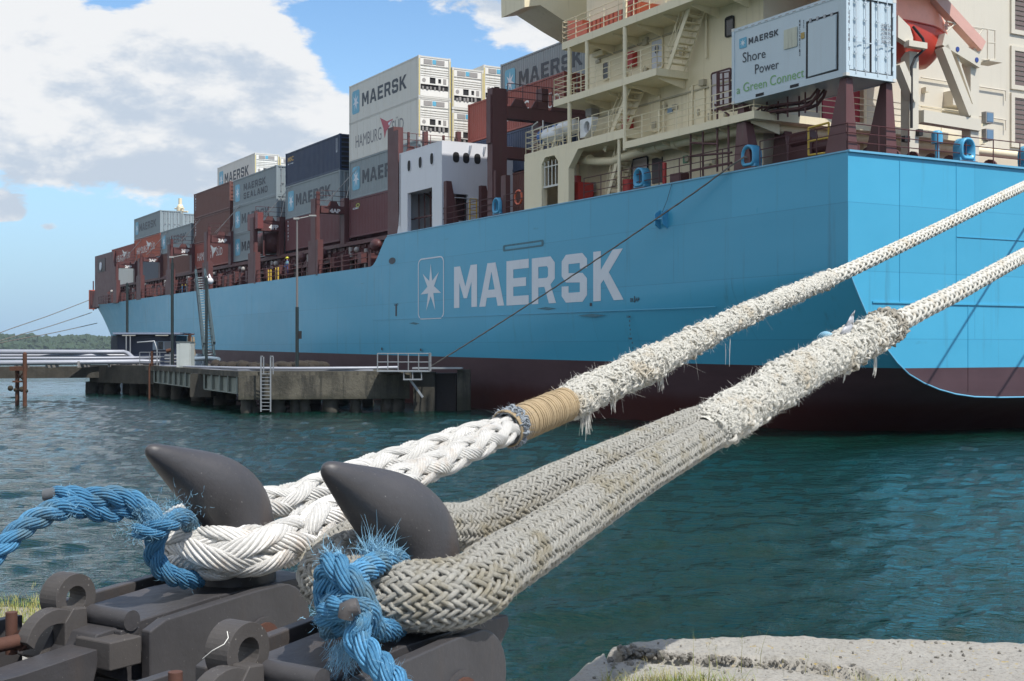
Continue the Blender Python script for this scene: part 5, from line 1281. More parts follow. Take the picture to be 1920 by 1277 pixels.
# --- people on deck ---------------------------------------------------------------
def person(px, py_feet, py_head, s, suit, helmet, label, lean=0.0, vest=None):
    t = t_at(px, s); z0 = z_at(py_feet, s, t); z1 = z_at(py_head, s, t); h = z1 - z0; k = h / 1.82
    z0 = z0
    rt_name = 'person'
    bm = bmesh.new()
    J = {'hip': (0, 0, .95), 'bel': (0, .0, 1.1), 'che': (.02, 0, 1.32), 'nek': (.02, 0, 1.5), 'hed': (.03, 0, 1.62), 'crn': (.03, 0, 1.74),
         'hl': (0, .10, .92), 'kl': (-.02, .13, .5), 'al': (0, .14, .09), 'tl': (-.14, .15, .04), 'hr': (0, -.10, .92), 'kr': (.03, -.12, .5), 'ar': (.02, -.13, .09), 'tr': (-.12, -.15, .04),
         'sl': (.02, .19, 1.43), 'el': (-.02, .26, 1.16), 'wl': (-.14, .22, .96), 'fl': (-.2, .2, .9), 'sr': (.02, -.19, 1.43), 'er': (.0, -.27, 1.16), 'wr': (-.10, -.24, .94), 'fr': (-.15, -.22, .87)}
    Rr = {'hip': .15, 'bel': .14, 'che': .16, 'nek': .06, 'hed': .09, 'crn': .07, 'hl': .10, 'kl': .07, 'al': .05, 'tl': .045, 'hr': .10, 'kr': .07, 'ar': .05, 'tr': .045, 'sl': .075, 'el': .055, 'wl': .04, 'fl': .035, 'sr': .075, 'er': .055, 'wr': .04, 'fr': .035}
    E = [('hip', 'bel'), ('bel', 'che'), ('che', 'nek'), ('nek', 'hed'), ('hed', 'crn'), ('hip', 'hl'), ('hl', 'kl'), ('kl', 'al'), ('al', 'tl'), ('hip', 'hr'), ('hr', 'kr'), ('kr', 'ar'), ('ar', 'tr'), ('che', 'sl'), ('sl', 'el'), ('el', 'wl'), ('wl', 'fl'), ('che', 'sr'), ('sr', 'er'), ('er', 'wr'), ('wr', 'fr')]
    me = bpy.data.meshes.new('person'); names = list(J); idx = {n_: i for i, n_ in enumerate(names)}
    me.from_pydata([tuple(c * k for c in J[n_]) for n_ in names], [(idx[a], idx[b]) for a, b in E], [])
    ob = link_mesh(rt_name, me, None); bm.free()
    sk = ob.modifiers.new('skin', 'SKIN'); 
    for i, n_ in enumerate(names): me.skin_vertices[0].data[i].radius = (Rr[n_] * k * (.8), Rr[n_] * k); me.skin_vertices[0].data[i].use_root = (n_ == 'hip')
    ob.modifiers.new('sub', 'SUBSURF').levels = 2; ob.modifiers['sub'].render_levels = 2
    mt = bpy.data.materials.new('person_clothes'); mt.use_nodes = True; tt = NT(mt.node_tree); p_ = mt.node_tree.nodes['Principled BSDF']
    zc = tt.xyz(tt.new('ShaderNodeTexCoord').outputs['Object'])[2]
    c = tt.mix(tt.m('GREATER_THAN', zc, 1.52 * k), suit + (1,), (.45, .25, .17, 1)); 
    if vest: c = tt.mix(tt.m('MULTIPLY', tt.m('GREATER_THAN', zc, 1.2 * k), tt.m('LESS_THAN', zc, 1.42 * k)), c, vest + (1,))
    c = tt.mix(tt.m('LESS_THAN', zc, .10 * k), c, (.02, .02, .02, 1)); tt.l.new(c, p_.inputs[0]); p_.inputs['Roughness'].default_value = .8
    me.materials.append(mt); ob.location = SW(s, t, z0); ob.rotation_euler = (0, 0, TH)
    setp(ob, label, 'person')
    hb_ = MB(); hb_.sphere((.03 * k, 0, 1.74 * k), .135 * k, 12, 8, (1.05, 1, .85)); hb_.tube([(-.14 * k, -.10 * k, 1.71 * k), (-.17 * k, 0, 1.71 * k), (-.14 * k, .1 * k, 1.71 * k)], .02 * k, 6); hb_.build('helmet', mat('helmet_' + label[:6], helmet, .35), ob)
    return ob
person(538, 519, 482, .75, (.02, .07, .26), (.65, .62, .05), 'person in blue overalls and yellow helmet standing on deck near the yellow ladder', vest=(.25, .45, .5))
person(341, 549, 534, .8, (.06, .28, .55), (.6, .6, .6), 'person in a light blue top by the rail left of the gangway', vest=None)
person(348, 547, 534, .9, (.02, .05, .12), (.5, .5, .5), 'person in dark clothes just right of the one in light blue by the rail')
# ================================================================== JETTY
def mat_conc():
    m = bpy.data.materials.new('old_concrete'); m.use_nodes = True; t = NT(m.node_tree); p = m.node_tree.nodes['Principled BSDF']; tc = t.new('ShaderNodeTexCoord').outputs['Object']
    c = t.mix(t.ss(t.noise(tc, .55, 7, .7), .35, .65), (.045, .043, .034, 1), (.110, .102, .080, 1))
    c = t.mix(t.m('MULTIPLY', t.ss(t.noise(t.mapping(tc, (1.6, 1.6, .16)), 1.6, 6, .7), .46, .62), .8), c, (.030, .030, .026, 1))
    c = t.mix(t.m('MULTIPLY', t.ss(t.noise(t.mapping(tc, (2, 2, .5)), 1.9, 6, .7), .66, .70), .7), c, (.24, .23, .20, 1))
    z = t.xyz(tc)[2]; c = t.mix(t.m('MULTIPLY', t.ss(t.m('ADD', z, t.m('MULTIPLY', t.noise(tc, 1.2, 4, .6), .6)), 1.45, 1.0), .7), c, (.03, .032, .02, 1))
    t.l.new(c, p.inputs[0]); p.inputs['Roughness'].default_value = .9; t.l.new(t.bump(t.noise(tc, 5, 8, .7), .9, .06), p.inputs['Normal']); return m
CONC = mat_conc()
CONCD = mat('wet_concrete', (.045, .042, .034), .8, var=.7, vscale=1.6, streak=.6, dirt=(.012, .014, .010), bump=.04, bscale=6)
RUST = mat('rusted_steel', (.085, .034, .018), .85, var=.5, vscale=3, bump=.004, bscale=40)
PIPE = mat('grey_pipe', (.30, .32, .37), .42, .1, var=.1)
GIR = mat('pale_green_girder', (.22, .25, .225), .6, var=.25, streak=.8, dirt=(.1, .09, .06))
DTOP = 2.27
def Wxy(px, Y): return Vector(((px - CX) / F * Y, Y, 0))
A = Wxy(447, 71.0); B = Wxy(768, 72.6); C0 = Wxy(285, 96.0)
JET = empty('jetty', (A.x, A.y, 0), 0, 'low weathered concrete jetty on piles lying between the open water and the ship', 'jetty')
JO = (-A.x, -A.y, 0)
def JB(): return MB(JO)
# front wall block (concrete)
def wallseg(mb, a, b, z0, z1, th, n_=1):
    d = (b - a).normalized(); nrm = Vector((-d.y, d.x, 0))
    if nrm.y < 0: nrm = -nrm
    mb.add([tuple(a + Vector((0, 0, z0))), tuple(b + Vector((0, 0, z0))), tuple(b + nrm * th + Vector((0, 0, z0))), tuple(a + nrm * th + Vector((0, 0, z0))),
            tuple(a + Vector((0, 0, z1))), tuple(b + Vector((0, 0, z1))), tuple(b + nrm * th + Vector((0, 0, z1))), tuple(a + nrm * th + Vector((0, 0, z1)))],
           [(3, 2, 1, 0), (4, 5, 6, 7), (0, 1, 5, 4), (1, 2, 6, 5), (2, 3, 7, 6), (3, 0, 4, 7)])
wm = JB(); wallseg(wm, A, B, DTOP - 1.52, DTOP - .2, 1.4); wallseg(wm, A + Vector((0, .15, 0)), B + Vector((0, .15, 0)), DTOP - .2, DTOP, 1.5)
wm.build('front_beam', CONC, JET)
dk = JB(); inner = [SW(-3.2, t, 0) for t in (t_at(700, -3), 60, 80, 100, 112)]
poly = [(A.x, A.y + .3, DTOP - .004), (B.x, B.y + .3, DTOP - .004)] + [(p[0], p[1], DTOP - .004) for p in [SW(-3.2, 31, 0), SW(-3.2, 60, 0), SW(-3.2, 90, 0), SW(-3.5, 104, 0)]] + [(C0.x - 2, C0.y + 3, DTOP - .004), (C0.x, C0.y, DTOP - .004)]
dk.prism(poly, (0, 0, -.35)); dk.build('deck', CONC, JET)
gd = JB(); 
wallseg(gd, C0, A, DTOP - .28, DTOP + .02, .7); gd.build('edge_beam', CONC, JET)
gd = JB(); g0, g1 = C0.lerp(A, .03), C0.lerp(A, .985); off = Vector((.1, .25, 0))
mid = C0.lerp(A, .62)
for (p, q) in ((g0, C0.lerp(A, .60)), (C0.lerp(A, .67), g1)):
    wallseg(gd, p + off, q + off, DTOP - 1.18, DTOP - .28, .05); wallseg(gd, p, q, DTOP - 1.22, DTOP - 1.16, .4)
    k = max(3, int((q - p).length / 1.75))
    for i in range(k + 1):
        c = p.lerp(q, i / k); gd.box(c.x - .05, c.x + .05, c.y + .05, c.y + .3, DTOP - 1.16, DTOP - .28)
gd.build('girder', GIR, JET)
pr = JB(); pr.box(mid.x - .55, mid.x + .75, mid.y - .1, mid.y + 1.2, .55, DTOP - .28); pass
wallseg(pr, C0.lerp(A, .55) + Vector((0, 2.5, 0)), A + Vector((0, 2.4, 0)), .9, 1.6, 2.0)
wallseg(pr, Wxy(168, 103) , C0 + Vector((0, .5, 0)), .9, DTOP, 2.5)
pr.build_each('pier_block', CONCD, JET)
# piles
rg = random.Random(3)
def pile(x, y, r=.42, lean=0.0, m=CONCD):
    r *= rg.uniform(.62, 1.05); zz = [-2, -.2, .0, .12, .25, .4, .6, .8, DTOP - 1.3]; ph = rg.uniform(0, 6)
    mb = JB(); mb.tube([(x + lean * k / 8 + .03 * math.sin(k * 2 + ph), y, z) for k, z in enumerate(zz)], [r * (1 + .04 * math.sin(k * 1.9 + ph) + (.05 if k in (3, 4) else 0)) for k in range(9)], 10); mb.build('pile', m, JET)
for px, dY, ln in ((462, .5, 0), (480, 1.2, -.5), (522, 1, 0), (553, .8, 0), (571, .8, 0), (620, .6, 0), (667, .6, 0), (726, .8, 0), (742, .8, .2)):
    Y = 71.0 + (px - 447) / 321 * 1.6 + .45 + dY * .4; x = (px - CX) / F * Y; pile(x, Y, .42 if px != 667 else .3, ln)
for px, Y in ((332, 92), (341, 93), (372, 88), (412, 82), (395, 96), (430, 90), (500, 86), (535, 88), (590, 84), (640, 83), (690, 80), (300, 99), (285, 100), (268, 104), (252, 101), (240, 104), (215, 104), (206, 103), (186, 104), (172, 103.5), (350, 101), (310, 97)):
    pile((px - CX) / F * Y, Y, .5)
# causeway carrying the pipes away to the left
cw = JB(); D0 = Wxy(165, 102); D1 = Vector((-62, 86.5, 0)); E1 = Vector((-120, 70, 0))
wallseg(cw, E1, D0 + Vector((2.5, .6, 0)), DTOP - 1.0, DTOP - .12, 3.2); cw.build('causeway', CONCD, JET)
# right hand end: dolphin pillars
for (x0, x1, yt, m_, Y) in ((775, 815, 698, CONCD, 73.5), (815, 855, 700, mat('tarred_timber', (.02, .016, .016), .8), 74.0), (857, 882, 693, CONC, 73.8)):
    mb = JB(); X0, X1 = (x0 - CX) / F * Y, (x1 - CX) / F * Y; zt_ = H + (HY - yt) / F * Y
    mb.box(X0, X1, Y, Y + (.6 if x0 > 850 else 1.6), -2, zt_); mb.build('fender_pillar', m_, JET)
mb = JB(); Y = 73; mb.box((773 - CX) / F * Y, (867 - CX) / F * Y, Y, Y + 1.2, H + (HY - 692) / F * Y, H + (HY - 689) / F * Y); mb.build('walkway', STEELG, JET)
# steel platform with railing
mb = JB(); Y = 71.2; X = lambda px: (px - CX) / F * Y; Z = lambda py: H + (HY - py) / F * Y
mb.box(X(708), X(806), Y - .4, Y + 1.4, Z(697), Z(695)); rail(mb, [(X(709), Y - .35, Z(695)), (X(805), Y - .35, Z(695))], h=Z(663) - Z(695), bars=2, step=.58, r=.028)
rail(mb, [(X(805), Y - .35, Z(695)), (X(805), Y + 1.3, Z(695))], h=.95, bars=2, step=.8, r=.028)
mb.build('steel_platform', STEELG, JET)
mb = JB(); rail(mb, [(X(758), Y - .3, Z(711)), (X(791), Y - .3, Z(711))], h=.4, bars=1, step=.5, r=.03); mb.box(X(757), X(792), Y - .4, Y + .4, Z(712.5), Z(710)); mb.beam((X(768), Y, Z(711)), (X(792), Y + .2, Z(745)), .12, .12); mb.build('strut', STEELG, JET)
# ladder
mb = JB(); Y = 70.7; X = lambda px: (px - CX) / F * Y; Z = lambda py: H + (HY - py) / F * Y
for px, hx in ((489.5, -1), (507.5, 1)):
    mb.box(X(px) - .035, X(px) + .035, Y - .05, Y + .03, Z(772), Z(668)); mb.box(X(px + hx * 0) - .03, X(px + 4 * (1 if hx > 0 else .6)) + .03, Y - .05, Y + .03, Z(669), Z(667)); mb.box(X(px + 3) - .03, X(px + 3) + .03, Y + .25, Y + .3, Z(702), Z(669))
for k in range(11): zz = Z(701) + (Z(768) - Z(701)) * k / 10; mb.box(X(490), X(507), Y - .02, Y + .02, zz - .02, zz + .02)
LAD = mb.build('ladder', STEELG, JET)
# pipes
pm = JB()
def ppath(pts, r): pm.tube([tuple(W(x, y, Y)) for x, y, Y in pts], r, 10)
ppath([(300, 686, 95), (330, 687, 91), (400, 689, 79), (447, 690.5, 72.6), (560, 691, 72.5), (700, 690, 73.4), (745, 689, 74)], .085)
ppath([(300, 689.5, 95.2), (447, 694.5, 72.5), (700, 694.5, 73.3)], .04)
pm.build('deck_pipe', PIPE, JET)
for k, (pts, r) in enumerate((([(-330, 655, 84.5), (0, 659.5, 95), (170, 660, 101), (232, 660, 102), (240, 662.5, 102), (253, 675, 101.5), (262, 678, 101.5), (300, 678, 102)], .17),
                ([(-330, 669, 84), (0, 672, 94.6), (170, 671.5, 100.5), (250, 671, 101), (300, 670, 103)], .11), ([(-330, 678, 83.5), (0, 680.5, 94), (170, 679, 100), (262, 678, 100.5), (290, 679, 101)], .19), ([(-330, 663, 85.5), (0, 666.5, 96), (235, 666, 103), (252, 671, 103)], .13))):
    mb = JB(); mb.tube([tuple(W(x, y, Y)) for x, y, Y in pts], r, 12); mb.build('transfer_pipe', PIPE, JET)
mb = JB()
for px, Y in ((30, 96), (88, 97.5), (148, 99), (205, 100.5), (250, 101)):
    x = (px - CX) / F * Y; mb.box(x - .05, x + .05, Y - .2, Y + 2.5, DTOP - .15, H - .9)
for k in range(22): Y = 84 + k * .8; 
mb.build_each('pipe_support', mat('grey_paint', (.3, .29, .28)), JET)
# heap and dark fenders along the jetty
mb = JB(); rg = random.Random(8)
for k in range(46):
    px = 405 + k * 4.4; Y = 78 + rg.uniform(-1, 2) + (480 - px) * .05 * (px < 480); x = (px - CX) / F * Y; r = rg.uniform(.18, .42)
    mb.sphere((x, Y, DTOP + r * .6), r, 8, 5, (rg.uniform(.8, 1.6), 1, rg.uniform(.6, 1)))
mb.build('rope_heap', mat('dark_heap', (.03, .024, .018), .9, var=.6, vscale=3), JET)
# rusty dolphin in the water
for px0, px1, ytop, ybot, Y in ((20, 29, 690, 758, 81.5), (41, 50, 664, 762, 80.5)):
    pass
DOL = empty('mooring_dolphin', tuple(Wxy(35, 81)), 0, 'pair of rusty steel piles with a cross frame in open water, far left', 'mooring post')
o = Wxy(35, 81); OO = (-o.x, -o.y, 0)
Y = 81.0; X = lambda px: (px - CX) / F * Y; Z = lambda py: H + (HY - py) / F * Y
mb = MB(OO); mb.cyl((X(46.5), Y, -2), (X(46.5), Y, Z(664)), .13, 12); mb.sphere((X(46.5), Y, Z(664)), .13, 10, 6); mb.build('pile', RUST, DOL)
mb = MB(OO); mb.cyl((X(25.5), Y + .6, -2), (X(25.5), Y + .6, Z(690)), .13, 12); mb.build('pile', RUST, DOL)
mb = MB(OO); mb.box(X(19), X(44), Y - .1, Y + .7, Z(695), Z(687)); mb.box(X(22), X(44), Y + .1, Y + .3, Z(717), Z(714)); mb.beam((X(27), Y + .2, Z(716)), (X(44), Y + .2, Z(697)), .07, .07); mb.beam((X(27), Y + .2, Z(697)), (X(44), Y + .2, Z(716)), .07, .07)
mb.build('cross_frame', RUST, DOL)
mb = MB(OO)
for px, py in ((46, 730), (25, 728)): mb.sphere((X(px) - .18, Y, Z(py)), .18, 8, 6); mb.sphere((X(px) + .12, Y, Z(py + 3)), .12, 8, 6)
mb.build_each('marine_growth', mat('growth', (.03, .025, .015), .9), DOL)
# navy shed
SHD = empty('jetty_shed', (W(275, 655, 104).x, 104, DTOP), 0, 'long dark navy shed with a flat overhanging roof and two lit strips on the jetty', 'shed')
Y = 104.0; o = W(275, 655, Y); X = lambda px: (px - CX) / F * Y - o.x; Z = lambda py: H + (HY - py) / F * Y - DTOP
mb = MB(); mb.box(X(220), X(330), .0, 3.5, 0, Z(629)); mb.prism([(X(209), 3.0, 0), (X(220), 0, 0), (X(220), 0, Z(629)), (X(209), 3.0, Z(629))], (0, .5, 0)); mb.build('wall', mat('navy_shed', (.015, .025, .055), .5), SHD)
mb = MB(); mb.box(X(208), X(220.2), -.02, 2.8, 0, Z(629)); mb.build('end_wall', mat('slate_wall', (.05, .06, .075), .6), SHD)
mb = MB(); mb.prism([(X(201), 3.6, Z(630)), (X(217), -.8, Z(627)), (X(342), -.8, Z(627)), (X(342), 4, Z(627))], (0, 0, .14)); mb.build('roof', mat('shed_roof', (.20, .24, .33), .5), SHD)
mb = MB(); mb.box(X(234), X(259), -.75, -.6, Z(629.8), Z(628)); mb.box(X(296), X(320), -.75, -.6, Z(629.8), Z(628)); mb.build_each('strip_lamp', mat('strip', (.70, .66, .55), .4), SHD)
for a, b, m_ in ((288, 295, mat('pane_pale', (.25, .32, .38), .3)), (297, 306, GLASS), (309, 322, mat('pane_grey', (.17, .18, .20), .3))):
    mb = MB(); mb.prism([(X(a) - .06, -.04, Z(656)), (X(b) + .06, -.04, Z(656)), (X(b) + .06, -.04, Z(640)), (X(a) - .06, -.04, Z(640))], (0, .03, 0)); wo_ = mb.build('window', mat('shed_frame', (.28, .34, .40), .5), SHD)
    mb = MB(); mb.box(X(a), X(b), -.06, -.041, Z(655), Z(641)); mb.build('pane', m_, wo_)
mb = MB()
for px in (241.5, 249): mb.cyl((X(px), -.7, 0), (X(px), -.7, Z(630)), .05, 8)
mb.build_each('post', STEELG, SHD)
# railings and pipework near the shed
mb = JB(); Y = 98; X = lambda px: (px - CX) / F * Y
rail(mb, [(X(262), Y, DTOP), (X(332), Y - 2, DTOP)], h=1.0, bars=3, step=1.2, r=.03)
for k in range(3): mb.tube([(X(296), Y + 2, DTOP + .25 + .25 * k), (X(330), Y + 1.5, DTOP + .25 + .25 * k)], .07, 8)
mb.tube([(X(250), Y + 1, DTOP + 1.75), (X(284), Y + .8, DTOP + 1.85), (X(289), Y + .8, DTOP + 1.2), (X(289), Y + .8, DTOP)], .05, 8)
mb.build('pipe_rack', STEELG, JET)
mb = JB(); X = lambda px, Y: (px - CX) / F * Y
mb.tube([(X(287, 93), 93, 2.5), (X(281, 93), 93, 2.45), (X(280, 93), 93, 2.1), (X(280, 93), 93, -1)], .07, 8); mb.build('drain_pipe', RUST, JET)
mb = JB(); mb.tube([(X(285, 95), 95, DTOP), (X(285, 95), 95, DTOP + 1.1)], .1, 8); mb.tube([(X(325, 95), 95, DTOP), (X(325, 95), 95, DTOP + 1.1)], .05, 8); mb.tube([(X(312, 96), 96, DTOP + 1.1), (X(324, 96), 96, DTOP + 1.2)], .14, 8); mb.build_each('valve', RUST, JET)
# grey cabinet
Y = 88.0; o = W(344, 655, Y)
CAB = empty('cabinet', (o.x, Y, DTOP), 0, 'tall pale grey steel cabinet standing on the jetty left of the gangway', 'cabinet')
X = lambda px: (px - CX) / F * Y - o.x; Z = lambda py: H + (HY - py) / F * Y - DTOP
mb = MB(); mb.box(X(331), X(358), 0, 1.0, 0, Z(642)); mb.build('case', mat('cabinet_grey', (.42, .46, .45), .5, streak=.2), CAB)
mb = MB(); mb.box(X(330), X(359), -.05, 1.05, Z(642), Z(640.5)); mb.build('lid', mat('cabinet_lid', (.15, .17, .17), .5), CAB)
mb = MB(); mb.box(X(337), X(356), -.02, -.002, .08, Z(643.5)); mb.build('door', mat('cabinet_grey', (.42, .46, .45), .5), CAB)
# mast with rags behind cabinet
Y = 92.0; o = W(356, 655, Y); HP = empty('hose_post', (o.x, Y, DTOP), 0, 'dark post draped with rags and hoses just behind the grey cabinet', 'post')
X = lambda px: (px - CX) / F * Y - o.x; Z = lambda py: H + (HY - py) / F * Y - DTOP
mb = MB(); mb.cyl((0, 0, 0), (0, 0, Z(627)), .12, 8); mb.box(X(346), X(364), -.1, .1, Z(628), Z(626)); mb.build('post', RUST, HP)
mb = MB(); rg = random.Random(2)
for k in range(14): x = rg.uniform(X(347), X(364)); z = Z(628) - rg.uniform(0, .5); mb.tube([(x, 0, z), (x + rg.uniform(-.1, .1), -.05, z - .5), (x + rg.uniform(-.15, .15), -.08, z - rg.uniform(.6, 1.2))], rg.uniform(.04, .09), 6)
mb.build('hose', mat('rag', (.25, .20, .13), .9, var=.5, vscale=3), HP)
# lamp masts
def lamp_mast(px, py_top, Y, label, r=.11, heads=True, box_y=None, up=None):
    o = W(px, 655, Y); rt = empty('lamp_post', (o.x, Y, DTOP), 0, label, 'lamp post', 'tall thin posts on the jetty')
    zt_ = H + (HY - py_top) / F * Y - DTOP; zm = zt_ * (.62 if up is None else up)
    mb = MB(); mb.cyl((0, 0, 0), (0, 0, zm), r, 10); mb.build('post', mat('dark_green_post', (.012, .022, .024), .5), rt)
    mb = MB(); mb.cyl((0, 0, zm), (0, 0, zt_), r * .7, 10, r * .5); mb.build('upper_post', mat('post_grey', (.16, .15, .15), .5) if up is not None and up < .9 else mat('dark_green_post', (.012, .022, .024)), rt)
    if heads: mb = MB(); mb.tube([(-.1, 0, zt_), (.9, 0, zt_ + .2)], .03, 6); mb.box(-.2, .12, -.08, .08, zt_ - .02, zt_ + .09); mb.box(.7, 1.1, -.1, .1, zt_ + .16, zt_ + .24); mb.build('lamp_head', mat('lamp_white', (.34, .34, .33), .5), rt)
    if box_y: z = H + (HY - box_y) / F * Y - DTOP; mb = MB(); mb.box(.08, .25, -.1, .1, z - .35, z + .1); mb.build('switch_box', DARK, rt)
lamp_mast(557, 411, 75, 'tallest thin lamp post, dark below and grey above, in front of the maroon box', .10, True, 624, .42)
lamp_mast(323, 483, 93, 'thin dark lamp post with white head rising beside the cabinet and shed', .11, True, None, .95)
lamp_mast(238.5, 530, 108, 'thin dark post rising behind the navy shed roof', .11, False, None, .99)
lamp_mast(387, 519, 90, 'thin dark post standing in front of the gangway', .10, False, None, .99)
# gangway tower
GW = empty('gangway', (W(390, 655, 97).x, 97, DTOP), 0, 'steep grey lattice gangway leading from the jetty up to the ship rail', 'gangway')
o = Vector(GW.location); Y = 97.0
def gp(px, py, Yy): v = W(px, py, Yy); return tuple(v - o)
mb = MB(); bl, br_, tl_, tr_ = gp(383, 671, 95), gp(402, 669, 95), gp(367, 521, 106), gp(384, 520, 106)
for a, b in ((bl, tl_), (br_, tr_)):
    for dz in (0, 1.0): mb.beam(Vector(a) + Vector((0, 0, dz)), Vector(b) + Vector((0, 0, dz * .6)), .16, .22)
mb.build('side_truss', mat('gangway_grey', (.05, .08, .09), .5, .3), GW)
mb = MB(); nst = 30
for i in range(nst + 1):
    a = Vector(bl).lerp(Vector(tl_), i / nst); b = Vector(br_).lerp(Vector(tr_), i / nst)
    for dx, ww in ((.0, .34), (.4, .34)):
        p = a.lerp(b, .12 + dx); q_ = a.lerp(b, .12 + dx + .32); mb.beam(p, q_, .18, .07)
mb.build('tread', mat('tread_grey', (.38, .45, .48), .4), GW)
mb = MB()
for i in range(nst // 3 + 1):
    a = Vector(bl).lerp(Vector(tl_), i * 3 / nst); mb.beam(a, a + Vector((0, 0, 1)), .05, .05); b = Vector(br_).lerp(Vector(tr_), i * 3 / nst); mb.beam(b, b + Vector((0, 0, .9)), .05, .05)
mb.build('rail_post', mat('gangway_grey', (.10, .15, .16), .5), GW)
mb = MB(); mb.sphere(gp(394, 527, 106), .28, 8, 6); mb.tube([gp(388, 535, 106), gp(388, 518, 106), gp(392, 515, 106), gp(395, 522, 106)], .09, 6); mb.build('hoist', WHITE, GW)
mb = MB(); mb.tube([gp(350, 674, 94), gp(395, 672, 94), gp(410, 674, 93)], .16, 8); mb.box(*[v for v in (gp(358, 668, 96)[0], gp(378, 668, 96)[0], -1, 0, 0, .9)]); mb.build('gangway_foot', mat('bluish_pipe', (.18, .24, .30), .5), GW)
# ================================================================== FOREGROUND
# ---------- quay
def on_z(px, py, zrel):      # photo point on a horizontal plane
    Y = -zrel * F / (py - HY); return Vector(((px - CX) / F * Y, Y, H + zrel))
EQ = -1.30
edge_px = [(-500, 1128), (0, 1134), (120, 1131), (200, 1140), (300, 1160), (420, 1200), (600, 1240), (800, 1272), (960, 1277), (1060, 1262), (1090, 1240), (1130, 1212), (1190, 1192), (1400, 1187), (1700, 1193), (1920, 1199), (2400, 1212)]
edge = [on_z(x, y, EQ) for x, y in edge_px]
edge[0] = Vector((-9, 6.9, H + EQ)); edge[-1] = Vector((9, 5.6, H + EQ)); EX = [p.x for p in edge]; EY = [p.y for p in edge]
crack = [on_z(x, y, EQ) for x, y in ((1060, 1252), (1136, 1216), (1200, 1215), (1290, 1226), (1390, 1232), (1480, 1238), (1540, 1246), (1620, 1253))]
CXs = [p.x for p in crack]; CYs = [p.y for p in crack]
def mat_quay():
    m = bpy.data.materials.new('quay_concrete'); m.use_nodes = True; t = NT(m.node_tree); t.n.clear()
    p = t.new('ShaderNodeBsdfPrincipled'); o = t.new('ShaderNodeOutputMaterial'); t.l.new(p.outputs[0], o.inputs[0])
    tc = t.new('ShaderNodeTexCoord').outputs['Object']
    c = t.mix(t.noise(tc, 2.2, 8, .7), (.27, .255, .225, 1), (.43, .415, .375, 1))
    c = t.mix(t.m('MULTIPLY', t.ss(t.noise(tc, 60, 4, .6), .52, .60), .5), c, (.17, .16, .14, 1))
    c = t.mix(t.m('MULTIPLY', t.ss(t.noise(tc, 28, 5, .7), .62, .66), .8), c, (.42, .30, .06, 1))
    c = t.mix(t.m('MULTIPLY', t.ss(t.noise(tc, 7, 6, .7), .62, .72), .7), c, (.50, .50, .47, 1))
    z = t.xyz(tc)[2]; c = t.mix(t.ss(z, H + EQ - .3, H + EQ - .9), c, (.05, .055, .035, 1))
    t.l.new(c, p.inputs[0]); p.inputs['Roughness'].default_value = .9
    t.l.new(t.bump(t.m('ADD', t.noise(tc, 45, 6, .7), t.m('MULTIPLY', t.noise(tc, 160, 4, .6), .4)), .9, .012), p.inputs['Normal'])
    return m
QM = mat_quay()
def quay_mesh():
    xs = np.concatenate([np.linspace(-9, -.5, 120, endpoint=False), np.linspace(-.5, 3.4, 300, endpoint=False), np.linspace(3.4, 9, 60)])
    nv = 120; V = []; 
    for x in xs:
        ye = np.interp(x, EX, EY) + .025 * n3(x, 0, 7, 3.0) + .012 * n3(x, 3, 7, 14.0)
        for j in range(nv):
            f = (j / (nv - 1)) ** 1.0; y = ye - 3.2 * f
            z = H + EQ + .012 * n3(x, y, 1, 1.5) + .006 * n3(x, y, 2, 12) + .003 * n3(x, y, 4, 40)
            z -= .03 * math.exp(-((ye - y) / .05) ** 2) * (1 + .8 * n3(x, y, 8, 8)) 
            yc = np.interp(x, CXs, CYs) + .03 * n3(x, 1, 5, 6); d = y - yc
            if x > .40 and x < CXs[-1]:
                w_ = .035 * (1 - .75 * max(0, (x - CXs[1])) / (CXs[-1] - CXs[1])) * (1 + .8 * n3(x, 2, 5, 9))
                z -= .08 * math.exp(-(d / max(.012, w_)) ** 2)
                if d < 0: z -= .035
            if x < .30 and x > -.6: z -= .10 * max(0, min(1, (.30 - x) / .3)) * (0.5 + .5 * n3(x, y, 3, 5))
            V.append((x, y, z))
        # down the face
    V = np.array(V).reshape(len(xs), nv, 3)
    face = []
    for k, dz in enumerate((-3.4, -1.2, -.5, -.2, -.08)):
        r = V[:, 0, :].copy(); r[:, 2] = H + EQ + dz; r[:, 1] += np.array([.05 * n3(x, dz, 3, 4) + .02 * n3(x, dz, 3, 20) for x in xs]) * (.6 if k < 4 else .3); face.append(r)
    A_ = np.concatenate([np.stack(face, 1), V], 1); nr, nc, _ = A_.shape
    i = np.arange(nr - 1)[:, None] * nc + np.arange(nc - 1)[None, :]
    Q = np.stack([i, i + 1, i + 1 + nc, i + nc], -1).reshape(-1, 4)
    o = np_mesh('quay', A_.reshape(-1, 3), Q, QM); setp(o, kind='structure')
    g = MB(); g.box(-9, 9, -30, 2.9, H + EQ - 3, H + EQ - .02); setp(g.build('quay', QM), kind='structure')
quay_mesh()
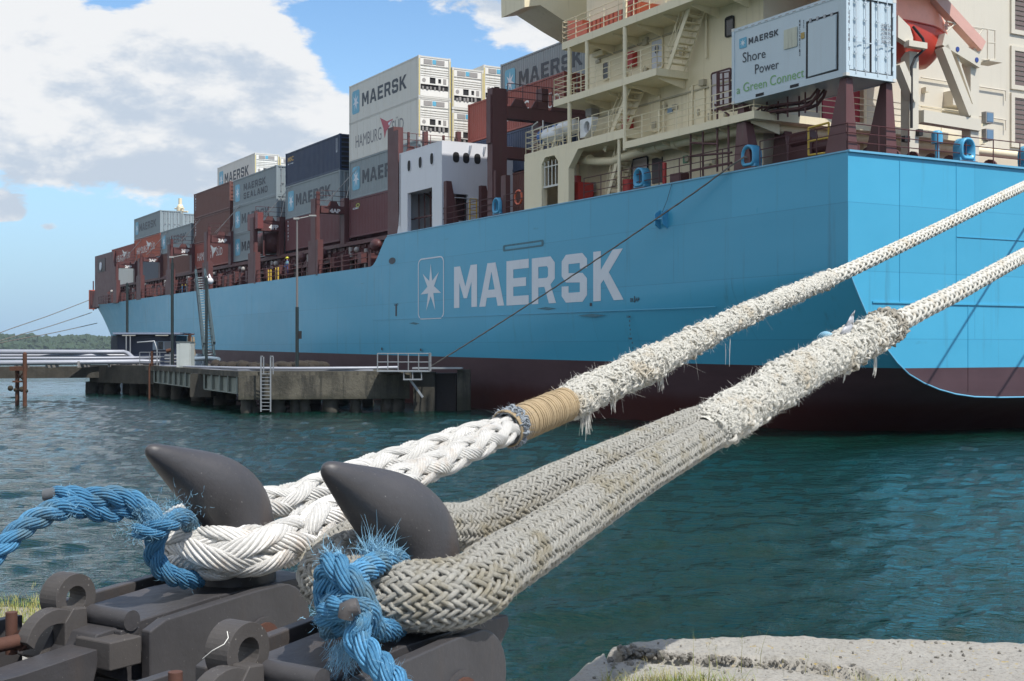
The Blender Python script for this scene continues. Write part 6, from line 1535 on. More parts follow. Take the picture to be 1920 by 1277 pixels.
# rubble in the crack and broken corner
rg = np.random.RandomState(4); bmv = bmesh.new(); bmesh.ops.create_icosphere(bmv, subdivisions=2, radius=1.0)
bv = np.array([v.co[:] for v in bmv.verts]); bf = np.array([[v.index for v in f.verts] for f in bmv.faces]); bmv.free()
VV = []; FF = []; off = 0
def stone(x, y, z, r):
    global off
    j = np.array([noise.noise(Vector(v * 1.7 + x * 31 + y * 17)) for v in bv])[:, None]; v = bv * (1 + .55 * j) * r * rg.uniform(.6, 1.3, 3)
    VV.append(v + np.array([x, y, z])); FF.append(bf + off); off += len(bv)
for k in range(230):
    f = rg.rand() ** 1.3; x = .47 + (CXs[-1] - .47) * f; y = np.interp(x, CXs, CYs) + rg.normal() * .022 * (1.3 - f); stone(x, y, H + EQ - .02 + rg.uniform(-.01, .015), rg.uniform(.004, .015) * (1.25 - f))
for k in range(60):
    x = rg.uniform(.34, .6); ye = np.interp(x, EX, EY); y = ye - rg.uniform(.02, .5); stone(x, y, H + EQ - .05 - .25 * max(0, .3 - x), rg.uniform(.006, .018))
for k in range(160):
    x = rg.uniform(.3, 2.6); y = np.interp(x, EX, EY) - rg.uniform(.1, 1.0); stone(x, y, H + EQ, rg.uniform(.003, .009))
o = np_mesh('rubble', np.concatenate(VV), np.concatenate(FF), mat('crumbled_concrete', (.17, .16, .14), .95, var=.45, vscale=12, bump=.004, bscale=80), smooth=False); setp(o, 'crumbled grey stones along the crack in the concrete edge', 'rubble', kind='stuff')

# ---------- grass
def grass_mat(name, a, b):
    m = bpy.data.materials.new(name); m.use_nodes = True; t = NT(m.node_tree); p = m.node_tree.nodes['Principled BSDF']
    tc = t.new('ShaderNodeTexCoord').outputs['Object']; t.l.new(t.mix(t.ss(t.noise(tc, 9, 3, .6), .4, .6), a + (1,), b + (1,)), p.inputs[0]); p.inputs['Roughness'].default_value = .7
    return m
def blades(P, Lh, wid, lean, rng, m=4):
    K = len(P); az = rng.uniform(0, 6.28, K); d = np.stack([np.cos(az), np.sin(az), np.zeros(K)], 1); side = np.stack([-np.sin(az), np.cos(az), np.zeros(K)], 1)
    f = np.linspace(0, 1, m); V = np.zeros((K, m, 2, 3))
    for i, u in enumerate(f):
        c = P + d * (lean * Lh * u ** 2)[:, None] + np.array([0, 0, 1]) * (Lh * (u - .25 * lean * u * u))[:, None]; ww = (wid * (1 - u * .95))[:, None]
        V[:, i, 0] = c - side * ww; V[:, i, 1] = c + side * ww
    V = V.reshape(K, m * 2, 3); q = np.array([[2 * i, 2 * i + 1, 2 * i + 3, 2 * i + 2] for i in range(m - 1)])
    return V.reshape(-1, 3), (q[None] + (np.arange(K) * m * 2)[:, None, None]).reshape(-1, 4)
rng = np.random.RandomState(9)
PP = []; LL = []
for k in range(5200):
    x = rng.uniform(-3.4, -1.75); ye = np.interp(x, EX, EY); y = ye - rng.uniform(-.02, 1.0)
    if x > -2.15 and rng.rand() < (x + 2.15) * 1.6: continue
    PP.append((x, y, H + EQ)); LL.append(rng.uniform(.03, .085))
for k in range(5200):
    x = rng.uniform(.35, 1.75); y = 5.03 + .08 * math.sin(x * 3) - abs(rng.normal()) * .14 + .08 * n3(x, 0, 4, 3); 
    if rng.rand() > .30 + 1.2 * n3(x, 0, 9, 2.5): continue
    PP.append((x, y, H + EQ - .01)); LL.append(rng.uniform(.03, .10))
P = np.array(PP); LL = np.array(LL); V, Q = blades(P, LL, np.full(len(P), .0016) * rng.uniform(.7, 1.5, len(P)), rng.uniform(.2, 1.2, len(P)), rng)
o = np_mesh('grass', V, Q, grass_mat('grass_blades', (.13, .20, .035), (.34, .30, .10)), smooth=True); setp(o, 'short green and straw coloured grass tufts along the quay edge', 'grass', kind='stuff')
PP = []; 
for x, y in ((1250, 1265), (1300, 1262), (1345, 1255), (1425, 1250), (1420, 1262), (1690, 1256), (1510, 1262), (1560, 1268), (1330, 1270), (1470, 1270), (1210, 1270), (1390, 1262)): PP.append(tuple(on_z(x, y, EQ)))
for x, y in ((60, 1140), (66, 1142), (5, 1140), (107, 1135), (130, 1136), (180, 1140), (215, 1145), (235, 1145), (160, 1140), (20, 1140), (30, 1140), (90, 1140), (245, 1150), (200, 1145)): PP.append(tuple(on_z(x, y + 4, EQ)))
P = np.array(PP); hts = np.array([.14, .18, .10, .19, .10, .05, .08, .12, .15, .07, .09, .16] + [.13, .16, .10, .19, .13, .08, .12, .13, .06, .08, .07, .09, .12, .10])
V, Q = blades(P, hts, np.full(len(P), .0016), rng.uniform(.05, .5, len(P)), rng, 6)
VS = [V]; QS = [Q]; 
heads = []
for p, h in zip(P, hts):
    for q_ in range(6): heads.append((p[0] + rng.normal() * .006, p[1] + rng.normal() * .006, p[2] + h * rng.uniform(.7, .9)))
V2, Q2 = blades(np.array(heads), np.full(len(heads), .02), np.full(len(heads), .001), rng.uniform(.5, 1, len(heads)), rng)
o = np_mesh('grass', np.concatenate([V, V2]), np.concatenate([Q, Q2 + 0] if False else [Q, Q2 + len(V)]), grass_mat('grass_straw', (.30, .26, .12), (.20, .22, .07))); setp(o, 'thin dry grass stalks rising at the quay edge', 'grass stalks', kind='stuff')

# ---------- rope tools
def cr_spline(pts, step):
    P = np.array([list(p) for p in pts], float); n_ = len(P); out = []
    for i in range(n_ - 1):
        p0 = P[max(i - 1, 0)]; p1 = P[i]; p2 = P[i + 1]; p3 = P[min(i + 2, n_ - 1)]
        k = max(2, int(np.linalg.norm(p2[:3] - p1[:3]) / step * 3))
        t = np.linspace(0, 1, k, endpoint=False)[:, None]
        out.append(.5 * ((2 * p1) + (-p0 + p2) * t + (2 * p0 - 5 * p1 + 4 * p2 - p3) * t ** 2 + (-p0 + 3 * p1 - 3 * p2 + p3) * t ** 3))
    out = np.concatenate(out + [P[-1:]]); d = np.r_[0, np.cumsum(np.linalg.norm(np.diff(out[:, :3], axis=0), axis=1))]
    k = max(2, int(d[-1] / step)); s = np.linspace(0, d[-1], k + 1)
    return np.stack([np.interp(s, d, out[:, c]) for c in range(out.shape[1])], 1), s
def frames(P):
    T = np.gradient(P, axis=0); T /= np.linalg.norm(T, axis=1)[:, None]; N = np.zeros_like(P); up = np.array([0, 0, 1.0])
    if abs(T[0][2]) > .9: up = np.array([1.0, 0, 0])
    n_ = up - T[0] * up.dot(T[0]); n_ /= np.linalg.norm(n_)
    for i in range(len(P)):
        n_ = n_ - T[i] * n_.dot(T[i]); n_ /= np.linalg.norm(n_); N[i] = n_
    return T, N, np.cross(T, N)
def sweep(P, r, n_=7, vs=1.0, flat_=None):
    """tube around polyline P (m,3), radius r (m,) ; flat_: (outward dirs, factor) squashes the section"""
    T, N, B = frames(P)
    if flat_ is not None:
        O = flat_[0]; N = O - T * (O * T).sum(1)[:, None]; N /= np.linalg.norm(N, axis=1)[:, None]; B = np.cross(T, N)
    a = np.arange(n_) * 2 * np.pi / n_; fa, fb = (1, 1) if flat_ is None else flat_[1]
    V = P[:, None] + (N[:, None] * (fa * np.cos(a))[None, :, None] + B[:, None] * (fb * np.sin(a))[None, :, None]) * r[:, None, None]
    m = len(P); i = np.arange(m - 1)[:, None] * n_; k = np.arange(n_)[None]
    Q = np.stack([i + k, i + (k + 1) % n_, i + n_ + (k + 1) % n_, i + n_ + k], -1).reshape(-1, 4)
    d = np.r_[0, np.cumsum(np.linalg.norm(np.diff(P, axis=0), axis=1))]
    uv = np.stack([np.repeat(d, n_), np.tile(np.minimum(k[0], n_ - k[0]) / n_ * 2, m) * vs], -1)
    return V.reshape(-1, 3), Q, uv
def yarns(nm, P, r, ny, pitch, nside, rng_ph=0.0, core=.72, yr=None, squash=None):
    """a strand laid up from ny yarns"""
    T, N, B = frames(P); d = np.r_[0, np.cumsum(np.linalg.norm(np.diff(P, axis=0), axis=1))]
    fa, fb = (1, 1)
    if squash is not None:
        O = squash[0]; N = O - T * (O * T).sum(1)[:, None]; N /= np.linalg.norm(N, axis=1)[:, None]; B = np.cross(T, N); fa, fb = squash[1]
    yr = yr or 1.25 * math.pi / ny * .62
    for k in range(ny):
        th = d / pitch * 2 * np.pi + 2 * np.pi * k / ny + rng_ph
        C = P + (N * (fa * np.cos(th))[:, None] + B * (fb * np.sin(th))[:, None]) * (r * core)[:, None]
        V, Q, U = sweep(C, r * yr * (1 + .12 * np.sin(d * 60 + k * 2)), nside); U[:, 1] += k * 2.3; nm.add(V, Q, U)
class NM:
    def __init__(s): s.V = []; s.Q = []; s.U = []; s.o = 0
    def add(s, V, Q, U=None):
        s.V.append(V); s.Q.append(Q + s.o); s.U.append(U if U is not None else np.zeros((len(V), 2))); s.o += len(V)
    def build(s, name, m, parent): return np_mesh(name, np.concatenate(s.V), np.concatenate(s.Q), m, parent, np.concatenate(s.U))
def rope_mat(name, c0, c1, dirt=None, dirt_amt=0.0, fib=1.0, bumpd=.004, rough=.85):
    m = bpy.data.materials.new(name); m.use_nodes = True; t = NT(m.node_tree); t.n.clear()
    p = t.new('ShaderNodeBsdfPrincipled'); o = t.new('ShaderNodeOutputMaterial'); t.l.new(p.outputs[0], o.inputs[0])
    tcn = t.new('ShaderNodeTexCoord'); tc = tcn.outputs['Object']; uv = tcn.outputs['UV']
    f1 = t.noise(t.mapping(uv, (14, 9, 1), (0, 0, .35)), 6.0 * fib, 4, .6); f2 = t.noise(tc, 90, 4, .7)
    c = t.mix(t.noise(tc, 16, 5, .65), c0 + (1,), c1 + (1,))
    c = t.mix(t.m('MULTIPLY', t.ss(f1, .60, .42), .35), c, tuple(x * .6 for x in c0) + (1,))
    if dirt: c = t.mix(t.m('MULTIPLY', t.ss(t.noise(tc, 7, 6, .7), .60 - dirt_amt * .3, .72 - dirt_amt * .2), min(1, dirt_amt * 1.6)), c, dirt + (1,))
    t.l.new(c, p.inputs[0]); p.inputs['Roughness'].default_value = rough; p.inputs['Specular IOR Level'].default_value = .25
    h = t.m('ADD', t.m('MULTIPLY', f1, 1.0), t.m('MULTIPLY', f2, .5))
    t.l.new(t.bump(h, .9, bumpd), p.inputs['Normal'])
    return m
def braid(nm, C, Rr, N_, omega, sr, amp, twill=False, nside=7, squash=(.75, 1.15), ny=0, ypitch=.06):
    """C (m,3) centre line, Rr (m,) radius, N_ carriers each way, omega rad per metre, sr strand radius factor"""
    T, N, B = frames(C); d = np.r_[0, np.cumsum(np.linalg.norm(np.diff(C, axis=0), axis=1))]
    ph = np.r_[0, np.cumsum(np.diff(d) * omega * (Rr[0] / ((Rr[1:] + Rr[:-1]) / 2)) ** .5)]
    for sgn in (1, -1):
        for k in range(N_):
            th = sgn * ph + 2 * np.pi * k / N_; m = N_ * ph / np.pi
            if twill: g = np.cos(np.pi * ((m + 2 * k) if sgn > 0 else (2 * k - m)) / 2 + (np.pi / 4 if sgn > 0 else np.pi / 4)) * sgn; g = np.clip(g * 1.6, -1, 1)
            else: g = sgn * np.cos(np.pi * m)
            rad = Rr * (1 + amp * g + .030 * np.sin(d * 23 + k * 1.7 + sgn) * np.sin(d * 57 + k * 2.9)); th = th + .07 * np.sin(d * 31 + k * 2.1) * np.sin(d * 9 + k)
            O = N * np.cos(th)[:, None] + B * np.sin(th)[:, None]
            if ny: yarns(nm, C + O * rad[:, None], Rr * sr, ny, ypitch * sgn, 5, k * 1.3, .78, None, (O, squash))
            V, Q, U = sweep(C + O * rad[:, None], Rr * sr * (.90 if ny else 1), nside, 1.0, (O, squash)); U[:, 1] += k * 3.7; nm.add(V, Q, U)
def twisted(nm, C, Rr, pitch, n_=3, nside=10, sf=.53, hf=.52, ny=0):
    T, N, B = frames(C); d = np.r_[0, np.cumsum(np.linalg.norm(np.diff(C, axis=0), axis=1))]
    for k in range(n_):
        th = d / pitch * 2 * np.pi + 2 * np.pi * k / n_; O = N * np.cos(th)[:, None] + B * np.sin(th)[:, None]
        Pk = C + O * (Rr * hf)[:, None]; V, Q, U = sweep(Pk, Rr * sf * .86, nside); U[:, 1] += k * 5.1; nm.add(V, Q, U)
        if ny: yarns(nm, Pk, Rr * sf, ny, -.26, 5, k, .84)
def fibres(nm, C, Rr, K, ln, r, rng, out=.6, along=.6, droop=.0, m=4, rad=1.0):
    """loose fibres starting on the surface of a rope"""
    T, N, B = frames(C); i = rng.randint(0, len(C), K); a = rng.uniform(0, 2 * np.pi, K)
    O = N[i] * np.cos(a)[:, None] + B[i] * np.sin(a)[:, None]; S = np.cross(T[i], O)
    P0 = C[i] + O * (Rr[i] * rad * rng.uniform(.88, 1.04, K))[:, None]
    D = O * (out * rng.uniform(.3, 1.5, K))[:, None] + T[i] * (along * rng.normal(size=K))[:, None] + S * rng.normal(size=(K, 1)) * .7
    D /= np.linalg.norm(D, axis=1)[:, None]; Cv = rng.normal(size=(K, 3)) * .9 + O * -.6; Cv[:, 2] -= droop
    Ls = ln * rng.uniform(.3, 1.5, K); fiber_mesh(nm, P0, D, Cv, Ls, r * rng.uniform(.6, 1.4, K), m)
def fiber_mesh(nm, P0, D, Cv, Ls, rs, m=4):
    K = len(P0); u = np.linspace(0, 1, m); pts = P0[:, None] + D[:, None] * (Ls[:, None] * u)[..., None] + Cv[:, None] * (Ls[:, None] * .55 * u ** 2)[..., None]
    A_ = np.cross(D, np.array([.3, .5, .81])); A_ /= np.linalg.norm(A_, axis=1)[:, None] + 1e-9; B_ = np.cross(D, A_)
    V = np.zeros((K, m, 3, 3))
    for k in range(3):
        an = 2 * np.pi * k / 3; V[:, :, k] = pts + (A_ * np.cos(an) + B_ * np.sin(an))[:, None] * (rs[:, None] * (1 - .7 * u))[..., None]
    q = [[i * 3 + k, i * 3 + (k + 1) % 3, (i + 1) * 3 + (k + 1) % 3, (i + 1) * 3 + k] for i in range(m - 1) for k in range(3)]
    Q = (np.array(q)[None] + (np.arange(K) * m * 3)[:, None, None]).reshape(-1, 4); nm.add(V.reshape(-1, 3), Q)
def tufts(nm, C, Rr, K, ln, r, rng, lift=.35):
    """short fat yarn ends and loops lying on the surface: the shaggy cover"""
    T, N, B = frames(C); m = 6; n_ = 5
    i = rng.randint(2, len(C) - 2, K); a = rng.uniform(0, 2 * np.pi, K); O = N[i] * np.cos(a)[:, None] + B[i] * np.sin(a)[:, None]; S = np.cross(T[i], O)
    an = rng.normal(0, .9, K) + rng.choice([0.5, -0.5], K); D = T[i] * np.cos(an)[:, None] + S * np.sin(an)[:, None]
    Ls = ln * rng.uniform(.5, 1.5, K); u = np.linspace(0, 1, m); rr_ = r * rng.uniform(.6, 1.35, K)
    base = C[i] + O * (Rr[i] * .93)[:, None]; hh = (Ls * lift * rng.uniform(.4, 1.4, K))
    wig = rng.normal(size=(K, 1)) * .22
    P = base[:, None] + D[:, None] * (Ls[:, None] * (u - .5))[..., None] + O[:, None] * (hh[:, None] * np.sin(np.pi * u))[..., None] + np.cross(O, D)[:, None] * (wig * Ls[:, None] * np.sin(2 * np.pi * u))[..., None]
    # follow curvature of the rope
    A_ = O; B_ = np.cross(D, O); V = np.zeros((K, m, n_, 3)); prof = np.array([.55, .95, 1.05, 1.05, .95, .5])
    for k in range(n_):
        q = 2 * np.pi * k / n_; V[:, :, k] = P + (A_ * np.cos(q) + B_ * np.sin(q))[:, None] * (rr_[:, None] * prof)[..., None]
    qd = [[i_ * n_ + k, i_ * n_ + (k + 1) % n_, (i_ + 1) * n_ + (k + 1) % n_, (i_ + 1) * n_ + k] for i_ in range(m - 1) for k in range(n_)]
    Q = (np.array(qd)[None] + (np.arange(K) * m * n_)[:, None, None]).reshape(-1, 4)
    U = np.tile(np.stack([np.repeat(u * .03, n_), np.tile(np.arange(n_) / n_, m)], -1), (K, 1)); nm.add(V.reshape(-1, 3), Q, U)
def slc(C, s, a, b): k = (s >= a) & (s <= b); return C[k, :3], C[k, 3]

ROPEW = rope_mat('white_rope', (.70, .69, .66), (.82, .81, .77), (.50, .36, .24), .22)
ROPES = rope_mat('frayed_white_rope', (.60, .585, .52), (.76, .745, .68), (.42, .33, .20), .30)
ROPEJ = rope_mat('jacket_rope', (.43, .42, .375), (.61, .595, .54), (.30, .25, .14), .36, bumpd=.005)
FUZZ = mat('rope_fibre', (.76, .75, .70), .8, var=.15, vscale=20)
FUZZJ = mat('jacket_fibre', (.55, .53, .47), .8, var=.3, vscale=20)
BLU = rope_mat('blue_rope', (.045, .19, .38), (.15, .41, .64), (.15, .22, .24), .45, bumpd=.003, rough=.6)
BFUZ = mat('blue_fibre', (.24, .47, .64), .7, var=.4, vscale=25)
GREYF = mat('grey_fibre', (.22, .25, .28), .8, var=.4, vscale=25)
TWINE = mat('tan_twine', (.36, .275, .165), .8, var=.2, vscale=15, bump=.002, bscale=300)

# hook frames of reference
UU = Vector((1570, 2440, 0)).normalized(); VVv = Vector((UU.y, -UU.x, 0))
C1 = Vector((-.778, 3.65, H - .648)); C2 = Vector((-.231, 3.05, H - .642))
def HL(Cc, a, b, z): return Cc + UU * a + VVv * b + Vector((0, 0, z))
ship_p1 = SW(13.0, .3, ZP + .6); ship_p2 = SW(18.5, .3, ZP + .6)
rg = np.random.RandomState(21)
def w4(x, y, Y, r): v = W(x, y, Y); return (v.x, v.y, v.z, r)
def h4(Cc, a, b, z, r): v = HL(Cc, a, b, z); return (v.x, v.y, v.z, r)
# ---- rope one (farther hook)
r1 = empty('mooring_rope', tuple(C1 + Vector((0, 0, .05))), 0, 'white plaited mooring rope with tan twine binding, looped over the farther hook', 'mooring rope', 'thick white mooring ropes')
OR1 = np.array(r1.location)
def loc(C, o): return C - o
loop1 = [w4(955, 806, 4.74, .042), w4(900, 832, 4.50, .043), w4(820, 871, 4.28, .043), w4(750, 899, 4.10, .044), w4(650, 950, 3.83, .046), w4(579, 985, 3.66, .051)]
loop1 += [h4(C1, .08, .168, .125, .056), h4(C1, -.03, .172, .112, .060), h4(C1, -.12, .132, .106, .062), h4(C1, -.168, .05, .105, .062), h4(C1, -.170, -.05, .115, .060), h4(C1, -.12, -.132, .13, .056), h4(C1, .0, -.160, .155, .052), h4(C1, .12, -.135, .18, .047)]
loop1 += [w4(541, 938, 3.98, .045), w4(600, 914, 4.10, .044), w4(700, 878, 4.30, .044), w4(800, 846, 4.48, .043), w4(880, 818, 4.62, .042), w4(955, 802, 4.82, .040)]
Cl, sl_ = cr_spline(loop1, .008)
nm = NM(); Pc, Rc = Cl[:, :3] - OR1, Cl[:, 3]
braid(nm, Pc, Rc * .80, 4, 8.5, .50, .16, False, 9, (.62, 1.32), 11, .34)
V, Q, U = sweep(Pc, Rc * .60, 12); nm.add(V, Q, U)
nm.build('eye_loop', ROPEW, r1)
nm = NM(); fibres(nm, Pc, Rc, 22000, .008, .0003, rg, .8, .8); fibres(nm, Pc, Rc, 160, .025, .0004, rg, .9, .6, .3); nm.build('frayed_fibres', FUZZ, r1)
main1 = [w4(940, 808, 4.72, .062), w4(1062, 757, 5.10, .066), w4(1120, 728, 5.36, .072), w4(1200, 692, 5.63, .074), w4(1300, 640, 6.09, .060), w4(1400, 589, 6.62, .052), w4(1500, 546, 7.27, .048), w4(1600, 503, 8.05, .045), w4(1750, 432, 9.6, .044), w4(1920, 349, 12.27, .046)]
main1 += [w4(1955, 337, 16.0, .043), w4(1985, 328, 26, .043), (ship_p1[0], ship_p1[1], ship_p1[2], .046)]
Cm, sm_ = cr_spline(main1, .010)
def sx(C, s, px):      # arclength where the rope crosses photo column px
    q = CX + F * C[:, 0] / C[:, 1]; return float(np.interp(px, q, s))
a_, b_ = slc(Cm, sm_, sx(Cm, sm_, 946), sx(Cm, sm_, 1062)); a_ = a_ - OR1
nm = NM(); dT = np.linalg.norm(a_[1] - a_[0]); L_ = len(a_) * dT; turns = int(L_ / .0052)
T_, N_, B_ = frames(a_); k = turns * 22; f = np.linspace(0, len(a_) - 1.001, k); i0 = f.astype(int); fr_ = (f - i0)[:, None]
cc = a_[i0] * (1 - fr_) + a_[i0 + 1] * fr_; th = np.linspace(0, turns * 2 * np.pi, k); wob = .0020 * np.sin(th * .37) + .0015 * np.sin(th * .113 + 1) + .0010 * rg.normal(size=k).cumsum() * .05; cc = cc + T_[i0] * (.0016 * np.sin(th * .21) + .0012 * np.sin(th * .57))[:, None]
O = N_[i0] * np.cos(th)[:, None] + B_[i0] * np.sin(th)[:, None]; V, Q, U = sweep(cc + O * (.0645 + wob)[:, None], np.full(k, .0033), 5); nm.add(V, Q, U)
V, Q, U = sweep(a_, np.full(len(a_), .0635), 24); nm.add(V, Q, U); nm.build('twine_binding', TWINE, r1)
nm = NM(); fibres(nm, a_[:8], np.full(8, .060), 1100, .024, .0007, rg, 1.0, 1.2); tufts(nm, a_[:8] if len(a_) > 8 else a_, np.full(8, .062), 420, .024, .0035, rg, .5); nm.build('frayed_collar', GREYF, r1)
nm = NM(); fibres(nm, a_, np.full(len(a_), .066), 2200, .010, .0004, rg, .8, .8); nm.build('twine_fuzz', TWINE, r1)
# shaggy cover
a_, b_ = slc(Cm, sm_, sx(Cm, sm_, 1055), sx(Cm, sm_, 1560)); a_ = a_ - OR1; lump = 1 + .05 * np.sin(np.arange(len(a_)) * .11) + .03 * np.sin(np.arange(len(a_)) * .31 + 2)
nm = NM(); V, Q, U = sweep(a_, b_ * .90 * lump, 20); nm.add(V, Q, U)
tufts(nm, a_, b_ * .99 * lump, 17000, .019, .0036, rg, .15); tufts(nm, a_, b_ * lump, 1100, .030, .0060, rg, .26)
nm.build('shaggy_cover', ROPES, r1)
nm = NM(); fibres(nm, a_, b_ * lump, 16000, .015, .0006, rg, 1.0, .7, .1); fibres(nm, a_[:200], b_[:200], 60, .05, .0008, rg, .9, .7, .8)
for px, py, Y, ln, k in ((1098, 745, 5.2, .13, 40), (1240, 700, 5.8, .07, 18), (1252, 690, 5.8, .05, 10), (1362, 640, 6.4, .11, 2), (1150, 745, 5.4, .05, 14)):
    p = np.array(W(px, py, Y)) - OR1; P0 = p + rg.normal(size=(k, 3)) * .008; D = np.tile(np.array([.0, -.05, -1.0]), (k, 1)) + rg.normal(size=(k, 3)) * .09; D /= np.linalg.norm(D, axis=1)[:, None]
    fiber_mesh(nm, P0, D, rg.normal(size=(k, 3)) * .12, ln * rg.uniform(.7, 1.2, k), np.full(k, .0016), 6)
nm.build('frayed_fibres', FUZZ, r1)
# the plain rope onward to the ship
a_, b_ = slc(Cm, sm_, sx(Cm, sm_, 1530), sx(Cm, sm_, 1975)); a_ = a_ - OR1
nm = NM(); V, Q, U = sweep(a_, b_ * .74, 12); nm.add(V, Q, U); braid(nm, a_, b_ * .82, 6, 9.0, .30, .10, False, 6, (.6, 1.15)); nm.build('standing_line', ROPES, r1)
nm = NM(); fibres(nm, a_, b_, 5200, .010, .0008, rg, .8, .9); nm.build('frayed_fibres', FUZZ, r1)
a2, b2 = slc(Cm, sm_, sx(Cm, sm_, 1970), 1e9); a2 = a2 - OR1; nm = NM(); V, Q, U = sweep(a2[::12], b2[::12], 8); nm.add(V, Q, U); nm.build('far_line', ROPES, r1)

# ---- rope two (nearer hook)
r2 = empty('mooring_rope', tuple(C2 + Vector((0, 0, .05))), 0, 'thick jacketed mooring rope looped over the nearer hook, frayed where its legs join', 'mooring rope', 'thick white mooring ropes')
OR2 = np.array(r2.location)
loop2 = [w4(1385, 782, 4.56, .054), w4(1330, 814, 4.32, .057), w4(1265, 852, 4.06, .060), w4(1200, 890, 3.83, .062), w4(1100, 956, 3.52, .066), w4(1000, 1024, 3.22, .070), w4(925, 1070, 3.02, .074)]
loop2 += [h4(C2, -.03, .190, .106, .077), h4(C2, -.12, .150, .10, .077), h4(C2, -.180, .06, .10, .075), h4(C2, -.185, -.06, .11, .074), h4(C2, -.13, -.145, .13, .070), h4(C2, 0, -.178, .16, .067), h4(C2, .16, -.17, .19, .064)]
loop2 += [w4(880, 985, 3.52, .062), w4(960, 948, 3.63, .061), w4(1060, 900, 3.80, .059), w4(1200, 839, 4.10, .056), w4(1300, 795, 4.34, .053), w4(1385, 768, 4.64, .050)]
Cl, sl_ = cr_spline(loop2, .0042); Pc, Rc = Cl[:, :3] - OR2, Cl[:, 3]
nm = NM(); V, Q, U = sweep(Pc, Rc * .84, 18); nm.add(V, Q, U); braid(nm, Pc, Rc * .93, 24, 15.5, .080, .048, True, 5, (1.0, 1.15)); tufts(nm, Pc, Rc * .975, 22000, .008, .0019, rg, .24); nm.build('eye_loop', ROPEJ, r2)
nm = NM(); fibres(nm, Pc, Rc, 42000, .0065, .00042, rg, .9, .8); fibres(nm, Pc, Rc, 300, .016, .0005, rg, .9, .7, .2); nm.build('frayed_fibres', FUZZJ, r2)
main2 = [w4(1318, 803, 4.28, .040), w4(1338, 797, 4.35, .068), w4(1362, 784, 4.46, .080), w4(1400, 762, 4.66, .078), w4(1500, 698, 5.11, .077), w4(1600, 648, 5.66, .074), w4(1655, 618, 6.02, .068), w4(1680, 606, 6.2, .056), w4(1720, 585, 6.5, .050), w4(1800, 545, 7.2, .048), w4(1920, 479, 8.63, .047), w4(2010, 432, 11.5, .046), w4(2100, 375, 20, .046), (ship_p2[0], ship_p2[1], ship_p2[2], .05)]
Cm, sm_ = cr_spline(main2, .010)
a_, b_ = slc(Cm, sm_, 0, sx(Cm, sm_, 1672)); a_ = a_ - OR2; lump = 1 + .05 * np.sin(np.arange(len(a_)) * .09 + 1) + .03 * np.sin(np.arange(len(a_)) * .27)
nm = NM(); V, Q, U = sweep(a_, b_ * .88 * lump, 20); nm.add(V, Q, U); tufts(nm, a_, b_ * .99 * lump, 17000, .020, .0038, rg, .15); tufts(nm, a_, b_ * lump, 1300, .032, .0065, rg, .26); tufts(nm, a_[-80:], b_[-80:] * lump[-80:], 500, .036, .0068, rg, .42)
nm.build('shaggy_cover', ROPES, r2)
nm = NM(); fibres(nm, a_, b_ * lump, 16000, .016, .0006, rg, 1.0, .7, .1); fibres(nm, a_[-60:], b_[-60:], 400, .03, .0009, rg, 1.0, .8, .3)
for px, py, Y, ln, k in ((1640, 662, 5.9, .10, 12), (1583, 690, 5.6, .06, 6), (1495, 735, 5.0, .05, 8), (1290, 778, 4.3, .05, 6)):
    p = np.array(W(px, py, Y)) - OR2; P0 = p + rg.normal(size=(k, 3)) * .004; D = np.tile(np.array([.15, -.05, -1.0]), (k, 1)) + rg.normal(size=(k, 3)) * .06; D /= np.linalg.norm(D, axis=1)[:, None]
    fiber_mesh(nm, P0, D, np.tile(np.array([-.35, 0, .0]), (k, 1)), ln * rg.uniform(.8, 1.1, k), np.full(k, .0018), 6)
nm.build('frayed_fibres', FUZZ, r2)
# dark seizing, grey tape tag and blue yarn at the joint
nm = NM(); i_ = np.argmin(abs(CX + F * Cm[:, 0] / Cm[:, 1] - 1662)); tufts(nm, Cm[i_ - 10:i_ + 10, :3] - OR2, np.full(20, .070), 240, .035, .006, rg, .5); nm.build('dark_seizing', mat('dirty_yarn', (.26, .24, .20), .9, var=.5, vscale=25), r2)
q0, q1 = np.array(W(1583, 632, 5.5)) - OR2, np.array(W(1601, 586, 5.5)) - OR2
mb = MB(); dd = Vector(q1 - q0); rows = []
for k in range(9):
    u = k / 8; c = Vector(q0) + dd * u; w2 = .030 + .006 * math.sin(u * 5); tw = .5 + .6 * u
    ax = Vector((math.cos(tw), math.sin(tw) * .9, .25)); th_ = Vector((-.004, -.006, 0)) + Vector((0, .003 * math.sin(k * 2), 0))
    rows.append([c - ax * w2, c + ax * w2 + Vector((0, 0, .006 * math.sin(k))), c + ax * w2 + th_ * 1.5, c + th_ * 3 + Vector((0, -.008, 0)), c - ax * w2 + th_ * 1.5])
mb.loft(rows, True, True); mb.build('tape_tag', mat('grey_tape', (.45, .46, .49), .45, var=.3, vscale=60, bump=.003, bscale=120), r2)
nm = NM(); p = np.array(W(1562, 630, 5.5)) - OR2
for k in range(9):
    t_ = np.linspace(0, np.pi, 12); r_ = .016 + .0022 * k; P = p + np.stack([r_ * np.cos(t_) * 1.1 - .004 * k, .01 * np.sin(t_ * 2) + .003 * k - .03, r_ * np.sin(t_) * .9 - .012], 1); V, Q, U = sweep(P, np.full(12, .0018), 5); nm.add(V, Q, U)
nm.build('blue_yarn', mat('pale_blue_yarn', (.25, .48, .62), .8, var=.3, vscale=40), r2)
a_, b_ = slc(Cm, sm_, sx(Cm, sm_, 1665), sx(Cm, sm_, 2060)); a_ = a_ - OR2
nm = NM(); V, Q, U = sweep(a_, b_ * .74, 12); nm.add(V, Q, U); braid(nm, a_, b_ * .82, 6, 9.0, .30, .10, False, 6, (.6, 1.15)); nm.build('standing_line', ROPES, r2)
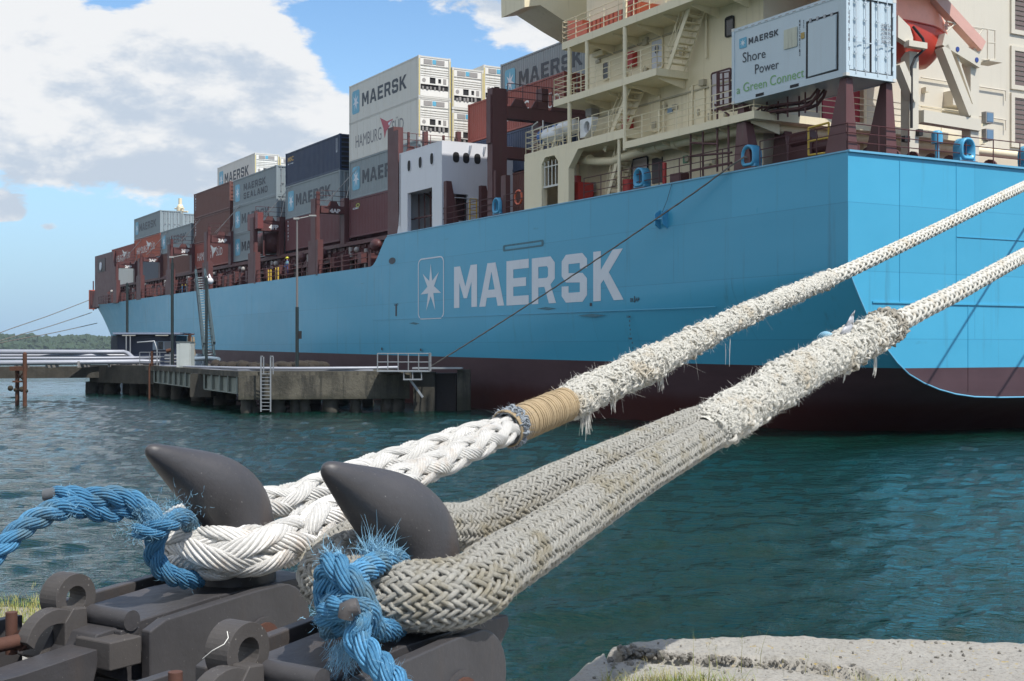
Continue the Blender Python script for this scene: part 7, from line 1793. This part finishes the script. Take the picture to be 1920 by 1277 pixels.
nm = NM(); fibres(nm, a_, b_, 4500, .009, .0008, rg, .8, .9); nm.build('frayed_fibres', FUZZ, r2)
a2, b2 = slc(Cm, sm_, sx(Cm, sm_, 2055), 1e9); a2 = a2 - OR2; nm = NM(); V, Q, U = sweep(a2[::12], b2[::12], 8); nm.add(V, Q, U); nm.build('far_line', ROPES, r2)

# ---- blue ropes
def blue_piece(parent, name, pts, o, pitch=.17, fz=900, tip=None):
    C, s = cr_spline(pts, .006); P, Rr = C[:, :3] - o, C[:, 3] * .93; nm = NM(); twisted(nm, P, Rr, pitch * .85, ny=10); nm.build(name, BLU, parent)
    nm = NM(); L_ = s[-1]; fibres(nm, P, Rr * 1.02, int(fz * L_ * .5), .010, .00035, rg, .9, .9); return P, Rr, nm
b1 = empty('blue_rope', tuple(W(300, 1060, 3.3)), 0, 'blue twisted rope tail trailing off to the left from the eye on the farther hook', 'rope', 'blue twisted ropes')
o = np.array(b1.location)
P, Rr, f1 = blue_piece(b1, 'tail', [w4(-160, 1160, 2.95, .027), w4(-60, 1085, 3.0, .027), w4(0, 1030, 3.05, .027), w4(45, 988, 3.1, .028), w4(100, 958, 3.15, .030), w4(150, 952, 3.2, .028), w4(200, 962, 3.25, .026), w4(250, 955, 3.3, .026), w4(285, 975, 3.32, .027)], o)
P2, R2_, f2 = blue_piece(b1, 'spliced_end', [w4(104, 928, 3.2, .022), w4(125, 928, 3.2, .026), w4(160, 935, 3.22, .028), w4(200, 930, 3.24, .028), w4(245, 938, 3.28, .029), w4(278, 962, 3.3, .03), w4(295, 995, 3.32, .030), w4(288, 1028, 3.33, .028), w4(296, 1058, 3.34, .028), w4(320, 1079, 3.36, .027), w4(352, 1087, 3.42, .026), w4(375, 1085, 3.5, .025)], o)
P3, R3_, f3 = blue_piece(b1, 'wrap', [w4(252, 995, 3.27, .018), w4(275, 995, 3.26, .024), w4(305, 988, 3.27, .026), w4(335, 972, 3.33, .026), w4(350, 975, 3.42, .025), w4(362, 1000, 3.56, .024)], o)
for f_ in (f2, f3):
    for V, Q, U in zip(f_.V, f_.Q, f_.U): f1.V.append(V); f1.Q.append(Q + f1.o); f1.U.append(U)
    f1.o += f_.o
nm = f1
for px, py, Y, k, ln in ((290, 965, 3.26, 260, .020), (340, 955, 3.30, 110, .018), (258, 995, 3.24, 110, .018), (120, 955, 3.12, 50, .018)):
    p = np.array(W(px, py, Y)) - o; P0 = p + rg.normal(size=(k, 3)) * np.array([.028, .01, .02]); D = rg.normal(size=(k, 3)) + np.array([.2, -.3, .6]); D /= np.linalg.norm(D, axis=1)[:, None]; fiber_mesh(nm, P0, D, rg.normal(size=(k, 3)) * .6, ln * rg.uniform(.5, 1.3, k), np.full(k, .0005), 5)
nm.build('frayed_fibres', BFUZ, b1)
mb = MB(); a = W(82, 929, 3.2) - b1.location; b = W(108, 926, 3.2) - b1.location; mb.tube([a, a.lerp(b, .3), a.lerp(b, .5), a.lerp(b, .7), b], [.014, .017, .016, .018, .020], 12); mb.build('taped_tip', mat('silver_tape', (.10, .11, .12), .40, .0, bump=.002, bscale=150), b1)
b2 = empty('blue_rope', tuple(W(660, 1150, 2.7)), 0, 'blue twisted rope knotted round the eye on the nearer hook', 'rope', 'blue twisted ropes')
o = np.array(b2.location)
pieces = [
 [w4(760, 1050, 2.98, .024), w4(742, 1050, 2.90, .026), w4(715, 1052, 2.82, .028), w4(690, 1066, 2.74, .028), w4(660, 1085, 2.68, .028), w4(636, 1108, 2.66, .026), w4(620, 1140, 2.66, .026)],
 [w4(612, 1128, 2.70, .026), w4(612, 1085, 2.68, .028), w4(622, 1058, 2.66, .029), w4(645, 1078, 2.63, .029), w4(670, 1105, 2.62, .028), w4(688, 1140, 2.64, .027), w4(700, 1175, 2.68, .027), w4(722, 1182, 2.76, .026), w4(748, 1176, 2.86, .024)],
 [w4(640, 1050, 2.82, .022), w4(616, 1075, 2.76, .026), w4(612, 1110, 2.70, .028), w4(620, 1145, 2.66, .028), w4(640, 1172, 2.62, .028), w4(655, 1150, 2.58, .028), w4(675, 1165, 2.56, .028), w4(668, 1195, 2.55, .030), w4(690, 1225, 2.53, .030), w4(722, 1258, 2.5, .029), w4(765, 1310, 2.45, .028), w4(800, 1380, 2.4, .027)],
 [w4(622, 1190, 2.64, .020), w4(612, 1165, 2.62, .026), w4(622, 1145, 2.58, .028), w4(650, 1140, 2.55, .026), w4(690, 1150, 2.60, .026), w4(690, 1185, 2.66, .024)],
]
allf = None
for k, pc in enumerate(pieces):
    P, Rr, f_ = blue_piece(b2, ('turn', 'turn', 'tail', 'knot')[k], pc, o, .15, 1500)
    if allf is None: allf = f_
    else:
        for V, Q, U in zip(f_.V, f_.Q, f_.U): allf.V.append(V); allf.Q.append(Q + allf.o); allf.U.append(U)
        allf.o += f_.o
nm = allf
for px, py, Y, k, ln, dd in ((700, 1040, 2.80, 380, .030, (.1, -.2, 1.2)), (730, 1045, 2.86, 160, .020, (.6, -.1, .8)), (620, 1045, 2.66, 160, .016, (-.2, -.1, 1.0)), (645, 1215, 2.60, 380, .030, (-.2, -.3, -1.0)), (612, 1160, 2.6, 180, .013, (-.5, -.4, .2)), (665, 1160, 2.52, 60, .010, (.2, -.6, .2))):
    p = np.array(W(px, py, Y)) - o; k = int(k * .6); P0 = p + rg.normal(size=(k, 3)) * np.array([.016, .008, .012]); D = rg.normal(size=(k, 3)) * .4 + np.array(dd); D /= np.linalg.norm(D, axis=1)[:, None]; fiber_mesh(nm, P0, D, rg.normal(size=(k, 3)) * .9, ln * rg.uniform(.5, 1.4, k), np.full(k, .0008), 6)
nm.build('frayed_fibres', BFUZ, b2)
mb = MB(); a = W(652, 1142, 2.52) - b2.location; b = W(672, 1136, 2.52) - b2.location; mb.tube([a + Vector((-.004, 0, -.018)), a, a.lerp(b, .5), b], [.016, .019, .018, .016], 12); mb.build('taped_tip', mat('brown_tape', (.075, .07, .07), .45, bump=.002, bscale=150), b2)

# ---------- quick release hooks
STL = mat('hook_paint', (.052, .050, .053), .47, var=.38, vscale=5, rust=.13, rust_scale=7, specks=.30, streak=.5, dirt=(.095, .068, .050), bump=.0030, bscale=38)
STR = mat('rust_bolt', (.085, .036, .024), .8, var=.3, vscale=30, bump=.001, bscale=200)
STLW = mat('hook_paint_worn', (.066, .060, .057), .6, var=.25, vscale=9, rust=.26, rust_scale=12, specks=.5, bump=.0015, bscale=90)
def bevel(o, w_=.004, seg=2):
    m = o.modifiers.new('bevel', 'BEVEL'); m.width = w_; m.segments = seg; m.limit_method = 'ANGLE'; m.angle_limit = R(35); return o
def hook(Cc, label, group):
    rot = math.atan2(UU.y, UU.x); rt = empty('mooring_hook', tuple(Cc), rot, label, 'mooring hook', group)
    # local frame: x = u, y = -v (left), z
    def V3(a, b, z): return (a, -b, z)
    def plate(name, prof, b0, b1, m=STL, holes=None):
        mb = MB(); mb.prism([V3(a, b0, z) for a, z in prof], (0, -(b1 - b0), 0), [[V3(a, b0, z) for a, z in h] for h in (holes or [])]); return bevel(mb.build(name, m, rt))
    def circ(ca, cz, r, n_=24, a0=0, a1=360): return [(ca + r * math.cos(R(a0 + (a1 - a0) * i / n_)), cz + r * math.sin(R(a0 + (a1 - a0) * i / n_))) for i in range(n_ + (0 if a1 - a0 == 360 else 1))]
    # horn
    path = [(0, -.04, .112, .112), (0, .02, .110, .112), (0, .08, .108, .112), (0, .14, .106, .111), (-.004, .18, .104, .109), (-.016, .212, .103, .108), (-.040, .240, .099, .104), (-.075, .267, .092, .097), (-.118, .291, .082, .087), (-.162, .313, .069, .074), (-.206, .335, .054, .058), (-.247, .356, .040, .043), (-.279, .372, .029, .031), (-.299, .382, .022, .023), (-.312, .388, .014, .014), (-.317, .390, .003, .003)]
    pts = [Vector((p[0], 0, p[1])) for p in path]; rings = []
    for i, p in enumerate(pts):
        tg = (pts[min(i + 1, len(pts) - 1)] - pts[max(i - 1, 0)]).normalized(); nx = Vector((0, 1, 0)); nz = nx.cross(tg).normalized(); ra, rb_ = path[i][2], path[i][3]; ring = []
        for k in range(28):
            a = 2 * math.pi * k / 28; c, s = math.cos(a), math.sin(a); f = (abs(c) ** 2.25 + abs(s) ** 2.25) ** (-1 / 2.25)
            ring.append(tuple(p + nx * (rb_ * c * f) + nz * (ra * s * f)))
        rings.append(ring)
    mb = MB(); mb.loft(rings, True, True); h = mb.build('horn', STL, rt); sb = h.modifiers.new('sub', 'SUBSURF'); sb.levels = 1; sb.render_levels = 1
    # carrier arm under the horn with the toe that sticks out ahead
    arm = [(-.62, -.10), (-.58, -.03), (-.20, .0), (.14, .0), (.215, -.004), (.222, -.03), (.17, -.085), (.0, -.16), (-.5, -.16)]
    plate('carrier_arm', arm, -.125, .125)
    # side plates
    sp_ = [(-.49, -.20), (-.49, -.030), (-.44, -.010), (-.12, .012)] + circ(-.03, -.10, .113, 12, 85, -60) + [(.02, -.22)]
    plate('side_plate', sp_, .175, .207); plate('side_plate', [(a, z + .004) for a, z in sp_], -.207, -.175)
    plate('rear_plate', [(-1.6, -.24), (-1.6, -.045), (-.95, -.035), (-.56, -.02), (-.56, -.22)], -.207, -.178)
    mb = MB(); mb.box(-.50, .02, -.175, .175, -.2, -.16); bevel(mb.build('bottom_plate', STL, rt))
    # pivot bosses
    for b in (.207, -.215):
        mb = MB(); mb.cyl(V3(-.105, b, -.125), V3(-.105, b + .008 * (1 if b > 0 else -1), -.125), .064, 24); o1 = mb.build('pivot_cap', STL, rt)
        mb = MB(); mb.cyl(V3(-.105, b, -.125), V3(-.105, b + .014 * (1 if b > 0 else -1), -.125), .050, 20); mb.build('pivot_pin', STR, o1)
    # lug ring
    lug = circ(-.53, .034, .060, 26, -35, 215) + [(-.64, -.09), (-.42, -.09)]
    plate('lifting_lug', lug, -.075, -.012, STLW, [circ(-.53, .034, .030, 20)])
    # release pin and housing
    mb = MB(); mb.cyl(V3(-.50, .01, -.008), V3(-.50, .155, -.008), .025, 24); bevel(mb.build('release_pin', STL, rt), .003)
    plate('pin_block', [(-.60, -.105), (-.60, -.038), (-.505, -.038), (-.505, -.105)], .07, .195, STLW)
    plate('pin_bracket', [(-.53, -.045), (-.53, -.028), (-.47, -.028), (-.47, -.045)], .03, .15)
    # trip lever: quarter arc with a tooth
    arc = circ(-.62, -.062, .088, 14, 15, 165); inn = circ(-.62, -.075, .066, 14, 165, 15)
    plate('trip_lever', arc + inn, -.01, .03, STLW); plate('lever_tooth', [(-.60, -.09), (-.60, -.01), (-.575, .022), (-.535, .018), (-.53, -.09)], -.012, .035, STLW)
    # front yoke beam
    yoke = [(-1.6, -.085), (-.80, -.075), (-.585, -.058), (-.66, -.30), (-1.6, -.30)]
    plate('yoke_beam', yoke, .05, .15)
    plate('lower_box', [(-1.5, -.42), (-1.5, -.22), (.0, -.20), (.0, -.36)], -.17, .17, STL)
    # bolts
    mb = MB(); mb.cyl(V3(-.68, -.06, -.08), V3(-.68, -.06, .02), .014, 14); bevel(mb.build('stud', STR, rt), .002)
    mb = MB(); nn = 90; pts2 = [V3(-.69 - .16 * i / nn, -.01 , -.040) for i in range(nn + 1)]; mb.tube(pts2, [.0155 + .0018 * (i % 2) for i in range(nn + 1)], 12); mb.build('threaded_rod', STR, rt)
    mb = MB(); mb.cyl(V3(-.695, -.01, -.040), V3(-.67, -.01, -.040), .026, 6); bevel(mb.build('nut', STR, rt), .002)
    # pedestal down to the quay
    plate('pedestal', [(-1.3, -.66), (-1.3, -.42), (-.1, -.36), (-.25, -.66)], -.15, .15, STL)
    return rt
hook(C1, 'dark steel mooring hook farther from the camera, holding the white plaited rope', 'steel mooring hooks')
hk2 = hook(C2, 'dark steel mooring hook nearest the camera, holding the thick jacketed rope', 'steel mooring hooks')
tb3 = MB(); o3 = C2; tb3.tube([W(380, 1235, 2.52) - o3, W(398, 1220, 2.5) - o3, W(420, 1208, 2.5) - o3, W(428, 1196, 2.51) - o3, W(426, 1184, 2.53) - o3], .0008, 6)
th3 = tb3.build('loose_thread', FUZZ); th3.location = C2; setp(th3, 'thin white thread caught on the ring of the nearer hook', 'thread')
# ---------- thin mooring lines
def thin_line(label, pts, r, m, group):
    C, s = cr_spline([tuple(p) + (r,) for p in pts], .6); o = np.array(C[0, :3]); rt = empty('mooring_line', tuple(o), 0, label, 'mooring line', group)
    nm = NM(); twisted(nm, C[:, :3] - o, C[:, 3], .5, 3, 6); nm.build('strand', m, rt)
LINE = mat('line_grey', (.20, .18, .16), .8, var=.2)
p0 = Vector((W(806, 688, 73).x, 73, W(806, 688, 73).z)); p1 = Vector(SW(.0, t_at(1409, .25), ZP + .58)); mids = []
for k in range(9): u = k / 8; v = p0.lerp(p1, u); v.z -= 4 * .18 * u * (1 - u); mids.append(tuple(v))
mids.append(SW(.8, t_at(1415, .8), ZP + .3))
thin_line('taut dark mooring line from the jetty platform up to the blue fairlead near the stern', mids, .045, LINE, 'thin mooring lines')
for k, (x0, y0, x1, y1) in enumerate(((169, 562, -200, 700), (172, 586, -200, 690), (182, 606, -200, 700))):
    t = 152 - k * 1.0; s = interp(t, *SD) - .0; a = Vector(SW(s_at(x0, t), t, 0)); a.z = H + (HY - y0) / F * a.y
    b = Vector(((x1 - CX) / F * 130, 130, 0)); b.z = H + (HY - y1) / F * 130
    yb_ = (624, 639, 643)[k]; c = Vector(((0 - CX) / F * 155, 155, 0)); c.z = H + (HY - yb_) / F * 155
    thin_line(('uppermost of the three thin lines', 'middle one of the three thin lines', 'lowest of the three thin lines')[k] + ' running from the bow to the left', [tuple(a), tuple(c + (a - c) * .5 + Vector((0, 0, -.1))), tuple(c), tuple(c + (c - a) * .6 + Vector((0, 0, -.8 + .5)))], .06, LINE, 'thin mooring lines')

# ---------- air: thin even haze over the water
def build_haze():
    g = MB(); g.box(-7300, 7300, -3200, 7700, -16, 36); o = g.build('haze', None)
    m = bpy.data.materials.new('haze_air'); m.use_nodes = True; n = m.node_tree.nodes; n.clear()
    v = n.new('ShaderNodeVolumePrincipled'); v.inputs['Color'].default_value = (.72, .85, 1, 1); v.inputs['Density'].default_value = 0.00010; v.inputs['Anisotropy'].default_value = 0.2
    out = n.new('ShaderNodeOutputMaterial'); m.node_tree.links.new(v.outputs[0], out.inputs['Volume'])
    o.data.materials.append(m); setp(o, kind='stuff'); setp(o, 'thin pale haze over the water', 'haze')
build_haze()
